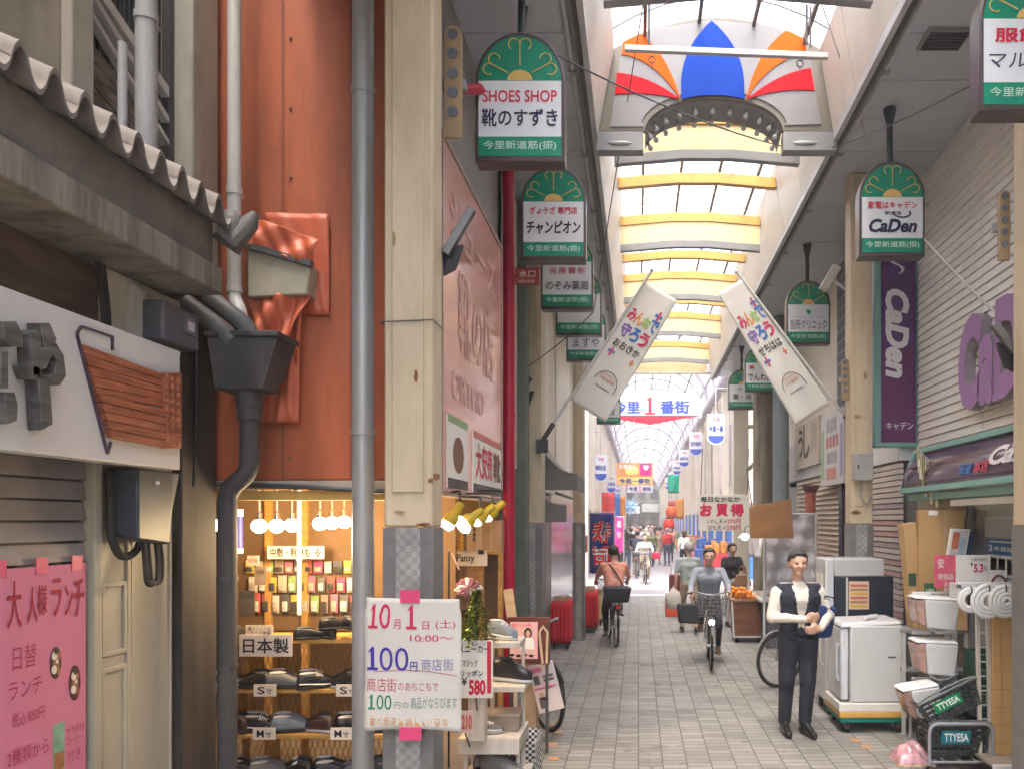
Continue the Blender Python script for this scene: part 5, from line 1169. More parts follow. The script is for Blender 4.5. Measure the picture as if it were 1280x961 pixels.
# back wall with hanging packets
bk = thing('pegboard', 'tan pegboard hung with packets at the back of the shoe shop', 'pegboard', (-2.3, 6.3, 1.2))
MB().box(-3.3, -1.5, 6.30, 6.34, 1.1, 2.25).build('board', mat('pegboard_tan', (.19, .11, .05), .7, .1), bk)
for x in (-3.02, -2.72, -1.92): MB().box(x - .025, x + .025, 6.25, 6.299, .01, 2.35).build('upright', yw, bk, bev=.003)
MB().box(-3.3, -1.5, 6.22, 6.298, 2.252, 2.30).build('top_rail', yw, bk, bev=.003)
pcols = [(.62, .50, .08), (.60, .10, .22), (.66, .20, .30), (.55, .45, .34), (.60, .58, .55), (.18, .17, .17), (.30, .45, .15), (.10, .10, .11), (.55, .12, .10), (.40, .30, .22)]
pk = 0
for row, (pya, pyb) in enumerate(((700, 716), (720, 740), (743, 766))):
    for i in range(12):
        px = 312 + i * 12.2 + (row * 4); Y = 6.26; c = pcols[(i * 3 + row * 4) % 10]
        w = rnd.uniform(8, 11)
        t = thing('merchandise_packet', 'small card backed packet hanging on the pegboard in the lit shoe shop', 'packet', (PX(px, Y), Y, PZ(pyb, Y)), 0, 'packets hanging on the pegboard')
        m = MB(); rect(m, px - w / 2, pya + rnd.uniform(-2, 2), px + w / 2, pyb, Y, .012, 0); m.build('card', mat('packet_%s' % 'abcdefghij'[(i * 3 + row * 4) % 10], c, .45, .3, 22), t, bev=.002)
        m = MB(); m.box(PX(px - w / 2 + 1, Y), PX(px + w / 2 - 1, Y), Y - .02, Y - .001, PZ(pyb - 2, Y), PZ(pya + 8, Y)); m.build('contents', mat('packet_in_%s' % 'abc'[(i + row) % 3], [(.08, .07, .07), (.5, .42, .35), (.65, .62, .58)][(i + row) % 3], .3, .4, 30), t, bev=.008)
        m = MB(); m.tube([(PX(px, Y), Y - .01, PZ(pya - 1, Y)), (PX(px, Y), 6.3, PZ(pya - 1, Y))], .003, 4); m.build('hook', chrome, t)
# small framed things at left inside
def card(name, label, cat, px0, py0, px1, py1, Y, lines, bg=None, group=None, th=.006, tilt=0, extra=None, mats=None, stand=False):
    t = thing(name, label, cat, (PX((px0 + px1) / 2, Y), Y, PZ(py1, Y)), 0, group)
    m = MB(); rect(m, px0, py0, px1, py1, Y, th); m.build('sheet', bg or paper, t)
    if lines:
        m = MB()
        for (s, a, b, c, d, k, bo) in lines: m.text(s, PX(a, Y), PX(c, Y), PZ(d, Y), PZ(b, Y), Y - .002, k, bo)
        m.build('lettering', mats or [ink, red_s, navy_s, green_s], t, smooth=0)
    if stand:
        m = MB(); m.box(PX((px0 + px1) / 2, Y) - .01, PX((px0 + px1) / 2, Y) + .01, Y + th, Y + .04, PZ(py1, Y), PZ(py0, Y)); m.build('clip', black, t)
    return t
cardp = mat('tag_card', (.80, .70, .58), .7, .04)
card('shelf_sign', 'cream sign with three bold black characters clipped to the yellow shelf edge', 'sign', 299, 793, 365, 820, 5.36, [("日本製", 304, 797, 361, 816, 0, .02)], cardp, stand=True)
card('shelf_sign', 'small handwritten card leaning on the yellow shelf above the three character sign', 'sign', 307, 781, 341, 793, 5.46, [("婦人シューズ", 310, 783, 338, 788, 0, .0), ("サイズ豊富", 313, 788.5, 338, 792, 0, .0)], cardp, stand=True)
card('shelf_sign', 'long cream sign with red down arrow hung above the packets in the shoe shop', 'sign', 334, 682, 405, 698, 6.1, [("中敷・靴ひも", 338, 684, 388, 696, 0, .02), ("↓", 393, 684, 402, 696, 1, .05)], cardp, stand=True)
for px0, py0, s, lb in ((317, 855, "S寸", 'left size tag lettered S on the upper shoe shelf'), (420, 855, "S寸", 'right size tag lettered S on the upper shoe shelf, by the steel downpipe'), (316, 909, "M寸", 'left size tag lettered M on the lower shoe shelf'), (413, 909, "M寸", 'right size tag lettered M on the lower shoe shelf, by the steel downpipe')):
    card('size_tag', lb, 'tag', px0, py0, px0 + 28, py0 + 15, 5.36 if py0 < 900 else 5.32, [(s[0], px0 + 5, py0 + 3, px0 + 14, py0 + 12, 0, .015), (s[1], px0 + 16, py0 + 5, px0 + 23, py0 + 12, 0, .02)], cardp, stand=True)
# shoes on the boards
G = 'dark shoes on the shelves inside the shoe shop'
LB = 'dark leather shoe lying on the lit yellow shelves inside the shoe shop'
for r_i, z in enumerate((.802, .492, .172)):
    for k in range(7):
        x = -3.0 + k * .215 + rnd.uniform(-.02, .02) + .05 * r_i; a0 = [.3, 2.9, .15, .45, 2.7][(k + r_i) % 5]; kk = ['black', 'brown', 'black', 'black', 'grey', 'slate'][(k * 2 + r_i) % 6]
        tr_ = (k + 2 * r_i) % 3 == 0
        shoe(LB, (x, uy - .0, z), a0, kk, ['pale', 'dark', 'pale'][(k + r_i) % 3], .25, group=G, hs_=1.5, trim=tr_, sole=[sole_dk, sole_lt][(k + r_i) % 4 == 0])
        shoe(LB, (x + .05, uy - .12, z), a0 + rnd.uniform(-.2, .2), kk, ['pale', 'dark', 'pale'][(k + r_i) % 3], .25, group=G, hs_=1.5, trim=tr_, sole=[sole_dk, sole_lt][(k + r_i) % 4 == 0])
for k, (px, rz_) in enumerate(((388, .6), (402, 2.6), (418, .9), (428, 2.4))):
    shoe('black strappy shoe heaped on the top yellow shelf', (PX(px, 5.5), 5.5 + .05 * (k % 2), 1.15 + .07 * (k // 2)), rz_, 'black', 'dark', .23, group='heap of black shoes on the top yellow shelf', trim=(k == 1))
for k, px in enumerate((285, 299)): shoe('black shoe at the dark left end of the top yellow shelf', (PX(px, 5.52), 5.52, 1.15), .4 + k, 'black', 'dark', .24, group='shoes at the left end of the top yellow shelf')
# globe lamps
globe = lamp_mat('globe_lit', (1, .90, .66), 3)
for i, (px, py, r) in enumerate(((275, 656, .048), (324, 657, .052), (346, 657, .05), (365, 656, .049), (400, 654, .049), (415, 653, .047), (430, 652, .047), (537, 648, .036))):
    Y = 5.3; c = P(px, py, Y)
    t = thing('globe_lamp', 'glowing round globe lamp in the row hanging from the shoe shop ceiling', 'lamp', c, 0, 'row of globe lamps in the shoe shop')
    MB().ell(c, (r, r, r * .95), 18).build('globe', globe, t); m = MB(); m.cyl(c + Vector((0, 0, r * .85)), c + Vector((0, 0, r + .04)), .025, .02, 12); m.build('socket', chrome, t); MB().tube([c + Vector((0, 0, r + .04)), (c.x, c.y, 2.62)], .006, 6).build('cord', paper, t)
for x, y, e in ((-2.5, 5.5, 9), (-1.9, 5.4, 8), (-2.6, 6.7, 6)):
    l = bpy.data.lights.new('lamp_glow', 'POINT'); l.energy = e; l.color = (1, .70, .36); l.shadow_soft_size = .12
    o = bpy.data.objects.new('lamp_glow', l); COL.objects.link(o); o.location = (x, y, 1.86)
t = thing('wall_conduit', 'white vertical conduit rising past the globe lamps inside the shoe shop', 'conduit', (PX(374, 5.9), 5.9, 1.2)); m = MB(); m.tube([P(374, 768, 5.9), P(374, 612, 5.9)], .016, 8); m.build('tube', white, t); m = MB(); m.cyl(P(374, 700, 5.9), P(374, 696, 5.9), .022); m.build('clamp', lgrey, t)
t = thing('rolled_poster', 'blue rolled sheet with white ends standing by the left globe lamp', 'roll', P(299, 690, 5.7)); m = MB(); m.cyl(P(299, 685, 5.7), P(299, 645, 5.7), .026); m.build('roll', mat('roll_blue', (.05, .06, .30), .5, .1), t)
m = MB(); m.cyl(P(299, 691, 5.7), P(299, 685, 5.7), .028); m.cyl(P(299, 645, 5.7), P(299, 636, 5.7), .028); m.build('end_cap', paper, t)
for (px0, py0, px1, py1, c, lb) in ((318, 708, 332, 731, (.16, .12, .09), 'small dark framed picture on the left upright in the shoe shop'), (309, 694, 324, 706, (.62, .35, .30), 'pink price card pinned near the blue roll'), (300, 738, 318, 770, (.05, .045, .045), 'black printed card on the left side of the pegboard')):
    card('price_card', lb, 'card', px0, py0, px1, py1, 5.9, [("特価", px0 + 2, py0 + 3, px1 - 2, py0 + 9, 0, 0)], mat('card_%d' % px0, c, .6, .3, 20))
# ---------------------------------------------------------------- back corner seen right of the near column
Y = 7.3
for (px0, py0, px1, py1, c, lb) in ((583, 650, 603, 692, (.55, .42, .30), 'pale cardboard box with black characters behind the yellow spot lamps'), (603, 650, 627, 690, (.42, .26, .14), 'plain brown cardboard box beside the red standpipe'), (556, 706, 600, 762, (.40, .25, .13), 'wide brown cardboard box below the board lettered in italics')):
    b = thing('cardboard_box', lb, 'box', (PX((px0 + px1) / 2, Y), Y, PZ(py1, Y))); rect(m := MB(), px0, py0, px1, py1, Y, .19); m.build('carton', mat('carton_%d' % px0, c, .7, .1, 4), b, bev=.004)
    m = MB(); m.box(PX(px0 + (px1 - px0) * .42, Y), PX(px0 + (px1 - px0) * .5, Y), Y - .002, Y - .0005, PZ(py1, Y), PZ(py0, Y), 0); m.build('tape', mat('parcel_tape', (.50, .36, .2), .3, .1), b)
    if px0 == 583: m = MB(); [m.text(ch, PX(591, Y), PX(595, Y), PZ(664 + k * 6, Y), PZ(659 + k * 6, Y), Y - .003, 0, .02) for k, ch in enumerate("健康靴")]; m.build('lettering', ink, b, smooth=0)
sh = thing('back_shelf', 'yellow wooden frame shelf at the back right of the shoe shop', 'shelf', (PX(615, 7.2), 7.2, 0))
m = MB()
for px in (557, 601, 625): x = PX(px, 7.2); MB().box(x - .02, x + .02, 7.2, 7.28, .065, 1.70 if px > 600 else 2.0).build('post', yw, sh, bev=.003)
for py in (692, 742): z = PZ(py, 7.2); MB().box(PX(559.5, 7.2), PX(598.5, 7.2), 7.2, 7.49, z - .02, z + .02).build('board', yw, sh, bev=.003)
z = PZ(690, 7.2); MB().box(PX(604, 7.2), PX(622.5, 7.2), 7.2, 7.26, z - .02, z + .02).build('board', yw, sh, bev=.003)
Y = 7.1
q = card('shelf_sign', 'long pale board with italic black lettering clipped to the yellow back shelf', 'sign', 558, 688, 609, 707, Y, [("Pansy", 571, 692, 593, 704, 0, .015)], cardp, stand=True)
m = MB(); m.box(PX(598, Y), PX(605, Y), Y - .012, Y - .002, PZ(692, Y), PZ(687, Y)); m.build('binder_clip', black, q)
q = thing('vertical_sign', 'narrow yellow sign with dark red vertical kana behind the spot lamps', 'sign', P(571, 690, 7.05)); Y = 7.05
rect(m := MB(), 563, 655, 579, 689, Y, .01); m.build('board', mat('mustard', (.60, .36, .05), .5, .1), q)
m = MB(); [m.text(ch, PX(567, Y), PX(575, Y), PZ(665 + k * 7.5, Y), PZ(659 + k * 7.5, Y), Y - .003, 0, .03) for k, ch in enumerate("くつろぎ"[:4])]; m.build('lettering', mat('dk_red_ink', (.25, .02, .02)), q, smooth=0)
q = thing('hanging_tag', 'thin dark pole with a pale pink strip tag tied near its top', 'tag pole', P(561, 780, 6.0)); Y = 6.0
MB().tube([(PX(561, Y), Y, .07), P(561, 689, Y)], .008, 6).build('pole', black, q)
m = MB(); m.bar(P(565, 690, Y - .02), P(574, 711, Y - .02), .03, .004); m.build('strip', mat('pale_pink_strip', (.68, .40, .38), .6, .1), q)
# ---------------------------------------------------------------- street stand right of the column
pw_ = wood_mat('white_washed_board', (.50, .44, .36), (.66, .60, .52), 2, (6, 1, 1), .6)
Y0 = 5.32
st = thing('street_shoe_stand', 'tiered pale wooden stand of bargain shoes on the pavement beside the near column', 'stand', (-1.05, 5.5, 0))
xl, xr = PX(574, Y0), PX(650, Y0)
for z, xa, xb, ya, yb_ in ((1.145, PX(600, Y0), PX(648, Y0), 5.38, 5.66), (.845, PX(596, Y0), PX(655, Y0), 5.34, 5.66), (.50, xl, xr, 5.28, 5.74), (.20, xl, xr + .05, 5.22, 5.76)):
    MB().box(xa, xb, ya, yb_, z - .04 if z > .6 else z - .11, z).build('board', pw_, st, bev=.004)
for x in (xl + .03, xr - .025):
    for y in (5.40, 5.63): MB().box(x - .014, x + .014, y - .014, y + .014, .005, (.385, .805)[y > 5.5] if x > -1 else .385).build('leg', pw_, st, bev=.002)
MB().box(PX(603, Y0), PX(608, Y0), 5.60, 5.64, .50, 1.10).build('leg', pw_, st, bev=.002)
MB().box(PX(644, Y0), PX(648, Y0), 5.60, 5.64, .85, 1.10).build('leg', pw_, st, bev=.002)
shoe('grey mesh sneaker with laces on the top board of the street stand', (PX(628, 5.5), 5.5, 1.146), -.35, 'slate', 'pale', .24, sole_lt, True, hs_=1.9)
shoe('black slip on shoe on the middle board of the street stand', (PX(640, 5.5), 5.5, .846), -.3, 'black', 'dark', .31, sole_lt, hs_=1.75)
shoe('small grey strap shoe tucked on the lower board of the street stand', (PX(608, 5.4), 5.40, .502), .3, 'grey', 'pale', .24, sole_lt, True)
shoe('large grey shoe on the lowest board of the street stand', (PX(628, 5.4), 5.38, .202), -.5, 'grey', 'dark', .36, sole_dk, hs_=1.5)
shoe('second grey shoe lying behind the large one on the lowest board', (PX(612, 5.5), 5.60, .202), .5, 'grey', 'dark', .28, sole_dk)
b = thing('shoe_box', 'low taupe shoe box on the lower board of the street stand', 'box', (PX(618, 5.4), 5.5, .5))
MB().box(PX(590, 5.44), PX(648, 5.44), 5.46, 5.64, .502, .60).build('carton', mat('taupe_carton', (.30, .235, .18), .5, .15, 3), b, bev=.004); MB().box(PX(589, 5.44), PX(649, 5.44), 5.452, 5.648, .601, .63).build('lid', mat('taupe_lid', (.36, .29, .22), .5, .1), b, bev=.004)
ck = check_mat('gingham_cloth', (.03, .03, .035), (.62, .58, .52), .022, rough=.9)
t = thing('gingham_cloth', 'black and white gingham cloth draped over the lowest part of the street stand', 'cloth', (-1, 5.7, 0))
MB().grid(lambda u, v: Vector((PX(578, 5.3) + (PX(664, 5.3) - PX(578, 5.3)) * u, 5.70 + .015 * math.sin(u * 22) * v, .46 - .42 * v)), 40, 8).build('front_drape', ck, t, solid=.004, smooth=80)
MB().grid(lambda u, v: Vector((PX(664, 5.3) + .02 + .012 * math.sin(u * 16) * v, 5.35 + .36 * u, .46 - .42 * v)), 20, 8).build('side_drape', ck, t, solid=.004, smooth=80)
# price card, red price tag, tinsel tree, ribbon
q = card('price_card', 'tall white price card with a red edge and big red price below the tinsel tree', 'price card', 573, 800, 616, 872, 5.16, [("スニーカー", 573, 806, 612, 815, 0, .02), ("マジック", 578, 824, 597, 833, 0, .01), ("リッポン", 576, 837, 604, 845, 0, .02), ("580", 586, 849, 607, 868, 1, .04), ("¥", 577, 846, 584, 856, 0, .02)], paper)
m = MB(); m.box(PX(609, 5.16), PX(614, 5.16), 5.157, 5.1595, PZ(866, 5.16), PZ(801, 5.16)); m.build('red_edge', mat('card_red', (.58, .03, .06), .6, .1), q)
m = MB(); m.tube([P(595, 872, 5.17), (PX(595, 5.17), 5.32, .48)], .006, 5); m.build('stake', dgrey, q)
q = card('price_card', 'small tilted card with red striped digits leaning on the street stand', 'price card', 572, 888, 591, 916, 5.1, [("1210", 574, 893, 590, 911, 0, .05)], mat('price_pink', (.70, .50, .44), .7, .05), mats=[mat('price_red', (.62, .10, .08))])
m = MB(); m.tube([(PX(580, 5.1), 5.112, PZ(912, 5.1)), (PX(580, 5.1), 5.27, .45)], .006, 5); m.build('stake', dgrey, q)
tr = thing('tinsel_tree', 'small green and gold tinsel tree above the tall price card', 'tinsel tree', P(596, 800, 5.25)); c = P(596, 802, 5.25); top_ = P(596, 736, 5.25); H_ = top_.z - c.z
tin = [mat('tinsel_green', (.10, .20, .02), .25, .3, 40, metal=.5), mat('tinsel_gold', (.55, .50, .08), .2, .2, 40, metal=.6), mat('tinsel_dark', (.03, .08, .01), .3, .3, 40)]
m = MB()
for k in range(1300):
    h = rnd.random() ** 1.3; a = rnd.uniform(0, 6.283); rr_ = .125 * (1 - h) * rnd.uniform(.35, 1.05) + .006; p = c + Vector((rr_ * math.cos(a), rr_ * math.sin(a), h * H_))
    d = Vector((math.cos(a + rnd.uniform(-.9, .9)), math.sin(a), rnd.uniform(-1.3, .2))).normalized() * rnd.uniform(.015, .035); s = d.cross(Vector((rnd.random(), rnd.random(), 1))).normalized() * .0045
    m.add([p - s, p + s, p + d + s, p + d - s], [(0, 1, 2, 3)], rnd.choice([0, 0, 1, 2]))
m.build('tinsel', tin, tr, smooth=0); MB().cyl((c.x, c.y, c.z - .33), (c.x, c.y, c.z + H_ * .95), .008).build('stem', dgrey, tr); MB().lathe([(0, 0), (.05, 0), (.04, .05), (0, .05)], (c.x, c.y, c.z - .34), 12).build('base', dgrey, tr)
MB().box(c.x - .05, c.x + .06, c.y - .04, c.y + .07, .5, c.z - .341).build('plinth', pw_, tr, bev=.004)
rb_ = thing('ribbon_bow', 'dusty pink and white ribbon bow above the tinsel tree', 'ribbon', P(585, 735, 5.5)); m = MB(); c = P(586, 734, 5.5)
for k in range(11):
    a = k * 6.283 / 11; d = Vector((math.cos(a), -.4 * math.sin(2 * a), math.sin(a) * .7)); m.tube([c, c + d * .06 + Vector((0, 0, .02)), c + d * .095, c + d * .05 - Vector((0, .02, .015)), c], [.004, .018, .016, .012, .004], 6, k % 3 == 0)
m.build('loops', [mat('ribbon_pink', (.36, .13, .16), .5, .2, 12), paper], rb_)
MB().tube([c, (c.x, 5.52, 1.2), (c.x + .05, 5.55, 1.145)], .006, 5).build('stem', dgrey, rb_)
# ad board and pale wooden board
Y = 6.55
ad = thing('advertising_board', 'pink advertising board with a woman and shoes in a dark red frame behind the stand', 'advert board', (PX(660, Y), Y, 0))
rect(m := MB(), 634, 771, 687, 830, Y + .012, .03); m.build('backing', wood_mat('dark_red_wood', (.07, .015, .012), (.16, .04, .03), 3, (1, 1, 6), .4), ad, bev=.004)
rect(m := MB(), 637.5, 777, 672, 823, Y, .011); m.build('sheet', mat('ad_pink', (.72, .42, .42), .5, .06), ad)
m = MB(); m.text("履きやすい靴", PX(640, Y), PX(664, Y), PZ(783, Y), PZ(779, Y), Y - .003, 1, .0)
x, z = PX(660, Y), PZ(795, Y)
m.prism([(x + .035 * math.cos(R(a)), z + .03 + .045 * math.sin(R(a))) for a in range(0, 360, 30)], Y - .003, Y - .0005, 0); m.prism([(x + .02 * math.cos(R(a)), z + .025 + .028 * math.sin(R(a))) for a in range(0, 360, 30)], Y - .005, Y - .0032, 2)
m.prism([(x - .07, z - .11), (x + .06, z - .11), (x + .045, z - .02), (x, z - .005), (x - .045, z - .02)], Y - .004, Y - .0005, 3)
for k in range(4): m.prism([(PX(640 + k * 8, Y) + .022 * math.cos(R(a)), PZ(818 + (k % 2), Y) + .012 * math.sin(R(a))) for a in range(0, 360, 40)], Y - .004, Y - .0005, 0)
m.build('print', [ink, red_s, skin, white], ad, smooth=0)
MB().tube([(PX(678, Y), Y + .02, PZ(829, Y)), (PX(674, Y), Y + .02, PZ(790, Y)), (PX(679, Y), Y + .0, PZ(783, Y)), (PX(684, Y), Y + .02, PZ(790, Y)), (PX(683, Y), Y + .02, PZ(829, Y))], .014, 8).build('curved_handle', mat('pale_loop_wood', (.60, .45, .3), .5, .1), ad)
for px in (638, 683): MB().bar((PX(px, Y), Y + .03, PZ(829, Y)), (PX(px, Y), Y + .05, .003), .025, .02).build('leg', dgrey, ad)
t = thing('leaning_plank', 'short pale wooden plank leaning behind the advertising board', 'plank', P(640, 771, 6.7)); m = MB(); m.bar(P(644, 800, 6.66), P(635, 736, 6.74), .085, .02, up=(0, 1, 0)); m.build('plank', wood_mat('pale_plank', (.48, .33, .19), (.60, .44, .28), 2, (1, 1, 6), .6), t, bev=.003)
m = MB(); m.bar((PX(644, 6.7), 6.72, 1.15), (PX(644, 6.72), 6.74, .003), .03, .03); m.build('prop', pw_, t)
# handwritten notice on the near column
Y = 4.34
nt_ = thing('paper_notice', 'white handwritten notice about 100 yen shopping held by pink tape on the nearest column', 'notice', P(517, 912, Y))
f = lambda u, v: Vector((PX(457 + 120 * u + (2 * (1 - 2 * u) if v < .1 else 0), Y), Y - .012 - .02 * math.sin(u * math.pi) - .012 * (v ** 3) * (1 - u) + .012 * math.sin(v * 9) * (u - .5), PZ(746 + 166 * v - 5 * math.sin(u * math.pi) * (v > .95) + 2 * u, Y)))
MB().grid(f, 20, 28).build('sheet', mat('notice_paper', (.58, .56, .51), .8, .04, 3, .1), nt_, solid=.0015, smooth=80)
m = MB()
for a0, a1, b0, b1 in ((503, 527, 736, 752), (502, 529, 906, 922)): m.box(PX(a0, Y), PX(a1, Y), Y - .042, Y - .036, PZ(b1, Y), PZ(b0, Y))
m.build('tape', tapem, nt_)
m = MB()
def nx(s, a, b, c, d, k, bo=.0):
    vv, ff, _ = outline(s, bo, 0); g = lambda x, y: f((x - 457) / 120, (y - 746) / 166) + Vector((0, -.004, 0))
    m.add([g(a + x * (c - a), d - y * (d - b)) - Vector((0, .0003 * l, 0)) for x, y, l in vv], ff, k)
nx("1", 462, 754, 474, 784, 0); nx("0", 476, 753, 490, 784, 0, .0); nx("月", 494, 772, 503, 784, 0); nx("1", 510, 754, 523, 784, 0); nx("日", 530, 774, 538, 784, 0); nx("(土)", 546, 772, 570, 784, 0); nx("10:00〜", 515, 791, 567, 799, 0)
nx("1", 460, 807, 474, 836, 1); nx("00", 476, 807, 513, 836, 1, -.005); nx("円", 515, 824, 524, 836, 1, .01); nx("商店街", 529, 820, 568, 835, 5)
nx("商店街", 460, 845, 498, 862, 2); nx("のあちこちで", 500, 850, 550, 860, 2); nx("1", 462, 866, 471, 884, 3); nx("00", 473, 866, 492, 884, 3, .0); nx("円の", 495, 874, 513, 882, 4); nx("商品がならびます", 516, 868, 572, 882, 4)
nx("食べ歩き", 464, 892, 498, 906, 6); nx("と楽しい1日を", 501, 894, 562, 905, 6)
m.tube([f((468 + 105 * k / 10 - 457) / 120, (838 - 5 * math.sin(math.pi * k / 10) + k * .35 - 746) / 166) + Vector((0, -.003, 0)) for k in range(11)], .0018, 4, 2)
m.build('lettering', [mat('notice_red', (.52, .02, .08), .7), mat('notice_blue', (.04, .03, .30), .7), mat('notice_pink', (.48, .11, .14), .7), mat('notice_green', (.01, .22, .11), .7), mat('notice_grey', (.16, .26, .22), .7), mat('notice_lilac', (.20, .20, .38), .7), mat('notice_peach', (.58, .30, .13), .7)], nt_, smooth=0)
# ================================================================ RIGHT: SIGNS OF THE APPLIANCE SHOP
purple = mat('sign_purple', (.10, .03, .17), .35, .15, 1.2)
purple_lo = mat('sign_plum', (.13, .028, .12), .35, .15, 1.2)
teal = mat('sign_teal', (.22, .44, .41), .4, .06, 3)
lilac = mat('letter_lilac', (.62, .52, .70), .4, .06)
Y = 8.62
t = thing('vertical_signboard', 'tall purple vertical signboard in a teal frame with white sideways letters beside the right column', 'signboard', (PX(1121, Y), Y, 2.8))
xa, xb, za, zb = PX(1093, Y), PX(1151, Y), PZ(558, Y), PZ(322, Y)
MB().box(xa, xb, Y, Y + .16, za, zb).build('frame', teal, t, bev=.012)
m = MB(); m.box(xa + .075, xb - .06, Y - .012, Y - .002, za + 1.1, zb - .02, 0); m.box(xa + .075, xb - .06, Y - .012, Y - .002, za + .05, za + 1.0995, 1); m.build('face_panel', [purple, purple_lo], t, smooth=0)
m = MB(); v, f_, _ = outline("CaDen", .05, .25)
tz, bz, lx, rx_ = PZ(362, Y), PZ(473, Y), PX(1106, Y), PX(1136, Y)
m.add([(lx + b * (rx_ - lx), Y - .016, tz - a * (tz - bz)) for a, b, l in v], [tuple(reversed(q)) for q in f_], 0)
m.text("キャデン", PX(1107, Y), PX(1141, Y), PZ(537, Y), PZ(527, Y), Y - .016, 0, .02)
m.tube([(PX(1113 + 15 * math.sin(k / 9 * 2.4), Y), Y - .016, PZ(328 + 15 * k / 9, Y)) for k in range(10)], [.012, .012, .01, .01, .016, .02, .02, .016, .01, .004], 5)
m.build('lettering', mat('sign_letter_white', (.72, .70, .74), .4, .04), t, smooth=0)
m = MB(); [m.bar((xb + .0, Y + .08, z), (RX + .03, Y + .08, z), .05, .05) for z in (za + .3, zb - .3)]; m.build('bracket', grey, t)
# raised letters on the siding
t = thing('raised_letters', 'big raised lilac letters fixed to the white slatted wall behind the right hand column', 'lettering', (RX, 6.3, 3.4))
TR = Matrix.Translation((RX - .05, 0, 0)) @ Matrix.Rotation(R(-90), 4, 'Z')     # local x -> -Y, local -y -> -X
y_l, y_r = YS(1199, RX - .1), 5.45
m = MB(); m.M = TR
zb_, zt_ = 3.0, 3.86
v, f_, _ = outline("CaDen", .055, .12)
pos = [(-y_l + a * (y_l - y_r), zb_ + b * (zt_ - zb_)) for a, b, l in v]
m.add([(a, -.06, b) for a, b in pos], f_, 0); nn = len(pos)
from collections import Counter
ec = Counter(); 
for q in f_:
    for i in range(len(q)): ec[tuple(sorted((q[i], q[(i + 1) % len(q)])))] += 1
vs = [(a, -.0595, b) for a, b in pos] + [(a, .04, b) for a, b in pos]
m.add(vs, [(a, b, b + nn, a + nn) for (a, b), c in ec.items() if c == 1], 1)
m.build('lettering', [mat('letter_face_lilac', (.36, .19, .42), .4, .08), mat('letter_side_grey', (.30, .27, .31), .4, .1)], t, smooth=0)
m = MB(); m.M = TR
for k in range(8): m.cyl((-y_l + .15 + k * .27, .0, 3.5), (-y_l + .15 + k * .27, .05, 3.5), .012, n=8)
m.build('stud', grey, t)
# awning board
t = thing('awning_signboard', 'plum awning board in a teal frame with white letters above the appliance shop entrance', 'signboard', (2.8, 6.5, 2.4))
ya, yb_ = 4.6, 7.92
xo, xi = 2.72, 2.98
m = MB(); zt_, zb_ = 2.70, 2.30
for (p, q) in (((xo, ya, zb_), (xo, yb_, zb_)), ((xi - .12, ya, zt_), (xi - .12, yb_, zt_)), ((xo, yb_, zb_), (xi - .12, yb_, zt_)), ((xo, ya, zb_), (xi - .12, ya, zt_)), ((xi - .12, yb_, zt_), (RX, yb_, zt_)), ((xo, yb_, zb_), (RX, yb_, zb_))): m.bar(p, q, .05, .05)
m.build('frame', teal, t, bev=.006)
fa = lambda u, v: Vector((xi - .125 + (xo - xi + .11) * v - .035 * math.sin(math.pi * v), yb_ - .03 - (yb_ - ya - .06) * u, zt_ - .03 + (zb_ - zt_ + .06) * v))
MB().grid(fa, 30, 8).build('panel', mat('plum_film', (.075, .03, .08), .12, .25, 1.2, spec=.9, coat=.4), t, solid=.008, smooth=80)
m = MB()
def ap(s, y0, y1, v0, v1, k, bo):
    vv, ff, _ = outline(s, bo, .15 if k == 0 else 0)
    m.add([fa((yb_ - (y0 + (y1 - y0) * a)) / (yb_ - ya), v1 - b * (v1 - v0)) + Vector((-.012 - l * .0005, 0, 0)) for a, b, l in vv], ff, k)
ap("CaDen", YS(1245, 2.78), 4.95, .28, .72, 0, .04); ap("新道", YS(1207, 2.76), YS(1222, 2.76), .58, .86, 1, .05); ap("本店", YS(1226, 2.76), YS(1244, 2.76), .56, .86, 2, .05)
m.build('lettering', [mat('sign_letter_white', (.72, .70, .74)), mat('awning_blue', (.03, .14, .42), .4, .1), mat('awning_red', (.52, .05, .09), .4, .1)], t, smooth=0)
m = MB(); m.box(2.78, RX, 4.6, 7.9, 2.20, 2.262, 0); m.box(2.80, 2.86, 5.2, 6.9, 2.13, 2.185, 1); m.build('soffit_rail', [teal, white], t, bev=.005)
# gold fringe half disc
t = thing('gold_fringe', 'crescent of gold and white tinsel fringe hung at the left end of the awning board', 'fringe', (2.7, 7.4, 2.4)); Y = 7.3
m = MB(); gold = [mat('fringe_gold', (.50, .46, .20), .25, .3, 30, metal=.4), mat('fringe_white', (.68, .66, .52), .35, .2, 30)]
cx2, cz2, r2 = PX(1171, Y), PZ(566, Y), .185
for k in range(44):
    a = R(182 + 176 * k / 43); x = cx2 + r2 * math.cos(a); z0 = cz2 + .1 * abs(math.cos(a)) ** 1.5 - .07 * math.sin(math.pi * k / 43) ; ln_ = (.12 + .26 * math.sin(math.pi * k / 43)) * rnd.uniform(.85, 1.1)
    z0 = cz2 - .10 + .16 * abs(math.cos(a)) ** 2
    m.add([(x - .006, Y + rnd.uniform(-.02, .02), z0), (x + .006, Y, z0), (x + .006 + rnd.uniform(-.01, .01), Y + rnd.uniform(-.03, .03), z0 - ln_), (x - .006, Y, z0 - ln_)], [(0, 1, 2, 3)], k % 2)
m.build('fringe', gold, t, smooth=0); MB().tube([(cx2 + r2 * math.cos(R(a)), Y, cz2 - .09 + .16 * abs(math.cos(R(a))) ** 2) for a in range(182, 359, 12)], .006, 5).build('wire', lgrey, t)
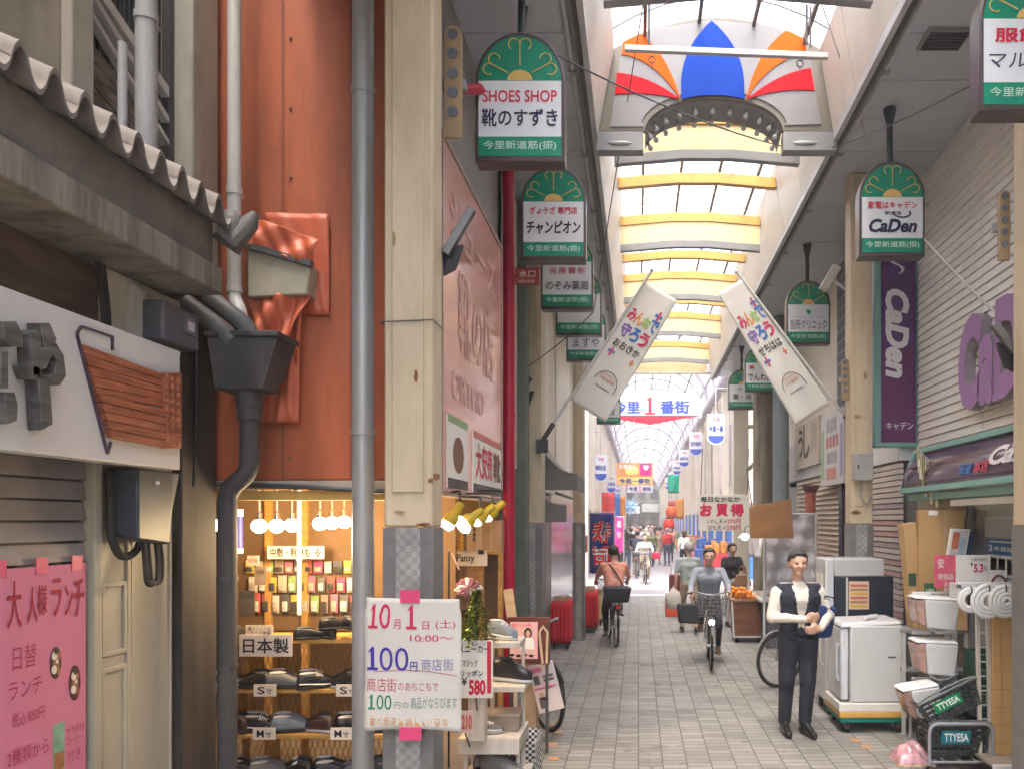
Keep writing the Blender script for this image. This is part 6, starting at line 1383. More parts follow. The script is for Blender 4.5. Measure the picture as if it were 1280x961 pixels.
MB().tube([(cx2, Y, cz2 - .08), (cx2 + .1, Y - .05, 2.68)], .004, 4).build('cord', dgrey, t)
# posters on the glass front
TG = Matrix.Translation((RX + .018, 0, 0)) @ Matrix.Rotation(R(-90), 4, 'Z')
def gp(px, X=RX): return -960 * X / (px - 798)
def glass_poster(label, px0, py0, px1, py1, bgm, items, mats):
    t = thing('window_poster', label, 'poster', (RX, -gp((px0 + px1) / 2), PZ(py1, 6)))
    a, b = gp(px0), gp(px1); Ym = -(a + b) / 2; z0, z1 = PZ(py1, Ym), PZ(py0, Ym)
    m = MB(); m.M = TG; m.box(a, b, -.004, 0, z0, z1); m.build('sheet', bgm, t, smooth=0)
    m = MB(); m.M = TG
    for it in items:
        if it[0] == 'b': m.box(a + (b - a) * it[1], a + (b - a) * it[2], -.007, -.0045, z0 + (z1 - z0) * it[3], z0 + (z1 - z0) * it[4], it[5])
        else: m.text(it[6], a + (b - a) * it[1], a + (b - a) * it[2], z0 + (z1 - z0) * it[3], z0 + (z1 - z0) * it[4], -.0085, it[5], .03)
    m.build('print', mats, t, smooth=0)
glass_poster('blue poster with a white figure three and appliance pictures on the glass front', 1232, 673, 1270, 722, mat('poster_blue', (.02, .12, .34), .4, .1), [('b', .04, .96, .04, .58, 0), ('t', .06, .2, .66, .84, 0, '3'), ('t', .25, .9, .68, .8, 0, '年保証'), ('b', .10, .34, .1, .5, 1), ('b', .40, .62, .1, .5, 2), ('b', .68, .92, .1, .5, 1), ('b', .1, .9, .9, .94, 0)], [mat('poster_pale', (.62, .66, .72), .5, .06), mat('poster_pinkish', (.55, .35, .40), .5, .3, 14), mat('poster_sky', (.22, .40, .58), .5, .3, 14)])
glass_poster('pale grey poster with fine print above the blue poster on the glass', 1229, 645, 1272, 671, mat('poster_grey', (.40, .42, .45), .5, .06), [('b', .1, .9 - .07 * (k % 3), .08 + k * .1, .115 + k * .1, 0) for k in range(8)], [mat('print_grey', (.22, .23, .26), .6)])
# pendant cable with plug
tag(MB().tube(smoothpath([P(1208, 612, 7.0), P(1209, 640, 7.0), P(1206, 655, 6.98), P(1209, 670, 7.0), P(1210, 690, 7.0)], .05), [.012] * 20, 8).build('hanging_cable', dgrey) if len(smoothpath([P(1208, 612, 7.0), P(1209, 640, 7.0), P(1206, 655, 6.98), P(1209, 670, 7.0), P(1210, 690, 7.0)], .05)) == 20 else MB().tube([P(1208, 612, 7.0), P(1209, 640, 7.0), P(1206, 655, 6.98), P(1209, 672, 7.0)], .014, 8).build('hanging_cable', dgrey), 'short black cable hanging below the awning board above the cartons', 'cable')

# ================================================================ FRIDGE AND WASHING MACHINE
app_w = mat('appliance_white', (.60, .60, .60), .3, .04, 2)
app_g = mat('appliance_grey', (.44, .445, .44), .35, .05, 2)
t = thing('fridge', 'tall pale fridge with a dark side and yellow energy label behind the washing machine', 'fridge', (2.2, 8.1, 0))
Yf, Yb = 7.88, 8.34; xl = PX(1044, Yf); xr = PX(1117, Yf); zt = PZ(698, Yf); zm = PZ(720, Yf)
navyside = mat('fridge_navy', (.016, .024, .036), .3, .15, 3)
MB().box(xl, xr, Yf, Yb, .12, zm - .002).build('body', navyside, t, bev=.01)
MB().box(xl - .01, PX(1105, Yf), Yf - .01, Yb + .01, zm, zt).build('top_case', app_g, t, bev=.012)
MB().box(xl - .10, xl - .012, Yf - .005, Yb, .14, zt).build('door', mat('door_bluegrey', (.50, .52, .55), .3, .04), t, bev=.015); fd = [o for o in COL.objects if o.parent is t][-1]
m = MB()
for z0, z1 in ((.5, .9), (1.0, 1.35)): m.tube([(xl - .105, Yf + .06, z0), (xl - .14, Yf + .06, z0 + .05), (xl - .14, Yf + .06, z1 - .05), (xl - .105, Yf + .06, z1)], .012, 8)
m.build('handle', lgrey, fd)
m = MB(); m.box(xl + .11, xl + .13, Yf - .006, Yf - .001, .14, zm - .01); m.build('seam_trim', lgrey, t)
m = MB(); xa, xb, za, zb = PX(1061, Yf), PX(1086, Yf), PZ(761, Yf), PZ(726, Yf); m.box(xa, xb, Yf - .006, Yf - .001, za, zb, 0)
for k in range(6): m.box(xa + .015, xb - .015, Yf - .008, Yf - .0062, za + .02 + k * .042, za + .045 + k * .042, 1 + (k % 3))
m.text("省エネ", xa + .02, xb - .09, zb - .06, zb - .025, Yf - .009, 3, .02); m.build('energy_label', [mat('label_cream', (.62, .46, .32), .6, .05), mat('label_yellow', (.60, .36, .06), .6, .1), mat('label_brown', (.34, .19, .08), .6, .1), mat('label_red', (.50, .12, .10), .6, .1)], t, smooth=0)
m = MB()
for k, z in enumerate((1.28, 1.02, .86)): m.box(xl - .104, xl - .1005, Yf + .12, Yb - .08, z, z + .16, k % 2)
m.build('door_flyer', [paper, mat('flyer_grey', (.35, .36, .38), .5, .3, 12)], t, smooth=0)
m = MB()
for x in (xl - .05, xr - .07):
    for y in (Yf + .05, Yb - .06): m.lathe([(0, -.016), (.045, -.016), (.045, .016), (0, .016)], (x, y, .046), 12, axis='x'); m.box(x - .02, x + .02, y - .02, y + .02, .05, .12)
m.build('caster', rubber, t)
t = thing('washing_machine', 'white top loading washing machine on a low orange and green dolly beside the fridge', 'washing machine', (2.2, 7.45, 0))
Yf, Yb = 7.22, 7.74; xl, xr = PX(1063, Yf), PX(1130, Yf); zt, zb = PZ(781, Yf), PZ(878, Yf)
m = MB(); m.hexa([(xl, Yf, zb), (xr, Yf, zb), (xr, Yb, zb), (xl, Yb, zb)], [(xl + .0, Yf, zt), (xr - .01, Yf, zt), (xr - .01, Yb, zt), (xl, Yb, zt)]); m.build('body', mat('washer_white', (.56, .56, .54), .32, .04, 2), t, bev=.02)
MB().box(xl - .085, xl - .008, Yf + .02, Yb - .01, zb + .02, zt - .03).build('front_panel', mat('washer_front', (.62, .63, .64), .25, .04), t, bev=.02)
m = MB(); m.hexa([(xl - .09, Yf + .0, zt - .025), (xr - .02, Yf + .0, zt + .004), (xr - .02, Yb, zt + .004), (xl - .09, Yb, zt - .025)], [(xl - .07, Yf + .02, zt + .02), (xr - .02, Yf + .02, zt + .04), (xr - .02, Yb - .02, zt + .04), (xl - .07, Yb - .02, zt + .02)]); m.build('lid', app_w, t, bev=.012)
m = MB(); m.tube([(xl - .09, Yf + .08, .48), (xl - .11, Yf + .08, .52), (xl - .11, Yf + .08, .78), (xl - .09, Yf + .08, .84)], .016, 8); m.build('front_handle', lgrey, t)
m = MB(); m.box(PX(1110, Yf), PX(1120, Yf), Yf - .005, Yf - .001, PZ(822, Yf), PZ(820, Yf)); m.build('vent_slot', dgrey, t)
MB().tube([(xr - .35, Yf + .1, zt + .045), (xr - .28, Yf + .15, zt + .06), (xr - .18, Yf + .25, zt + .055)], .022, 8).build('coiled_hose', app_w, t)
m = MB(); m.tube(smoothpath([(xr + .0, 7.6, .62), (xr + .09, 7.58, .55), (xr + .13, 7.55, .3), (xr + .08, 7.5, .22), (xr + .01, 7.52, .26)], .08), .02, 8); m.tube(smoothpath([(xr + .0, 7.5, .55), (xr + .06, 7.48, .5), (xr + .09, 7.46, .3), (xr + .03, 7.44, .2)], .06), .016, 8); m.build('drain_hose', mat('hose_grey', (.12, .12, .12), .5, .2), t)
t = thing('dolly', 'low wheeled dolly with orange and dark green edges under the washing machine', 'dolly', (2.2, 7.45, 0))
xa, xb = xl - .11, xr + .03
MB().box(xa, xb, Yf - .02, Yb + .02, .205, zb - .002 if zb > .21 else .24).build('pad', mat('dolly_white', (.66, .64, .58), .5, .1), t, bev=.006)
MB().box(xa + .005, xb - .005, Yf - .025, Yb + .025, .15, .203).build('deck', mat('dolly_orange', (.58, .33, .07), .5, .15), t, bev=.006)
m = MB(); m.box(xa + .01, xb - .01, Yf - .02, Yb + .02, .105, .148); m.build('chassis', mat('dolly_green', (.0, .15, .13), .5, .15), t, bev=.004)
for x in (xa + .08, xb - .08):
    for y in (Yf + .04, Yb - .04):
        m = MB(); m.lathe([(0, -.018), (.05, -.018), (.05, .018), (0, .018)], (x, y, .051), 14, axis='x'); m.box(x - .03, x + .03, y - .03, y + .03, .085, .103); m.build('caster', rubber, t)

# ================================================================ GOODS IN FRONT OF THE APPLIANCE SHOP
Y = 7.15
rk = thing('goods_rack', 'grey metal rack carrying the tall cartons against the appliance shop', 'rack', (2.85, 7.3, 0))
for z in (.25, .62, .98): MB().box(2.46, 3.06, 7.14, 7.46, z - .03, z).build('shelf', grey, rk, bev=.003)
for x in (2.47, 3.05):
    for y in (7.15, 7.45): MB().box(x - .015, x + .015, y - .015, y + .015, .004, .95).build('post', lgrey, rk)
cardb = mat('carton_kraft', (.47, .29, .12), .75, .08, 3, .03); cardb2 = mat('carton_kraft_light', (.52, .34, .15), .75, .08, 3, .03)
def carton(label, cs, Y, dep, z0, z1, mt, lean=0):
    t = thing('carton', label, 'carton', (cs, Y, z0)); w = .25
    return t
t = thing('carton', 'big upright brown carton with a dark green label on the goods rack', 'carton', (2.8, 7.2, .98))
xa, xb = PX(1148, 7.2), PX(1206, 7.2); zt = PZ(637, 7.2)
m = MB(); m.M = Matrix.Translation((xa, 7.2, .982)) @ Matrix.Rotation(R(-14), 4, 'Z'); m.box(0, .24, 0, .22, 0, zt - .982, 0); m.box(.2405, .43, .0, .22, 0, zt - .982, 1); m.build('box', [cardb, cardb2], t, bev=.004)
m = MB(); m.M = Matrix.Translation((xa, 7.2, .982)) @ Matrix.Rotation(R(-14), 4, 'Z'); m.box(.05, .16, -.003, -.0005, .30, .43, 0); m.text("LED", .07, .14, .35, .38, -.0045, 1, .02); m.box(.09, .17, -.003, -.0005, zt - 1.03, zt - .99, 1); m.build('label', [mat('carton_green', (.02, .14, .06), .5, .1), paper], t, smooth=0)
m = MB(); m.M = Matrix.Translation((xa, 7.2, .982)) @ Matrix.Rotation(R(-14), 4, 'Z'); m.box(.225, .255, -.002, -.0005, .02, zt - 1.0); m.build('tape', mat('parcel_tape', (.50, .36, .2)), t, smooth=0)
t = thing('carton', 'slim leaning brown carton left of the big carton', 'carton', (2.5, 7.25, .98))
m = MB(); a = P(1129, 655, 7.28); b = (PX(1147, 7.28), 7.28, a.z + .01)
m.hexa([(2.60, 7.28, .982), (2.72, 7.28, .982), (2.72, 7.44, .982), (2.60, 7.44, .982)], [(a.x, 7.28, a.z), (a.x + .12, 7.28, a.z + .02), (a.x + .12, 7.44, a.z + .02), (a.x, 7.44, a.z)]); m.build('box', cardb2, t, bev=.004)
m = MB(); m.box(a.x + .05, a.x + .12, 7.274, 7.2795, 1.38, 1.5); m.build('label', mat('carton_dkgreen', (.03, .08, .05), .5, .1), t)
t = thing('framed_picture', 'framed colour picture leaning beside the big carton', 'picture', P(1200, 695, 6.9)); Y = 6.9
q = [P(1183, 696, Y), P(1207, 696, Y), P(1213, 661, Y), P(1189, 660, Y)]
def slant(m, q, dy, dep, k=0): m.hexa([q[0] + Vector((0, dy, 0)), q[1] + Vector((0, dy, 0)), q[1] + Vector((0, dy + dep, 0)), q[0] + Vector((0, dy + dep, 0))], [q[3] + Vector((0, dy, 0)), q[2] + Vector((0, dy, 0)), q[2] + Vector((0, dy + dep, 0)), q[3] + Vector((0, dy + dep, 0))], k)
slant(m := MB(), q, 0, .03); m.build('frame', paper, t, bev=.004)
slant(m := MB(), [P(1206, 700, Y), P(1217, 700, Y), P(1220, 664, Y), P(1211, 662, Y)], .035, .16); m.build('book_spine', mat('spine_navy', (.04, .07, .15), .4, .1), t, bev=.003)
lerpq = lambda q, a, b: q[0].lerp(q[1], a).lerp(q[3].lerp(q[2], a), b)
m = MB(); slant(m, [lerpq(q, .1, .06), lerpq(q, .9, .06), lerpq(q, .9, .94), lerpq(q, .1, .94)], -.004, .003, 0)
slant(m, [lerpq(q, .15, .3), lerpq(q, .5, .3), lerpq(q, .5, .88), lerpq(q, .15, .88)], -.007, .002, 1); slant(m, [lerpq(q, .55, .1), lerpq(q, .85, .1), lerpq(q, .85, .7), lerpq(q, .55, .7)], -.007, .002, 2)
m.build('print', [mat('print_pale', (.62, .58, .55), .5, .2, 14), mat('print_rust', (.52, .16, .08), .5, .4, 14), mat('print_sky', (.40, .50, .58), .5, .3, 14)], t, smooth=0)
Y = 6.6
q = card('price_board', 'red and pink advertising card standing on the white bin stand', 'advert card', 1168, 693, 1195, 734, Y, [("安", 1172, 697, 1180, 710, 0, .05), ("特価品", 1172, 716, 1192, 724, 0, .04), ("お得", 1180, 726, 1193, 733, 0, .02)], mat('card_crimson', (.60, .10, .16), .5, .25, 16), mats=[mat('card_blush', (.72, .50, .50), .5)], stand=True)
q = card('price_board', 'white price card with small pink digits standing on the white bin stand', 'price card', 1195, 693, 1238, 730, Y - .02, [("5.3", 1217, 704, 1229, 715, 1, .04), ("¥", 1213, 702, 1216, 707, 0, .04), ("お買得品限定", 1214, 697, 1234, 701, 0, 0), ("税込", 1230, 706, 1235, 713, 0, 0)], paper, mats=[ink, mat('price_magenta', (.60, .03, .20))], stand=True)
q = card('emblem_card', 'small white card with a dark arch emblem before the blue poster', 'card', 1236, 712, 1262, 730, 6.55, [], paper, stand=True)
m = MB(); m.tube([P(1240 + 18 * k / 10, 728 - 9 * math.sin(math.pi * k / 10) ** .6, 6.545) for k in range(11)], .010, 5); m.build('emblem', mat('emblem_dark', (.12, .03, .03)), q)
# bin stand
bs = thing('bin_stand', 'white tubular stand holding tilted white storage bins', 'stand', (2.65, 6.55, 0)); Y = 6.62
wmet = mat('white_tube', (.62, .62, .62), .3, .05, 4)
m = MB()
for px in (1190, 1199): m.bar((PX(px, Y), Y + .1, .02), (PX(px, Y), Y + .1, PZ(736, Y)), .04, .03)
for py in (742, 792, 850): m.bar((PX(1144, Y), Y + .08, PZ(py, Y)), (PX(1199, Y), Y + .08, PZ(py, Y)), .025, .025)
m.build('post', wmet, bs, bev=.004)
m = MB(); m.bar((PX(1170, Y), Y + .08, .02), (PX(1170, Y), Y + .08, PZ(742, Y)), .03, .03); m.bar((PX(1150, Y), Y - .1, .02), (PX(1200, Y), Y - .1, .02), .04, .03); m.bar((PX(1150, Y), Y + .3, .02), (PX(1200, Y), Y + .3, .02), .04, .03)
m.bar((PX(1170, Y), Y - .1, .02), (PX(1170, Y), Y + .3, .02), .03, .03); m.build('base', grey, bs)
binw = mat('bin_white', (.62, .62, .61), .3, .04, 3); binf = mat('bin_front_clear', (.34, .20, .16), .15, .35, 14, spec=.8); binl = mat('bin_lid', (.70, .70, .69), .3, .04)
def bin_(label, px0, py0, px1, py1, Y, tilt):
    t = thing('storage_bin', label, 'storage bin', (PX((px0 + px1) / 2, Y), Y, PZ(py1, Y)), 0, 'tilted white storage bins')
    w = PX(px1, Y) - PX(px0, Y); h = PZ(py0, Y) - PZ(py1, Y)
    B = Matrix.Translation((PX(px0, Y), Y, PZ(py1, Y))) @ Matrix.Rotation(R(-tilt), 4, 'Y')
    m = MB(); m.M = B; m.hexa([(w * .28, -.10, .02), (w * .95, -.10, 0), (w * .95, .12, 0), (w * .28, .12, .02)], [(w * .20, -.11, h * .92), (w, -.11, h * .9), (w, .13, h * .9), (w * .20, .13, h * .92)]); m.build('tub', binw, t, bev=.015)
    m = MB(); m.M = B; m.hexa([(w * .10, -.09, .05), (w * .27, -.10, .02), (w * .27, .12, .02), (w * .10, .11, .05)], [(-.01, -.09, h * .86), (w * .19, -.11, h * .92), (w * .19, .13, h * .92), (-.01, .11, h * .86)]); m.build('clear_front', binf, t, bev=.01)
    m = MB(); m.M = B; m.hexa([(-.015, -.115, h * .925), (w * 1.01, -.115, h * .91), (w * 1.01, .135, h * .91), (-.015, .135, h * .925)], [(.02, -.09, h), (w * .95, -.09, h), (w * .95, .11, h), (.02, .11, h)]); m.build('lid', binl, t, bev=.012)
    m = MB(); m.M = B; m.tube([(w * .3, -.12, .015), (w * .5, -.13, -.02), (w * .8, -.12, -.005)], .008, 6); m.build('hinge_bar', grey, t)
bin_('top white storage bin on the tubular stand', 1138, 743, 1192, 784, 6.55, -3)
bin_('middle white storage bin on the tubular stand', 1140, 797, 1191, 842, 6.55, -2)
bin_('lowest white storage bin with a sticker on its lid, tipped over the basket', 1131, 857, 1176, 900, 6.40, 10)
MB().box(PX(1144, 6.38), PX(1168, 6.38), 6.29, 6.33, .30, .305).build('price_sticker', mat('sticker_grey', (.35, .35, .36), .5, .4, 20), [o for o in COL.objects if o.get("label", "").startswith('lowest white')][0])
# baskets and cart
bk_m = mat('basket_charcoal', (.035, .042, .04), .45, .2, 6); bk_r = mat('basket_rail', (.10, .11, .11), .4, .15)
def basket(label, B, w=.44, d=.30, h=.22, sticker=None, txt="TTYESA"):
    t = thing('shopping_basket', label, 'basket', B.to_translation(), 0, 'charcoal shopping baskets')
    m = MB(); m.M = B
    for k in range(5):      # slatted walls
        z0, z1 = .02 + k * h / 5, .02 + k * h / 5 + h / 5 * .62; g = .04 * (k / 5)
        for (xa, xb, ya, yb2) in ((-w / 2 - g, w / 2 + g, -d / 2 - g, -d / 2 - g + .006), (-w / 2 - g, w / 2 + g, d / 2 + g - .006, d / 2 + g), (-w / 2 - g, -w / 2 - g + .006, -d / 2 - g + .007, d / 2 + g - .007), (w / 2 + g - .006, w / 2 + g, -d / 2 - g + .007, d / 2 + g - .007)): m.box(xa, xb, ya, yb2, z0, z1)
    for k in range(9):
        x = -w / 2 + k * w / 8
        for s in (-1, 1): m.bar((x, s * d / 2, 0.0), (x * 1.18, s * (d / 2 + .045), h + .01), .01, .01)
    m.box(-w / 2, w / 2, -d / 2, d / 2, 0, .014); m.build('tub', bk_m, t)
    m = MB(); m.M = B; a, b = w / 2 + .05, d / 2 + .05; m.tube([(-a, -b, h + .01), (a, -b, h + .01), (a, b, h + .01), (-a, b, h + .01)], .013, 6, closed=True); m.tube([(-a, -b, h + .02), (-a + .1, -b + .02, h + .035), (a - .1, -b + .02, h + .035), (a, -b, h + .02)], .009, 6); m.build('rim', bk_r, t)
    m = MB(); m.M = B; m.hexa([(-.15, -d / 2 - .038, h * .42), (.08, -d / 2 - .038, h * .42), (.08, -d / 2 - .034, h * .42), (-.15, -d / 2 - .034, h * .42)], [(-.15, -d / 2 - .052, h * .86), (.08, -d / 2 - .052, h * .86), (.08, -d / 2 - .048, h * .86), (-.15, -d / 2 - .048, h * .86)], 0); m.text(txt, -.13, .06, h * .52, h * .78, -d / 2 - .0545, 1, .03); m.build('sticker', [sticker, mat('sticker_letter', (.62, .68, .66), .5)], t, smooth=0)
    return t
B1 = Matrix.Translation((PX(1188, 6.25), 6.25, .13))
basket('upright charcoal basket with a blue green sticker in a low wire cart', B1, .40, .30, .25, mat('sticker_teal', (.0, .16, .20), .5, .1))
B2 = Matrix.Translation((PX(1191, 6.2), 6.22, .44)) @ Matrix.Rotation(R(-26), 4, 'Y') @ Matrix.Rotation(R(-8), 4, 'X')
basket('tilted charcoal basket with a green sticker heaped on top of the low wire cart', B2, .40, .28, .20, mat('sticker_green', (.0, .22, .07), .5, .1))
ct = thing('basket_cart', 'low grey wire cart on small wheels carrying the charcoal baskets', 'cart', (PX(1188, 6.25), 6.25, 0))
cm = Vector((PX(1188, 6.25), 6.25, 0)); m = MB()
for s in (-1, 1): m.tube(smoothpath([cm + Vector((-.25, s * .21, .08)), cm + Vector((-.25, s * .21, .40)), cm + Vector((.25, s * .21, .40)), cm + Vector((.25, s * .21, .08))], .08), .014, 8)
for z in (.10,): m.tube([cm + Vector((-.25, -.21, z)), cm + Vector((.25, -.21, z)), cm + Vector((.25, .21, z)), cm + Vector((-.25, .21, z))], .011, 6, closed=True)
for k in range(5): m.tube([cm + Vector((-.25 + .125 * k, -.21, .105)), cm + Vector((-.25 + .125 * k, .21, .105))], .006, 5)
m.build('frame', grey, ct)
for x in (-.25, .25):
    for y in (-.21, .21):
        m = MB(); c = cm + Vector((x, y, .035)); m.lathe([(0, -.014), (.034, -.014), (.034, .014), (0, .014)], c, 12, axis='x'); m.build('wheel', rubber, ct)
t = thing('cushion_packet', 'crumpled pink patterned packet on the ground by the basket cart', 'packet', (PX(1140, 6.35), 6.35, 0))
m = MB(); m.grid(lambda u, v: Vector((PX(1140, 6.35) + (u - .5) * .30, 6.35 + (v - .5) * .26, .02 + .15 * (math.sin(math.pi * u) * math.sin(math.pi * v)) ** .5 * (1 + .12 * math.sin(u * 17 + v * 9)))), 20, 16); m.build('bag', mat('packet_pink_film', (.58, .30, .32), .25, .55, 9, .2, spec=.7), t, smooth=80)
m = MB(); m.box(PX(1140, 6.35) - .15, PX(1140, 6.35) + .15, 6.22, 6.48, .002, .019); m.build('sealed_edge', mat('packet_film_edge', (.62, .48, .3), .3, .3, 14), t)
# hose coils, panel trolley
TY = 6.1
tr = thing('panel_trolley', 'low trolley rack with white rails holding a brown panel and hose coils', 'trolley', (2.8, TY, 0))
m = MB()
for px in (1225, 1238): m.bar((PX(px, TY), TY, .14), (PX(px - 4, TY), TY, PZ(745, TY)), .03, .03)
m.build('upright', mat('trolley_cream', (.52, .49, .42), .4, .1), tr, bev=.003)
m = MB()
for k in range(9): z = .30 + k * .115; m.tube([(PX(1227, TY), TY + .02, z), (PX(1242, TY), TY + .02, z)], .007, 6)
m.build('wire_rung', lgrey, tr)
m = MB(); m.box(PX(1196, TY), PX(1284, TY), TY - .03, TY + .01, PZ(735, TY), PZ(727, TY), 0); m.box(PX(1196, TY), PX(1200, TY), TY - .03, TY + .15, PZ(748, TY), PZ(727.5, TY) - .012, 0); m.box(PX(1276, TY), PX(1281, TY), TY - .05, TY + .15, PZ(742, TY), PZ(716, TY), 0)
m.build('top_rail', wmet, tr, bev=.004)
m = MB()
for k, (px, c) in enumerate(((1214, 0), (1230, 1), (1246, 0), (1262, 1))): m.box(PX(px - 7, TY), PX(px + 7, TY), TY - .036, TY - .0315, PZ(733, TY) - .05, PZ(733, TY), c)
m.build('rail_tag', [mat('tag_green', (.22, .40, .08), .5, .1), paper], tr, smooth=0)
m = MB(); m.box(PX(1222, TY) - .02, PX(1300, TY), TY - .30, TY + .42, .13, .155); m.build('deck', mat('trolley_deck', (.24, .20, .16), .6, .15), tr, bev=.004)
m = MB(); m.box(PX(1222, TY) - .025, PX(1300, TY), TY - .33, TY - .301, .09, .16); m.build('front_edge', wmet, tr, bev=.004)
for x in (PX(1226, TY), PX(1290, TY)):
    for y in (TY - .25, TY + .38):
        m = MB(); m.lathe([(0, -.018), (.045, -.018), (.045, .018), (0, .018)], (x, y, .046), 12, axis='x'); m.box(x - .02, x + .02, y - .02, y + .02, .06, .128); m.build('caster', rubber, tr)
pn = thing('brown_panel', 'brown kraft panel with a grid of folds standing on the trolley', 'panel', (2.9, TY, .16))
m = MB(); a, b = PX(1240, TY - .05), PX(1292, TY - .05); m.box(a, b, TY - .06, TY - .032, .157, PZ(768, TY), 0); m.build('panel', mat('kraft_panel', (.50, .29, .11), .6, .1, 2), pn, bev=.004)
m = MB()
for k in range(7): m.box(a + .005, b, TY - .0625, TY - .0605, .25 + k * .14, .254 + k * .14)
for k in range(4): m.box(a + .07 + k * .085, a + .074 + k * .085, TY - .0635, TY - .0626, .16, PZ(770, TY))
m.build('fold_line', mat('kraft_fold', (.30, .17, .07), .7, .1), pn, smooth=0)
hosem = mat('hose_white', (.66, .66, .64), .35, .05, 5)
for i, (px, py, r, n_, lb) in enumerate(((1213, 750, .060, 2, 'left small coil of white hose hung on the trolley rail'), (1235, 752, .085, 3, 'middle coil of white hose hung on the trolley rail'), (1256, 752, .080, 4, 'right coil of white hose with its inner turns showing'))):
    t = thing('hose_coil', lb, 'hose', P(px, py, TY - .1), 0, 'coils of white hose'); m = MB(); c = P(px, py, TY - .1 - i * .03); pts = []
    for k in range(n_ * 20 + 1): a = 2 * math.pi * k / 20; rr_ = r * 1.6 - (k / 20) * r * .36; pts.append(c + Vector((rr_ * math.cos(a), -.006 * k / 20, rr_ * math.sin(a))))
    m.tube(pts, .019, 8); m.build('hose', hosem, t)
    m = MB(); m.torus(c + Vector((0, 0, r * 1.3)), .03, .006, 14, 6, axis='x'); m.build('tie', dgrey, t)
for k, (px, py, h, c, lb) in enumerate(((1272, 792, 26, (.62, .36, .05), 'orange tag hanging on the right side of the brown panel'), (1274, 822, 24, (.66, .62, .55), 'white tag hanging on the right side of the brown panel'), (1273, 848, 20, (.66, .52, .04), 'yellow tag at the right foot of the brown panel'))):
    card('hanging_tag', lb, 'tag', px - 6, py - h / 2, px + 8, py + h / 2, TY - .09, [("特価", px - 4, py - 5, px + 5, py + 1, 0, .0)], mat('tag_colour_' + 'abc'[k], c, .5, .08))
# dark green crates behind the trolley rungs
for k in range(3):
    t = thing('folding_crate', ['lowest dark green crate behind the trolley rungs', 'middle dark green crate behind the trolley rungs', 'top dark green crate behind the trolley rungs'][k], 'crate', (2.85, TY + .25, .16 + k * .26), 0, 'stack of dark green crates')
    x0_, x1_ = PX(1229, TY), PX(1262, TY); z = .157 + k * .262
    m = MB()
    for j in range(4): m.box(x0_, x1_, TY + .06, TY + .07, z + j * .065, z + j * .065 + .045); m.box(x0_, x1_, TY + .37, TY + .38, z + j * .065, z + j * .065 + .045)
    m.box(x0_, x0_ + .01, TY + .071, TY + .369, z, z + .25); m.box(x1_ - .01, x1_, TY + .071, TY + .369, z, z + .25); m.box(x0_ + .011, x1_ - .011, TY + .071, TY + .369, z, z + .01); m.build('tub', mat('crate_green', (.01, .07, .045), .5, .2), t)
    m = MB(); m.box(x0_ + .05, x0_ + .13, TY + .055, TY + .0595, z + .1, z + .19); m.build('label', paper, t, smooth=0)

# ================================================================ RIGHT ROW FARTHER ON
t = thing('electric_box', 'grey electric box with a cable strapped to the right column by the fridge', 'electric box', P(1080, 600, 8.35)); Y = 8.27
rect(m := MB(), 1069, 566, 1092, 600, Y, .11); m.build('case', mat('ebox_grey', (.33, .33, .32), .4, .1), t, bev=.008)
MB().tube(smoothpath([P(1078, 600, Y + .05), P(1076, 622, Y + .05), P(1084, 632, Y + .05), P(1090, 620, Y + .05)], .05), .009, 6).build('cable', grey, t)
m = MB(); m.box(PX(1072, Y), PX(1074, Y), Y - .01, Y - .001, PZ(586, Y), PZ(580, Y)); m.build('latch', dgrey, t)
def wallposter(label, px0, py0, px1, py1, X, bgm, parts, mats, name='wall_sign', th=.04):
    TW = Matrix.Translation((X, 0, 0)) @ Matrix.Rotation(R(-90), 4, 'Z')
    t = thing(name, label, 'sign', (X, YS((px0 + px1) / 2, X), 3)); a, b = -YS(px0, X), -YS(px1, X); Ym = -(a + b) / 2; z0, z1 = PZ(py1, Ym), PZ(py0, Ym)
    m = MB(); m.M = TW; m.box(a, b, -th, 0, z0, z1); m.build('panel', bgm, t, bev=.005)
    m = MB(); m.M = TW
    for p in parts:
        u0, u1, v0, v1, k = p[:5]; q = (a + (b - a) * u0, a + (b - a) * u1, z0 + (z1 - z0) * v0, z0 + (z1 - z0) * v1)
        if len(p) > 5: m.text(p[5], *q, -th - .003, k, .03)
        else: m.box(q[0], q[1], -th - .004, -th - .0005, q[2], q[3], k)
    m.build('print', mats, t, smooth=0)
wallposter('beige wall sign with dark calligraphy strokes beyond the slate wall', 997, 527, 1027, 584, 2.98, mat('sign_linen', (.58, .50, .40), .6, .08), [(.15, .35, .25, .9, 0, "う"), (.38, .62, .2, .95, 0, "し"), (.68, .9, .3, .9, 1, "川")], [mat('calligraphy', (.07, .06, .05), .6), mat('calligraphy_pale', (.40, .33, .26), .6)])
wallposter('white vertical menu poster with red, grey and green columns beside the right column', 1029, 516, 1058, 606, 2.94, mat('menu_white', (.62, .60, .56), .4, .06), [(.04, .16, .1, .8, 2)] + [(.30 + .15 * k, .40 + .15 * k, .74, .92, 3) for k in range(3)] + [(.28 + .14 * k, .37 + .14 * k, .52, .68, 0) for k in range(4)] + [(.30 + .15 * k, .42 + .15 * k, .30, .46, 3) for k in range(3)] + [(.3, .7, .08, .24, 1), (.86, .96, .1, .8, 4)], [mat('menu_red', (.52, .12, .10), .5), mat('menu_coral', (.60, .24, .16), .5), mat('menu_green', (.28, .50, .26), .5), mat('menu_grey', (.36, .36, .40), .5), mat('menu_violet', (.36, .32, .50), .5)])
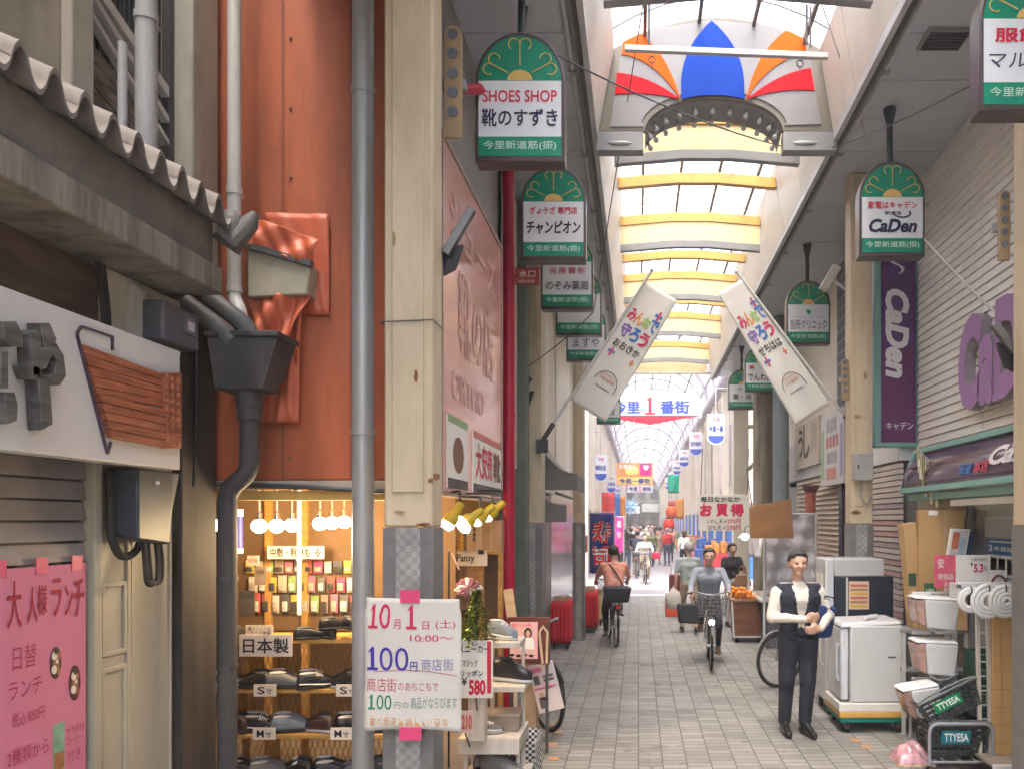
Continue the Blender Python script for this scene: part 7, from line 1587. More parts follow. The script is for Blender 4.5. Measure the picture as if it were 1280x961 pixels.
pipe('red_post', 'faded red round post with a dark cap in front of the tan shutter', [(PX(1013, 12.5), 12.5, .01), (PX(1013, 12.5), 12.5, PZ(614, 12.5))], .085, mat('faded_red_post', (.50, .15, .11), .5, .12, 3))
t = [o for o in COL.objects if o.name == 'red_post'][0]; c = P(1013, 611, 12.5); m = MB(); m.lathe([(0, -.05), (.09, -.05), (.14, .03), (.14, .06), (0, .06)], c, 16); m.build('cap', mat('dull_maroon', (.16, .06, .06), .5, .1), t)
pipe('wooden_pole', 'thick weathered wooden pole rising behind the brown board', [(PX(954, 15), 15.0, .01), (PX(954, 15), 15.0, CZ - .01)], .20, wood_mat('pole_bark', (.15, .12, .09), (.36, .31, .24), 3, (3, 3, .35), .85, .3))
pipe('vent_duct', 'wide blue grey duct pipe next to the weathered wooden pole', [(PX(976, 14.4), 14.4, PZ(642, 14.4)), (PX(976, 14.4), 14.4, CZ - .01)], .155, mat('duct_bluegrey', (.22, .27, .29), .45, .1, 3))
t = thing('corner_column', 'pale cream column with a brace at the right corner of the crossing', 'column', (PX(926, 19), 19, 0)); x0_, x1_ = PX(917, 19.6), PX(936, 19.6)
MB().box(x0_, x1_, 19.6, 20.0, 0, 5.79).build('shaft', cream_pale, t, bev=.01); m = MB(); m.bar((x1_, 19.7, 3.3), (x1_ + .5, 19.7, 3.8), .12, .1); m.bar((x1_, 19.7, 4.4), (x1_ + .6, 19.7, 4.4), .1, .1); m.build('brace', cream_pale, t)
m = MB(); m.box(x0_ - .02, x1_ + .02, 19.58, 20.02, 0, .5); m.build('foot', grey, t)
# food stall: brown board, lamp, plastic sheet, fruit cart, sale sign
Y = 11.6
t = thing('stall_board', 'big plain brown board hung over the food stall', 'board', P(965, 650, Y)); q = [P(938, 672, Y), P(992, 672, Y - .1), P(989, 623, Y - .1), P(937, 633, Y)]
slant(m := MB(), q, 0, .04); m.build('panel', wood_mat('stall_brown', (.26, .115, .035), (.36, .165, .055), 1.5, (1, 1, 6), .6, .05), t, bev=.005)
m = MB(); m.tube([q[3] + Vector((.05, .05, -.05)), q[3] + Vector((.0, .3, .6))], .01, 5); m.tube([q[2] + Vector((-.05, .05, -.05)), q[2] + Vector((0, .3, .6))], .01, 5); m.build('hanger', dgrey, t)
t = thing('food_stall', 'food stall frame hung with clear plastic sheets behind the standing man', 'stall', (2.2, 12.4, 0))
m = MB()
for x, y in ((1.95, 11.9), (2.75, 11.9), (1.95, 13.6), (2.75, 13.6)): m.tube([(x, y, .01), (x, y, 2.1)], .02, 8)
for y in (11.9, 13.6): m.tube([(1.95, y, 2.1), (2.75, y, 2.1)], .018, 6)
for x in (1.95, 2.75): m.tube([(x, 11.9, 2.1), (x, 13.6, 2.1)], .018, 6)
m.build('frame', wmet, t)
plas = mat('cloudy_plastic', (.56, .53, .56), .2, .22, 5, .3, spec=.7, bscale=7)
m = MB(); m.grid(lambda u, v: Vector((1.97 + .76 * u, 11.88 + .04 * math.sin(u * 13 + v * 6) + .02 * math.sin(v * 30), 2.08 - 1.25 * v)), 22, 26); m.build('plastic_front', plas, t, solid=.004, smooth=80)
m = MB(); m.grid(lambda u, v: Vector((1.935 + .03 * math.sin(u * 16 + v * 5), 11.95 + 1.6 * u, 2.08 - .7 * v)), 24, 12); m.build('plastic_side', plas, t, solid=.004, smooth=80)
m = MB(); m.box(1.9, 2.8, 11.95, 13.6, .72, .76); m.build('counter', mat('counter_pale', (.55, .50, .45), .5, .1), t, bev=.004)
m = MB(); m.box(2.0, 2.7, 12.0, 13.5, .02, .7); m.build('skirt', mat('stall_skirt', (.10, .10, .12), .8, .15), t)
Y = 12.2
t = thing('stall_lamp', 'lit white enamel lamp hanging below the left corner of the brown board', 'lamp', P(931, 672, Y)); c = P(931, 671, Y)
MB().lathe([(.02, .07), (.05, .06), (.11, 0), (.115, -.012), (.10, .0), (.02, .05)], c, 18).build('shade', white, t); m = MB(); m.ell(c + Vector((0, 0, -.005)), (.05, .05, .045), 12); m.build('bulb', lamp_mat('stall_bulb', (1, .93, .78), 5), t)
m = MB(); m.tube(smoothpath([c + Vector((0, 0, .07)), c + Vector((.0, 0, .16)), c + Vector((.18, .05, .22))], .05), .008, 6); m.build('arm', dgrey, t)
Y = 12.55
ct = thing('fruit_cart', 'brown wooden cart on casters with a tray of oranges', 'cart', (PX(935, Y), Y, 0)); xa, xb = PX(916, Y), PX(955, Y); zt = PZ(752, Y)
MB().hexa([(xa + .03, Y, .09), (xb, Y, .09), (xb, Y + .5, .09), (xa + .03, Y + .5, .09)], [(xa - .0, Y, zt), (xb - .03, Y, zt), (xb - .03, Y + .5, zt), (xa - .0, Y + .5, zt)]).build('cabinet', wood_mat('cart_brown', (.13, .042, .018), (.22, .08, .035), 1.6, (1, 1, 5), .45), ct, bev=.006)
m = MB(); m.bar((xa + .015, Y - .012, .09), (xa - .015, Y - .012, zt), .03, .02); m.bar((xb - .0, Y - .012, .09), (xb - .03, Y - .012, zt), .02, .02); m.bar((xa, Y - .012, .10), (xb, Y - .012, .10), .03, .02); m.build('edge_trim', lgrey, ct)
MB().box(xa - .02, xb - .02, Y - .02, Y + .52, zt + .002, zt + .04).build('tray', mat('tray_brown', (.30, .15, .07), .5, .1), ct, bev=.004)
for x in (xa + .07, xb - .06):
    for y in (Y + .05, Y + .45): m = MB(); m.lathe([(0, -.02), (.043, -.02), (.043, .02), (0, .02)], (x, y, .044), 12, axis='x'); m.build('caster', rubber, ct)
orange_m = mat('orange_peel', (.80, .26, .015), .4, .12, 20, .1)
proto = None
for k in range(40):
    L_ = k // 18; x = xa + .04 + rnd.random() * (xb - xa - .12) * (1 - .2 * L_); y = Y + .04 + rnd.random() * .40; z = zt + .075 + L_ * .06 + rnd.random() * .015
    lb = 'loose ripe orange in the heap on the brown fruit cart'
    if proto is None:
        proto = MB().lathe([(0, -.035)] + [(.038 * math.cos(R(a)), .036 * math.sin(R(a))) for a in range(-75, 76, 15)] + [(.004, .0345), (0, .033)], (0, 0, 0), 14).build('orange', orange_m); tag(proto, lb, 'orange', 'oranges heaped on the brown fruit cart'); proto.location = (x, y, z)
    else: o = proto.copy(); COL.objects.link(o); o.location = (x, y, z); o.rotation_euler = (rnd.random() * 3, rnd.random() * 3, 0)
Y = 13.4
t = thing('sale_signboard', 'white hanging sale signboard with three big red characters and small price lines', 'signboard', P(905, 640, Y))
rect(m := MB(), 873, 618, 937, 663, Y, .03); m.build('panel', mat('sale_white', (.66, .63, .56), .5, .05), t, bev=.004)
m = MB()
for s, a, b, c, d, k, bo in (("毎日なかなか", 876, 620, 925, 627, 0, .03), ("お", 875, 629, 890, 645, 1, .07), ("買", 895, 629, 910, 645, 1, .06), ("得", 913, 629, 930, 645, 1, .06), ("いわし天→", 884, 648, 908, 654, 0, .01), ("270円", 909, 648, 926, 654, 1, .03), ("はも天→", 885, 656, 907, 662, 0, .01), ("270円", 908, 656, 926, 662, 1, .03)): m.text(s, PX(a, Y), PX(c, Y), PZ(d, Y), PZ(b, Y), Y - .004, k, bo)
m.build('lettering', [ink, mat('sale_red', (.58, .015, .07), .5)], t, smooth=0)
m = MB(); [m.tube([P(px, 618, Y + .01), P(px + 2, 560, Y + .2)], .008, 5) for px in (876, 934)]; m.build('cord', dgrey, t)
# things at the left kerb farther on: red clothed tables and a beige crate
for k, (pxa, pxb, Y, lb) in enumerate(((693, 712, 11.9, 'near table under a bright red cloth left of the narrow cream column'), (727, 746, 13.6, 'farther table under a bright red cloth right of the narrow cream column'))):
    t = thing('clothed_table', lb, 'table', (PX((pxa + pxb) / 2, Y), Y, 0), 0, 'tables under red cloths at the left kerb'); xa, xb = PX(pxa, Y), PX(pxb, Y)
    if k == 0: xa = -1.36
    z = .72
    MB().grid(lambda u, v: Vector((xa + (xb - xa) * u, Y + .02 * math.sin(u * 30) * v, z - .62 * v)), 24, 6).build('tablecloth', mat('red_cloth', (.62, .012, .03), .7, .12, 4), t, solid=.006, smooth=80)
    MB().box(xa, xb, Y + .01, Y + .7, z - .02, z + .005).build('table_top', mat('red_cloth', (.62, .012, .03)), t, bev=.005)
    m = MB(); m.grid(lambda u, v: Vector((xb - .004 + .015 * math.sin(u * 30) * v, Y + .7 * u, z - .62 * v)), 16, 6); m.build('side_drape', mat('red_cloth', (.62, .012, .03)), t, solid=.006, smooth=80)
    for y in (Y + .06, Y + .64): MB().box(xa + .03, xa + .06, y - .02, y + .02, .003, z - .021).build('leg', dgrey, t); MB().box(xb - .07, xb - .04, y - .02, y + .02, .003, z - .021).build('leg', dgrey, t)
    m = MB(); m.box(xa + .05, xb - .05, Y + .08, Y + .45, z + .006, z + .09); m.build('goods_box', mat('table_goods', (.42, .28, .18), .6, .3, 12), t, bev=.01)
t = thing('beige_crate', 'beige box crate on short legs left of the coral shirted cyclist', 'crate', (PX(743, 15), 15, 0)); xa, xb = PX(735, 14.6), PX(752, 14.6)
MB().box(xa, xb, 14.6, 15.0, .12, .62).build('box', mat('crate_beige', (.52, .40, .20), .6, .1), t, bev=.006); MB().box(xa - .01, xb + .01, 14.59, 15.01, .621, .66).build('lid', mat('crate_lid', (.42, .32, .16), .6, .1), t)
m = MB(); [m.box(x, x + .04, y, y + .04, .003, .119) for x in (xa, xb - .04) for y in (14.6, 14.96)]; m.build('base', dgrey, t)
# ================================================================ BICYCLES (local: heading -Y, origin on the ground under the frame)
bike_blk = mat('bike_frame_black', (.02, .022, .026), .3, .1, 6); bike_sil = mat('bike_silver', (.42, .42, .43), .3, .1, 6, metal=.7); wire_m = mat('basket_wire', (.03, .03, .035), .4, .1)
def bicycle(label, loc, rz, frame=None, basket=True, child=False, rack=True, extra=None, detail=True):
    frame = frame or bike_blk
    t = thing('bicycle', label, 'bicycle', (0, 0, 0))
    for y in (-.53, .53):
        w = MB().torus((0, y, .33), .315, .019, 40, 8).build('wheel', rubber, t)
        MB().torus((0, y, .33), .288, .010, 40, 6).build('rim', bike_sil, w)
        m = MB(); m.cyl((-.05, y, .33), (.05, y, .33), .022, n=10)
        for k in range(18 if detail else 10):
            a = 2 * math.pi * k / (18 if detail else 10); m.tube([(.02 * (-1) ** k, y, .33), (0, y + .285 * math.cos(a), .33 + .285 * math.sin(a))], .0022, 4)
        m.build('spokes', bike_sil, w)
        MB().torus((0, y, .33), .352, .014, 24, 6, arc=(20, 175) if y > 0 else (25, 150)).build('mudguard', frame, t)
    m = MB(); bb, seat, head = Vector((0, .10, .29)), Vector((0, .27, .74)), Vector((0, -.36, .80))
    m.tube([bb, seat], .017, 8); m.tube(smoothpath([head - Vector((0, -.02, .10)), (0, -.15, .45), bb], .2), .024, 8); m.tube([(0, -.33, .62), (0, -.12, .50), (0, .22, .60)], .014, 8)
    for s in (-1, 1): m.tube([bb + Vector((.03 * s, 0, 0)), (.055 * s, .53, .33)], .010, 6); m.tube([seat + Vector((.02 * s, 0, -.05)), (.055 * s, .53, .33)], .009, 6)
    m.tube([(0, -.36, .86), (0, -.39, .70)], .022, 8)
    m.build('frame', frame, t)
    m = MB()
    for s in (-1, 1): m.tube([(.03 * s, -.39, .70), (.055 * s, -.42, .62), (.055 * s, -.53, .33)], .012, 6)
    m.build('fork', bike_sil, t)
    m = MB(); m.tube([(0, -.36, .84), (0, -.35, .99)], .013, 8); m.tube(smoothpath([(-.27, -.14, .99), (-.25, -.27, 1.03), (0, -.36, .985), (.25, -.27, 1.03), (.27, -.14, .99)], .1), .011, 8); hb = m.build('handlebar', bike_sil, t)
    for s in (-1, 1): MB().cyl((.27 * s, -.10, .985), (.265 * s, -.20, 1.0), .017, n=10).build('grip', rubber, hb)
    m = MB(); m.prism([(-.10, .13), (-.11, .06), (-.04, -.0), (-.018, -.14), (.018, -.14), (.04, 0), (.11, .06), (.10, .13)], 0, .05, ax='z'); sd = m; sd.v = [Vector((v.x, v.y + .28, v.z + .77)) for v in sd.v]; sd.build('saddle', black, t, bev=.015)
    m = MB(); m.tube([seat - Vector((0, 0, .02)), (0, .29, .78)], .013, 8); m.build('seat_post', bike_sil, t)
    m = MB(); m.cyl((-.07, .10, .29), (.07, .10, .29), .014, n=8); m.lathe([(.0, .035), (.09, .035), (.09, .042), (0, .042)], bb, 20, axis='x'); m.bar((.075, .10, .29), (.075, .12, .13), .012, .02); m.bar((-.075, .10, .29), (-.075, .08, .45), .012, .02); m.build('crank', bike_sil, t)
    for s, z, y in ((1, .13, .12), (-1, .45, .08)): MB().box(.085 * s - .0 if s > 0 else -.17, .17 if s > 0 else -.085, y - .04, y + .04, z - .012, z + .012).build('pedal', rubber, t)
    if basket:
        m = MB(); x0_, y0, z0, z1 = .17, -.70, .74, .99
        for k in range(6):
            z = z0 + (z1 - z0) * k / 5; g = .04 * k / 5; m.tube([(-x0_ - g, -.44, z), (-x0_ - g, y0 - g, z), (x0_ + g, y0 - g, z), (x0_ + g, -.44, z)], .005, 4, closed=True)
        for k in range(9): x = -x0_ + k * x0_ / 4; m.tube([(x, y0, z0), (x * 1.22, y0 - .04, z1)], .004, 4); m.tube([(x, -.44, z0), (x * 1.22, -.44, z1)], .004, 4); m.tube([(x, y0, z0), (x, -.44, z0)], .004, 4)
        m.build('basket', wire_m, t)
    m = MB(); c = Vector((0, -.66, .66)) if basket else Vector((0, -.45, .82)); m.lathe([(0, .06), (.03, .05), (.045, 0), (.04, -.01)], c, 14, axis='y'); hl = m.build('headlight', chrome, t); MB().ell(c + Vector((0, -.005, 0)), (.036, .016, .036), 12).build('lens', extra or mat('headlight_glass', (.6, .6, .6), .1, .05), hl)
    if rack:
        m = MB()
        for s in (-.06, 0, .06): m.tube([(s, .38, .71), (s, .82, .71)], .007, 5)
        m.tube([(-.06, .8, .71), (.06, .8, .71)], .007, 5); m.tube([(.06, .75, .71), (.055, .53, .33)], .006, 5); m.tube([(-.06, .75, .71), (-.055, .53, .33)], .006, 5); m.build('rear_rack', bike_sil, t); MB().box(-.03, .03, .80, .83, .64, .69).build('reflector', mat('reflector_red', (.55, .02, .02), .2, .05), t)
    if child == 'low': MB().hexa([(-.17, .42, .725), (.17, .42, .725), (.17, .78, .725), (-.17, .78, .725)], [(-.21, .38, .96), (.21, .38, .96), (.21, .84, .96), (-.21, .84, .96)]).build('rear_basket', mat('child_seat_navy', (.022, .028, .04), .6, .2, 6), t, bev=.02)
    elif child:
        m = MB(); m.hexa([(-.13, .36, .73), (.13, .36, .73), (.12, .68, .73), (-.12, .68, .73)], [(-.16, .34, .80), (.16, .34, .80), (.15, .70, .80), (-.15, .70, .80)]); m.hexa([(-.15, .66, .80), (.15, .66, .80), (.15, .72, .80), (-.15, .72, .80)], [(-.17, .80, 1.22), (.17, .80, 1.22), (.17, .86, 1.22), (-.17, .86, 1.22)])
        for s in (-1, 1): m.hexa([(.15 * s - .012, .45, .79), (.15 * s + .012, .45, .79), (.15 * s + .012, .72, .79), (.15 * s - .012, .72, .79)], [(.17 * s - .012, .52, .98), (.17 * s + .012, .52, .98), (.17 * s + .012, .80, 1.1), (.17 * s - .012, .80, 1.1)])
        m.build('child_seat', mat('child_seat_navy', (.022, .028, .04), .6, .2, 6), t, bev=.015); m = MB()
        for s in (-1, 1): m.tube([(.12 * s, .50, .73), (.10 * s, .53, .42)], .02, 6)
        m.build('foot_guard', black, t)
    t.location = loc; t.rotation_euler = (0, 0, rz); return t

# ================================================================ PEOPLE
def person(label, loc, rz, J, mats, h=1.68, vox=.013, hair='short', fat=1.0, hands=True, group=None, face=True, bag=None):
    """J overrides joints of a 1.70 m figure facing -Y; mats: top, bottom, shoe, hair, arm(optional: sleeve or skin), inner shirt, vest"""
    k = h / 1.70
    D = dict(pel=(0, 0, .94), wai=(0, 0, 1.08), che=(0, .0, 1.27), nek=(0, .015, 1.44), hed=(0, -.01, 1.585), shl=(.175, .01, 1.375), shr=(-.175, .01, 1.375), ell=(.235, .04, 1.10), elr=(-.235, .04, 1.10), wrl=(.25, -.05, .86), wrr=(-.25, -.05, .86),
             hil=(.09, 0, .91), hir=(-.09, 0, .91), knl=(.10, -.02, .50), knr=(-.10, -.02, .50), anl=(.10, .03, .085), anr=(-.10, .03, .085), tol=(.115, -.14, .035), tor=(-.115, -.14, .035), fgl=None, fgr=None)
    D.update(J); D = {q: Vector(v) if v is not None else None for q, v in D.items()}
    lf = f_ = 1.14 if len(mats) > 5 else 1.0; top, bot, sho, har = mats[:4]; slv = mats[4] if len(mats) > 4 and mats[4] else skin; inner = mats[5] if len(mats) > 5 else None
    slots = [top, bot, sho, skin, slv, inner or top, mat('eye_dark', (.03, .02, .02), .3, .05), mat('lip', (.42, .22, .17), .5, .05)]
    segs = []
    def sg(a, ra, b, rb, mi): segs.append((Vector(a), ra, Vector(b), rb, mi))
    ax = (D['hil'] - D['hir']).normalized(); sx = (D['shl'] - D['shr']).normalized()
    P_, W_, C_ = D['pel'], D['wai'], D['che']; f = fat
    sg(P_ - ax * .07, .105 * f, P_ + ax * .07, .105 * f, 1)
    sg(W_ - ax * .06, .102 * f, W_ + ax * .06, .102 * f, 0); sg(C_ - sx * .085, .112 * f, C_ + sx * .085, .112 * f, 0)
    for s in (-1, 1): sg(P_ + ax * s * .065 + Vector((0, 0, .03)), .098 * f, W_ + ax * s * .06, .10 * f, 0); sg(W_ + ax * s * .06, .10 * f, C_ + sx * s * .08, .108 * f, 0)
    sg(D['shr'] + sx * .03, .062, D['shl'] - sx * .03, .062, 0); sg(C_, .10, D['nek'] - Vector((0, 0, .05)), .075, 0)
    sg(D['nek'] - Vector((0, 0, .03)), .05, D['hed'] - Vector((0, 0, .05)), .05, 3)
    for s, S_ in (('l', 1), ('r', -1)):
        sg(D['sh' + s].lerp(D['el' + s], .14 if inner else 0), .060 * f, D['el' + s], .047 * f * lf, 0 if slv is skin else 4) if slv is not skin else (sg(D['sh' + s], .062 * f, D['sh' + s].lerp(D['el' + s], .7), .056 * f, 0), sg(D['sh' + s], .042, D['el' + s], .038, 3))
        sg(D['el' + s], .045 * (f if slv is not skin else .85), D['wr' + s], .034 if slv is not skin else .027, 4 if slv is not skin else 3)
        d = (D['fg' + s] - D['wr' + s]).normalized() if D['fg' + s] else (D['wr' + s] - D['el' + s]).normalized()
        w = D['wr' + s]; side = d.cross(Vector((0, 1, .2)))
        side = side.normalized() if side.length > .1 else Vector((1, 0, 0))
        sg(w, .027, w + d * .03, .03, 3)
        if hands:
            cur = side.cross(d).normalized()
            if cur.y < 0: cur = -cur
            for i in range(4):
                o = side * (i - 1.5) * .020; b0 = w + d * .03 + o; sg(w + o * .6, .018, w + d * .085 + o, .013, 3); L_ = (.030, .036, .034, .026)[i]
                sg(w + d * .085 + o, .0115, w + d * (.085 + L_) + o + cur * .008, .0105, 3); sg(w + d * (.085 + L_) + o + cur * .008, .0105, w + d * (.085 + L_ * 1.5) + o + cur * .034, .0095, 3)
            tb = w + side * -.030 * S_ + d * .02; sg(w + d * .01, .017, tb + d * .03 - side * .014 * S_, .013, 3); sg(tb + d * .03 - side * .014 * S_, .0125, tb + d * .062 + cur * .018 - side * .012 * S_, .0105, 3)
        sg(D['hi' + s], .088 * f * min(lf, 1.04), D['kn' + s], .062 * f * lf, 1); sg(D['kn' + s], .060 * f * lf, D['an' + s] + Vector((0, 0, .04)), .046 * lf * lf, 1)
        a, b = D['an' + s], D['to' + s]; dn = (b - a); back = Vector((-dn.x, -dn.y, 0)).normalized() * .055
        sg(a + Vector((0, 0, -.02)), .040, a + back + Vector((0, 0, -.038)), .036, 2); sg(a + back + Vector((0, 0, -.04)), .034, a.lerp(b, .6) + Vector((0, 0, -.0)), .036, 2); sg(a.lerp(b, .6), .038, b, .032, 2); sg(a + Vector((0, 0, .02)), .042, a.lerp(b, .5) + Vector((0, 0, .01)), .036, 2)
    H = D['hed']
    sg(H + Vector((0, .012, .025)), .088, H + Vector((0, -.012, .02)), .083, 3); sg(H + Vector((0, -.02, -.03)), .066, H + Vector((0, -.045, -.075)), .040, 3); sg(H + Vector((-.03, -.055, -.02)), .035, H + Vector((.03, -.055, -.02)), .035, 3)
    if face and vox < .02:
        sg(H + Vector((0, -.085, .012)), .011, H + Vector((0, -.108, -.022)), .014, 3)
        for s in (-1, 1): sg(H + Vector((s * .084, .01, .015)), .013, H + Vector((s * .080, .008, -.022)), .010, 3); sg(H + Vector((s * .012, -.082, .028)), .012, H + Vector((s * .045, -.068, .028)), .011, 3)
    m = MB()
    for a, ra, b, rb, _ in segs:
        n = 10
        if (b - a).length > 1e-4: m.tube([a, b], [ra, rb], n)
        m.ell(a, ra, n); m.ell(b, rb, n)
    m.v = [v * k for v in m.v]
    tmp = m.build('tmp', slots[0], smooth=0)
    md = tmp.modifiers.new('r', 'REMESH'); md.mode = 'VOXEL'; md.voxel_size = vox
    sm = tmp.modifiers.new('s', 'SMOOTH'); sm.factor = .5; sm.iterations = 3 if vox < .02 else 1
    bpy.context.view_layer.update()
    me = bpy.data.meshes.new_from_object(tmp.evaluated_get(bpy.context.evaluated_depsgraph_get())); bpy.data.objects.remove(tmp)
    nf = len(me.polygons); C = np.empty(nf * 3); me.polygons.foreach_get('center', C); C = C.reshape(-1, 3) / k
    best = np.full(nf, 1e9); mi = np.zeros(nf, dtype=np.int32)
    for a, ra, b, rb, q in segs:
        A0 = np.array(a); ab = np.array(b - a); L2 = max(1e-9, ab @ ab); tt = np.clip(((C - A0) @ ab) / L2, 0, 1)
        d = np.linalg.norm(C - A0 - tt[:, None] * ab, axis=1) - (ra + (rb - ra) * tt); u = d < best; best[u] = d[u]; mi[u] = q
    if inner: # open vest front showing the shirt
        z = C[:, 2]; mi[(mi == 0) & (C[:, 1] < C_.y - .03) & (np.abs(C[:, 0] - C_.x) < .028 + .05 * np.clip((z - 1.1) / .3, 0, 1)) & (z > P_.z)] = 5
        mi[(mi == 0) & (z > D['nek'].z - .02)] = 5
    if face and vox < .016:
        Hn = np.array(H)
        for s in (-1, 1): mi[np.linalg.norm((C - Hn - np.array([s * .032, -.083, .010])) * [1, .6, 1.7], axis=1) < .014] = 6
        mi[np.linalg.norm((C - Hn - np.array([0, -.085, -.062])) * [.55, .6, 1.6], axis=1) < .014] = 7
    me.materials.clear()
    for s_ in slots: me.materials.append(s_)
    me.polygons.foreach_set('material_index', mi); me.polygons.foreach_set('use_smooth', [True] * nf); me.update()
    o = bpy.data.objects.new('person', me); COL.objects.link(o); tag(o, label, 'person', group)
    if hair != 'none':
        m = MB(); n = 20; r1 = (.095, .108, .105) if hair == 'short' else (.099, .112, .108)
        m.ell((0, .008, .035), r1, n)
        out = []
        for v in m.v:
            q = v.copy(); fr = (q.y < -.03) and (q.z < .098 - .5 * abs(q.x - .02))
            low = q.z < ((-.035 if q.y > .035 else .03) if hair in ('short', 'cap') else -.09)
            if fr or low: q = Vector((q.x * .72, q.y * .55 + .012, q.z * .8 if not low else max(q.z * .8, -.06)))
            elif hair != 'cap': q += Vector((math.sin(q.x * 90 + q.z * 70), math.cos(q.z * 80 + q.y * 60), math.sin(q.y * 75))) * .0035
            out.append((H + q) * k)
        m.v = out
        if hair == 'long':
            m.v += []; m.ell(H * k + Vector((0, .055, -.06)) * k, (.085 * k, .055 * k, .12 * k), 14)
        if hair == 'bun': m.ell(H * k + Vector((0, .10, .04)) * k, .045 * k, 12)
        m.build('hair', har, o, smooth=80)
    o.location = loc; o.rotation_euler = (0, 0, rz); return o
def cloth(n, c, r=.85): return mat(n, c, r, .16, 5, .8, bscale=9, stretch=(1, 1, .6))
hair_b = mat('hair_black', (.02, .017, .015), .5, .3, 30, .3); hair_g = mat('hair_grey', (.30, .28, .27), .6, .2, 30, .3); hair_br = mat('hair_brown', (.06, .035, .022), .5, .3, 30, .3)
navy = cloth('cloth_navy', (.016, .02, .034)); navy_d = cloth('trouser_navy', (.014, .017, .028)); shoe_b = mat('shoe_leather_black', (.012, .012, .013), .3, .2, 9)
whites = cloth('shirt_white', (.60, .56, .50)); gys = cloth('shirt_grey_blue', (.27, .30, .34)); coral = cloth('shirt_coral', (.66, .29, .21)); blk = cloth('cloth_black', (.022, .022, .025)); denim = cloth('denim', (.045, .065, .11)); khaki = cloth('khaki', (.32, .26, .18)); brn = mat('shoe_brown', (.20, .11, .06), .5, .2, 9); cgrey = cloth('cloth_grey', (.20, .20, .21)); cred = cloth('cloth_red', (.52, .035, .03)); cwh = cloth('cloth_white', (.62, .60, .58)); cgr = cloth('cloth_olive', (.14, .17, .09)); cpk = cloth('cloth_pink', (.55, .28, .30)); ctan = cloth('cloth_tan', (.38, .28, .20))
# standing shop man, arms crossed
mx, my = PX(998, 7.16), 7.16
person('man in a dark vest, white shirt and navy trousers standing with folded arms', (mx, my, 0), R(4), dict(
    che=(0, -.01, 1.25), nek=(0.0, 0, 1.42), hed=(-.01, -.02, 1.575), shl=(.19, .01, 1.345), shr=(-.19, .01, 1.345), ell=(.285, .0, 1.10), elr=(-.255, -.04, 1.09), wrr=(.0, -.20, 1.09), wrl=(.15, -.20, 1.01), fgr=(.15, -.22, 1.12), fgl=(.02, -.23, .99),
    hil=(.09, 0, .90), hir=(-.09, 0, .90), knl=(.075, -.04, .49), knr=(-.11, .0, .50), anl=(.06, .0, .085), anr=(-.115, .06, .085), tol=(.10, -.16, .035), tor=(-.12, -.12, .035)), (navy, navy_d, shoe_b, mat('hair_dark_grey', (.045, .042, .04), .6, .35, 30, .3), whites, whites), h=1.72, vox=.0085, hair='short', fat=1.09)
t = thing('blue_pouch', 'dark blue pouch tucked under the folded arm of the standing man', 'pouch', (mx + .28, my, 1.0))
m = MB(); m.hexa([(mx + .17, my - .02, .90), (mx + .32, my + .02, .90), (mx + .32, my + .10, .90), (mx + .17, my + .08, .90)], [(mx + .20, my - .06, 1.22), (mx + .36, my - .02, 1.20), (mx + .36, my + .06, 1.20), (mx + .20, my + .02, 1.22)]); m.build('body', cloth('pouch_blue', (.02, .05, .16)), t, bev=.03)
m = MB(); m.tube([(mx + .21, my - .02, 1.20), (mx + .24, my - .04, 1.3), (mx + .33, my + .0, 1.28), (mx + .35, my + .01, 1.19)], .008, 6); m.build('strap', navy, t)
# riders
RIDE = dict(pel=(0, .27, .90), wai=(0, .25, 1.03), che=(0, .18, 1.21), nek=(0, .15, 1.385), hed=(0, .11, 1.52), shl=(.18, .17, 1.31), shr=(-.18, .17, 1.31), ell=(.27, .04, 1.11), elr=(-.27, .04, 1.11), wrl=(.268, -.10, 1.035), wrr=(-.268, -.10, 1.035), fgl=(.268, -.2, 1.0), fgr=(-.268, -.2, 1.0),
            hil=(.09, .24, .87), hir=(-.09, .24, .87), knl=(.125, -.06, .55), knr=(-.125, -.14, .74), anl=(.125, .14, .20), anr=(-.125, .07, .535), tol=(.13, -.03, .155), tor=(-.13, -.07, .48))
Y = 10.75; X_ = PX(887, Y); yaw = R(-3)
bicycle('black city bicycle with a lit headlight ridden towards the camera', (X_, Y, 0), yaw, extra=lamp_mat('headlight_lit', (1, .98, .92), 6))
person('cyclist in a grey blue shirt riding a black bicycle towards the camera', (X_, Y, 0), yaw, RIDE, (gys, navy_d, brn, hair_br, gys), h=1.66, vox=.012, hair='short')
t = thing('tote_bag', 'big black tote bag hanging from the handlebar of the oncoming bicycle', 'bag', (X_ - .26, Y - .2, .6)); bx_, by_ = X_ - .30, Y - .19
m = MB(); m.hexa([(bx_ - .15, by_ - .08, .60), (bx_ + .14, by_ - .08, .58), (bx_ + .14, by_ + .06, .58), (bx_ - .15, by_ + .06, .60)], [(bx_ - .17, by_ - .05, .86), (bx_ + .13, by_ - .05, .86), (bx_ + .13, by_ + .03, .86), (bx_ - .17, by_ + .03, .86)]); m.build('body', cloth('bag_black', (.02, .02, .025), .6), t, bev=.03); m = MB(); m.tube(smoothpath([(bx_ - .10, by_, .85), (bx_ - .02, by_ + .02, 1.0), (bx_ + .05, by_ + .02, 1.0), (bx_ + .09, by_, .85)], .06), .010, 6); m.build('handle', black, t)
Y = 12.35; X_ = PX(765, Y); yaw = R(180 + 8)
bicycle('dark bicycle with a covered rear basket ridden away by the cyclist in coral', (X_, Y + .3, 0), yaw, frame=mat('bike_dark_blue', (.02, .025, .04), .35, .1), child='low')
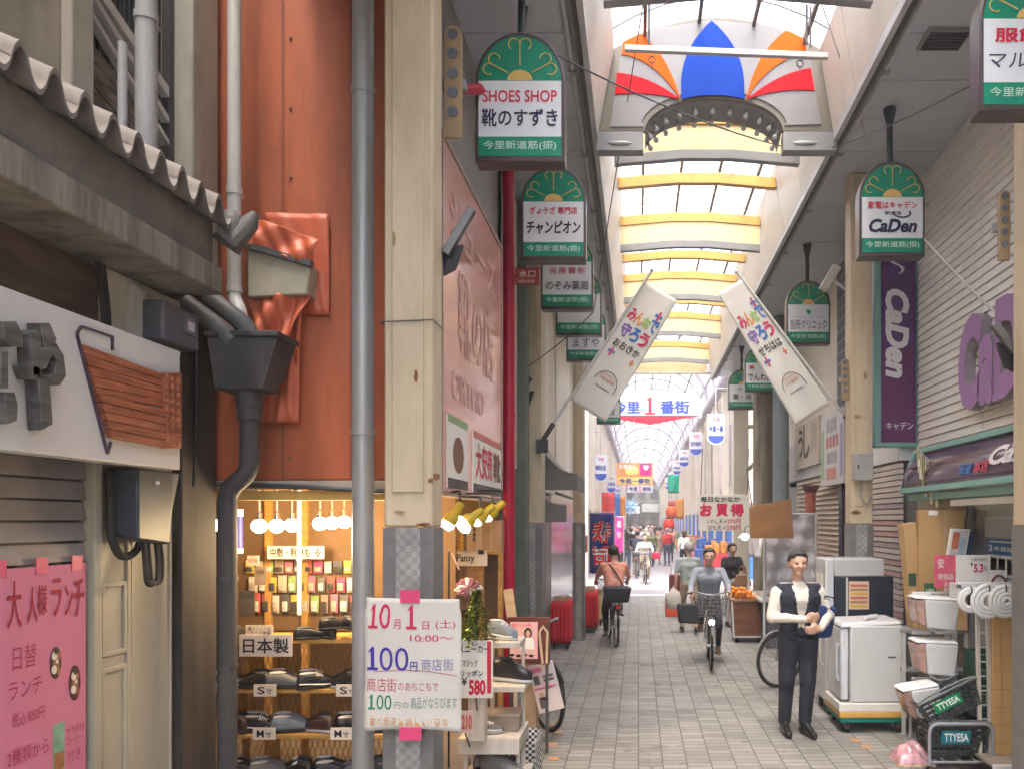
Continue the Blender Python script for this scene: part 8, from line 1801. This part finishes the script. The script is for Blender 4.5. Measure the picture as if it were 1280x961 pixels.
person('cyclist in a coral shirt seen from behind, riding a dark bicycle away', (X_, Y + .3, 0), yaw, RIDE, (coral, blk, brn, hair_b, skin), h=1.64, vox=.012, hair='short', fat=1.06)
m = MB(); B = Matrix.Translation((X_, Y + .3, 0)) @ Matrix.Rotation(yaw, 4, 'Z'); m.M = B; m.tube([(.13, .14, 1.34), (.02, .30, 1.22), (-.10, .36, 1.02), (-.15, .30, .93)], .011, 6); tag(m.build('shoulder_strap', black), 'thin dark shoulder strap across the back of the coral shirt', 'strap')
# parked bicycles
d = Vector((.42, -.9, 0)); bicycle('parked dark bicycle with a child seat and flyers, half hidden behind the street stand', (-1.15, 7.74, 0), math.atan2(.55, .835), child=True, rack=True, basket=False)
Y = 6.9
t = thing('paper_bag', 'brown paper bag standing by the wheel of the parked bicycle', 'bag', (PX(675, Y), Y, 0)); xa, xb = PX(652, Y), PX(674, Y)
m = MB(); m.hexa([(xa, Y, .005), (xb - .03, Y, .005), (xb - .03, Y + .14, .005), (xa, Y + .14, .005)], [(xa, Y - .01, .80), (xb, Y - .01, .78), (xb, Y + .13, .80), (xa, Y + .13, .80)]); m.build('body', mat('kraft_bag', (.46, .32, .19), .75, .12, 5, .3), t, bev=.01); m = MB(); m.tube([(xa + .04, Y, .79), (xa + .06, Y + .02, .88), (xb - .06, Y + .02, .88), (xb - .04, Y, .78)], .006, 5); m.build('handle', khaki, t)
q = card('tilted_flyer', 'pale pink flyer with a woman and small print leaning on the brown paper bag', 'flyer', 674, 826, 706, 888, Y - .05, [], mat('flyer_pale', (.70, .60, .58), .6, .06))
q.rotation_euler = (0, R(-14), 0)
m = MB(); 
def fl(u0, u1, v0, v1, k): m.box(PX(674 + 32 * u0, Y), PX(674 + 32 * u1, Y), Y - .056, Y - .0515, PZ(888 - 62 * v0, Y), PZ(888 - 62 * v1, Y), k)
fl(.08, .92, .50, .54, 0); fl(.12, .34, .60, .78, 1); fl(.5, .9, .72, .76, 1); fl(.5, .9, .64, .68, 1); fl(.1, .5, .84, .94, 0); fl(.15, .42, .12, .34, 1); fl(.2, .38, .30, .44, 2)
o = MB(); m.v = [v - q.location for v in m.v]; inv = q.rotation_euler.to_matrix().to_4x4()
fo = m.build('print', [mat('flyer_rose', (.60, .16, .30), .6, .05), mat('flyer_ink', (.12, .10, .12), .6, .1), skin], None, smooth=0); fo.parent = q
bicycle('parked bicycle with a white rimmed wheel behind the standing man', (PX(1018, 9.4), 9.45, 0), R(-62), frame=bike_sil, basket=False)
# walkers between near and far
WALK = dict(knl=(.10, -.12, .52), anl=(.10, -.14, .09), tol=(.11, -.32, .05), knr=(-.10, .05, .49), anr=(-.10, .25, .13), tor=(-.11, .10, .04), ell=(.24, .10, 1.11), wrl=(.23, .06, .87), elr=(-.24, -.02, 1.11), wrr=(-.22, -.17, .90))
Y = 13.6; X_ = PX(861, Y)
person('grey haired shopper walking away with a pale plastic bag behind the oncoming cyclist', (X_, Y, 0), R(185), dict(WALK, wrl=(.26, .0, .84), ell=(.25, .05, 1.1)), (cloth('cloth_ash', (.30, .34, .34)), ctan, shoe_b, hair_g, skin), h=1.60, vox=.014)
bx_, by_ = PX(842, Y), Y - .03
t = thing('plastic_bag', 'pale grey plastic shopping bag held by the grey haired shopper', 'bag', (bx_, by_, .5)); m = MB(); m.lathe([(.0, 0), (.10, .02), (.135, .12), (.13, .22), (.09, .32), (.03, .38), (.01, .42)], (bx_, by_, .42), 16); m.v = [Vector((v.x + .008 * math.sin(v.z * 50 + v.y * 40), by_ + (v.y - by_) * .6, v.z)) for v in m.v]; m.build('body', mat('plastic_bag_grey', (.50, .47, .42), .4, .15, 9, .3), t, smooth=80); m = MB(); m.tube([(bx_ - .03, by_, .76), (bx_, by_, .86), (bx_ + .03, by_, .76)], .010, 6); m.build('handle', mat('plastic_bag_grey', (.5, .47, .42)), t)
Y = 14.4; X_ = PX(915, Y)
person('woman in a black short sleeved top with a brown handbag standing behind the fruit cart', (X_, Y, 0), R(20), dict(elr=(-.23, -.04, 1.1), ell=(.235, -.08, 1.12), wrl=(.15, -.24, 1.2), wrr=(-.22, -.12, .9)), (blk, cwh, shoe_b, hair_b, skin), h=1.56, vox=.014, hair='bun')
t = thing('handbag', 'tan woven handbag carried by the woman in the black top', 'bag', (X_ + .14, Y - .25, .8)); bx_ = X_ + .16; by_ = Y - .28
m = MB(); m.hexa([(bx_ - .16, by_ - .06, .80), (bx_ + .16, by_ - .06, .80), (bx_ + .16, by_ + .06, .80), (bx_ - .16, by_ + .06, .80)], [(bx_ - .12, by_ - .04, 1.0), (bx_ + .12, by_ - .04, 1.0), (bx_ + .12, by_ + .04, 1.0), (bx_ - .12, by_ + .04, 1.0)]); m.build('body', check_mat('woven_tan', (.36, .20, .09), (.24, .12, .05), .03, rough=.7), t, bev=.015); m = MB(); m.tube(smoothpath([(bx_ - .08, by_, 1.0), (bx_ - .04, by_, 1.16), (bx_ + .04, by_, 1.16), (bx_ + .08, by_, 1.0)], .05), .010, 6); m.build('handle', brn, t)
Y = 24.6; X_ = PX(806, Y)
bicycle('distant bicycle with a red bag ridden down the middle of the far arcade', (X_, Y, 0), R(3), detail=False, frame=mat('bike_plum', (.10, .02, .04), .4, .1), rack=False)
person('distant cyclist in a white top with dark hair riding down the middle of the street', (X_, Y, 0), R(3), RIDE, (cwh, khaki, brn, hair_b, cwh), h=1.62, vox=.02, hands=False, face=False)
t = thing('red_bag', 'small red and white bag on the distant bicycle in the middle', 'bag', (X_ + .30, Y - .1, .8)); MB().box(X_ + .22, X_ + .48, Y - .22, Y - .06, .78, .98).build('body', cloth('bag_red', (.55, .02, .06)), t, bev=.03); m = MB(); m.tube([(X_ + .26, Y - .14, .97), (X_ + .35, Y - .14, 1.08), (X_ + .44, Y - .14, .97)], .01, 5); m.build('handle', black, t)
# crowd in the far arcade: px, feet row, top, bottom, heading (0 towards, 180 away), height, hair, label
crowd = [(783, 720, blk, denim, 185, 1.60, 'long', 'woman in a black top and blue jeans walking away left of the distant cyclist'),
 (776, 716, cgrey, blk, 170, 1.62, 'short', 'person in dark grey walking away by the magenta nobori'),
 (821, 705, ctan, khaki, 10, 1.58, 'short', 'person in tan clothes walking towards the camera right of the distant cyclist'),
 (834, 707, cred, denim, 190, 1.66, 'short', 'person in a red top and jeans by the low red lantern'),
 (828, 703, cgr, cgrey, 0, 1.62, 'bun', 'woman in olive green walking beside the person in red'),
 (812, 699, whites, navy_d, 5, 1.68, 'short', 'man in a white shirt and navy trousers deep in the far arcade'),
 (802, 694, cgrey, blk, 180, 1.66, 'short', 'person in grey walking away behind the distant cyclist'),
 (790, 692, cwh, denim, 0, 1.6, 'long', 'woman in white with long hair deep in the far arcade'),
 (779, 690, navy, khaki, 180, 1.7, 'short', 'tall man in navy and khaki deep on the left of the far arcade'),
 (826, 689, cpk, cgrey, 180, 1.58, 'bun', 'woman in a pink top walking away near the blue shutters'),
 (818, 685, blk, blk, 0, 1.66, 'short', 'person all in black far down the arcade'),
 (796, 684, coral, denim, 180, 1.62, 'short', 'person in coral far down the middle of the arcade'),
 (808, 681, cwh, blk, 0, 1.64, 'short', 'tiny person in white and black far down the arcade'),
 (785, 682, cgrey, denim, 0, 1.62, 'short', 'tiny person in grey and jeans far down the left side'),
 (802, 677, navy, blk, 180, 1.66, 'long', 'tiny long haired person in navy far down the arcade'),
 (792, 676, whites, cgrey, 0, 1.66, 'short', 'tiny person in white and grey near the end of the arcade'),
 (813, 675, cred, blk, 180, 1.6, 'short', 'tiny person in red and black near the end of the arcade'),
 (798, 673, blk, khaki, 0, 1.66, 'short', 'tiny person in black and khaki near the end of the arcade')]
for i, (px, py, a, b, hd, h, hr, lb) in enumerate(crowd):
    Y = F * HC / (py - CY); J = dict(WALK) if i % 3 else dict(WALK, knl=(.10, -.03, .5), anl=(.1, .0, .085), tol=(.11, -.16, .04), knr=(-.1, -.03, .5), anr=(-.1, .02, .085), tor=(-.11, -.14, .04))
    person(lb, (PX(px, Y), Y, 0), R(hd + (i * 37 % 30) - 15), J, (a, b, [shoe_b, brn][i % 2], [hair_b, hair_br, hair_b, hair_g][i % 4], a if i % 2 else skin), h=h, vox=.022 if py > 690 else .03, hair=hr, hands=False, face=False)
# goods put out along both sides of the far arcade
gcol = [mat('goods_' + n, c, .6, .25, 9) for n, c in (('red', (.55, .05, .05)), ('orange', (.62, .25, .05)), ('white', (.6, .58, .55)), ('blue', (.06, .16, .42)), ('green', (.08, .28, .10)), ('tan', (.42, .30, .18)), ('pink', (.60, .22, .32)))]
gname = ['red', 'orange', 'white', 'blue', 'green', 'tan', 'pink']
for i in range(16):
    L_ = i % 2; j = i // 2; Y = 28.2 + j * 4.4 + L_ * 1.7; x = -1.45 if L_ else 2.95; a, b2 = (j * 3 + L_) % 7, (j * 2 + 3 * L_ + 1) % 7
    t = thing('goods_stand', '%s stand of %s goods on the %s of the far arcade, %s from the crossing' % (gname[a], gname[b2], 'left' if L_ else 'right', ['first', 'second', 'third', 'fourth', 'fifth', 'sixth', 'seventh', 'eighth'][j]), 'stand', (x, Y, 0), 0, 'goods stands along the far arcade')
    MB().hexa([(x - .42, Y, .02), (x + .42, Y, .02), (x + .42, Y + 1.2, .02), (x - .42, Y + 1.2, .02)], [(x - .5, Y, .78), (x + .5, Y, .78), (x + .5, Y + 1.2, .78), (x - .5, Y + 1.2, .78)]).build('table', gcol[a], t, bev=.02)
    m = MB()
    for q in range(12): u, v = x - .42 + (q % 4) * .25, Y + .05 + (q // 4) * .38; m.box(u, u + .2, v, v + .3, .785, .9 + .35 * rnd.random())
    m.build('goods', gcol[b2], t, bev=.02)
for i, (x, Y, z, a, lb) in enumerate(((-1.3, 33, 3.2, 0, 'red pennant on the left of the far arcade'), (2.75, 31, 3.0, 6, 'pink pennant above the blue shutters'), (-1.2, 39, 3.3, 3, 'blue pennant on the left of the far arcade'), (2.7, 50, 3.4, 1, 'orange pennant deep on the right of the far arcade'), (-1.1, 48, 3.5, 1, 'orange pennant deep on the left of the far arcade'), (2.6, 60, 3.5, 0, 'red pennant deep on the right of the far arcade'))):
    t = thing('pennant', lb, 'pennant', (x, Y, z)); MB().grid(lambda u, v: Vector((x + .55 * (u - .5), Y + .03 * math.sin(u * 8), z - 1.3 * v)), 8, 6).build('cloth', gcol[a], t, solid=.006, smooth=80); MB().tube([(x - .3, Y, z + .01), (x + .3, Y, z + .01), (x + .3, Y, z + .6)], .012, 5).build('rod', lgrey, t)
more = [(-.95, 30, cpk, khaki, 'person in pink and khaki on the left just past the crossing'), (1.75, 29.5, cwh, blk, 'person in a white top and black trousers by the first blue shutter'), (.55, 33, cgr, denim, 'person in an olive top and jeans in the middle of the far arcade'), (-.35, 35, blk, cgrey, 'person in black and grey walking ahead of the man in navy'), (1.55, 37, coral, blk, 'person in a coral top by the third blue shutter'), (.1, 39, cwh, cgrey, 'person in white and grey in the middle of the far arcade'), (-.9, 42, cred, navy_d, 'person in red and navy on the left of the far arcade'), (.9, 44, navy, khaki, 'person in navy and khaki behind the person in olive'), (1.9, 47, cgrey, denim, 'person in grey and jeans under the orange lantern'), (.35, 49, ctan, blk, 'person in a tan top and black trousers in mid arcade'), (-.5, 53, whites, denim, 'person in a cream shirt and jeans in mid arcade')]
for i, (x, Y, a, b2, lb) in enumerate(more):
    person(lb, (x, Y, 0), R(180 * (i % 2) + (i * 23) % 40 - 20), dict(WALK), (a, b2, shoe_b, [hair_b, hair_br, hair_g][i % 3], a if i % 3 else skin), h=1.58 + .02 * (i % 6), vox=.025, hair=['short', 'long', 'bun'][i % 3], hands=False, face=False)
for i in range(14):
    Y = 66 + i * 3.3; x = -.9 + (i * 1.37) % 3.2
    person('tiny shopper in the packed crowd at the deep end of the far arcade', (x, Y, 0), R(180 * (i % 2)), dict(WALK), ([navy, cwh, blk, cgrey, whites][i % 5], [denim, blk, khaki][i % 3], shoe_b, hair_b, [navy, cwh, blk, cgrey, whites][i % 5]), h=1.64, vox=.05, hair='short', hands=False, face=False, group='packed crowd deep in the far arcade')
Y = 27; X_ = PX(797, Y)
bicycle('distant dark bicycle ridden away by the man in a navy top', (X_, Y, 0), R(176), detail=False)
person('distant cyclist in a navy top riding away, left of the cyclist in white', (X_, Y, 0), R(176), RIDE, (navy, cgrey, brn, hair_b, skin), h=1.7, vox=.02, hands=False, face=False)
t = thing('shopping_trolley', 'dark red upright shopping trolley bag by the oncoming shopper', 'trolley bag', (PX(846, 17), 17, 0)); x = PX(846, 17)
MB().box(x - .17, x + .17, 16.85, 17.1, .10, .80).build('bag', cloth('trolley_maroon', (.13, .02, .035)), t, bev=.03); m = MB(); m.tube([(x - .12, 17.12, .1), (x - .12, 17.14, 1.02), (x + .12, 17.14, 1.02), (x + .12, 17.12, .1)], .012, 6); m.build('handle', lgrey, t)
for s in (-1, 1): MB().lathe([(0, -.015), (.06, -.015), (.06, .015), (0, .015)], (x + s * .16, 17.1, .062), 12, axis='x').build('wheel', rubber, t)
t = thing('delivery_box', 'red and white box on the road in front of the dark red trolley bag', 'box', (PX(843, 16), 16, 0)); x = PX(845, 16)
MB().box(x - .22, x + .1, 15.9, 16.2, .003, .40).build('carton', mat('box_red', (.60, .06, .03), .5, .1), t, bev=.01); MB().box(x - .225, x + .105, 15.895, 16.205, .401, .50).build('lid', cwh, t, bev=.01)

# ================================================================ HAZE: the bright air that pales the far arcade
hz = bpy.data.materials.new('haze_air'); hz.use_nodes = True; N = hz.node_tree.nodes; N.remove(N["Principled BSDF"])
pv = N.new("ShaderNodeVolumePrincipled"); pv.inputs["Color"].default_value = (.97, .94, .96, 1); pv.inputs["Density"].default_value = .0028
hz.node_tree.links.new(pv.outputs[0], N["Material Output"].inputs["Volume"])
tag(MB().box(-72, 72, -42, 162, -1.2, 13).build('haze', hz, smooth=0), kind='stuff')
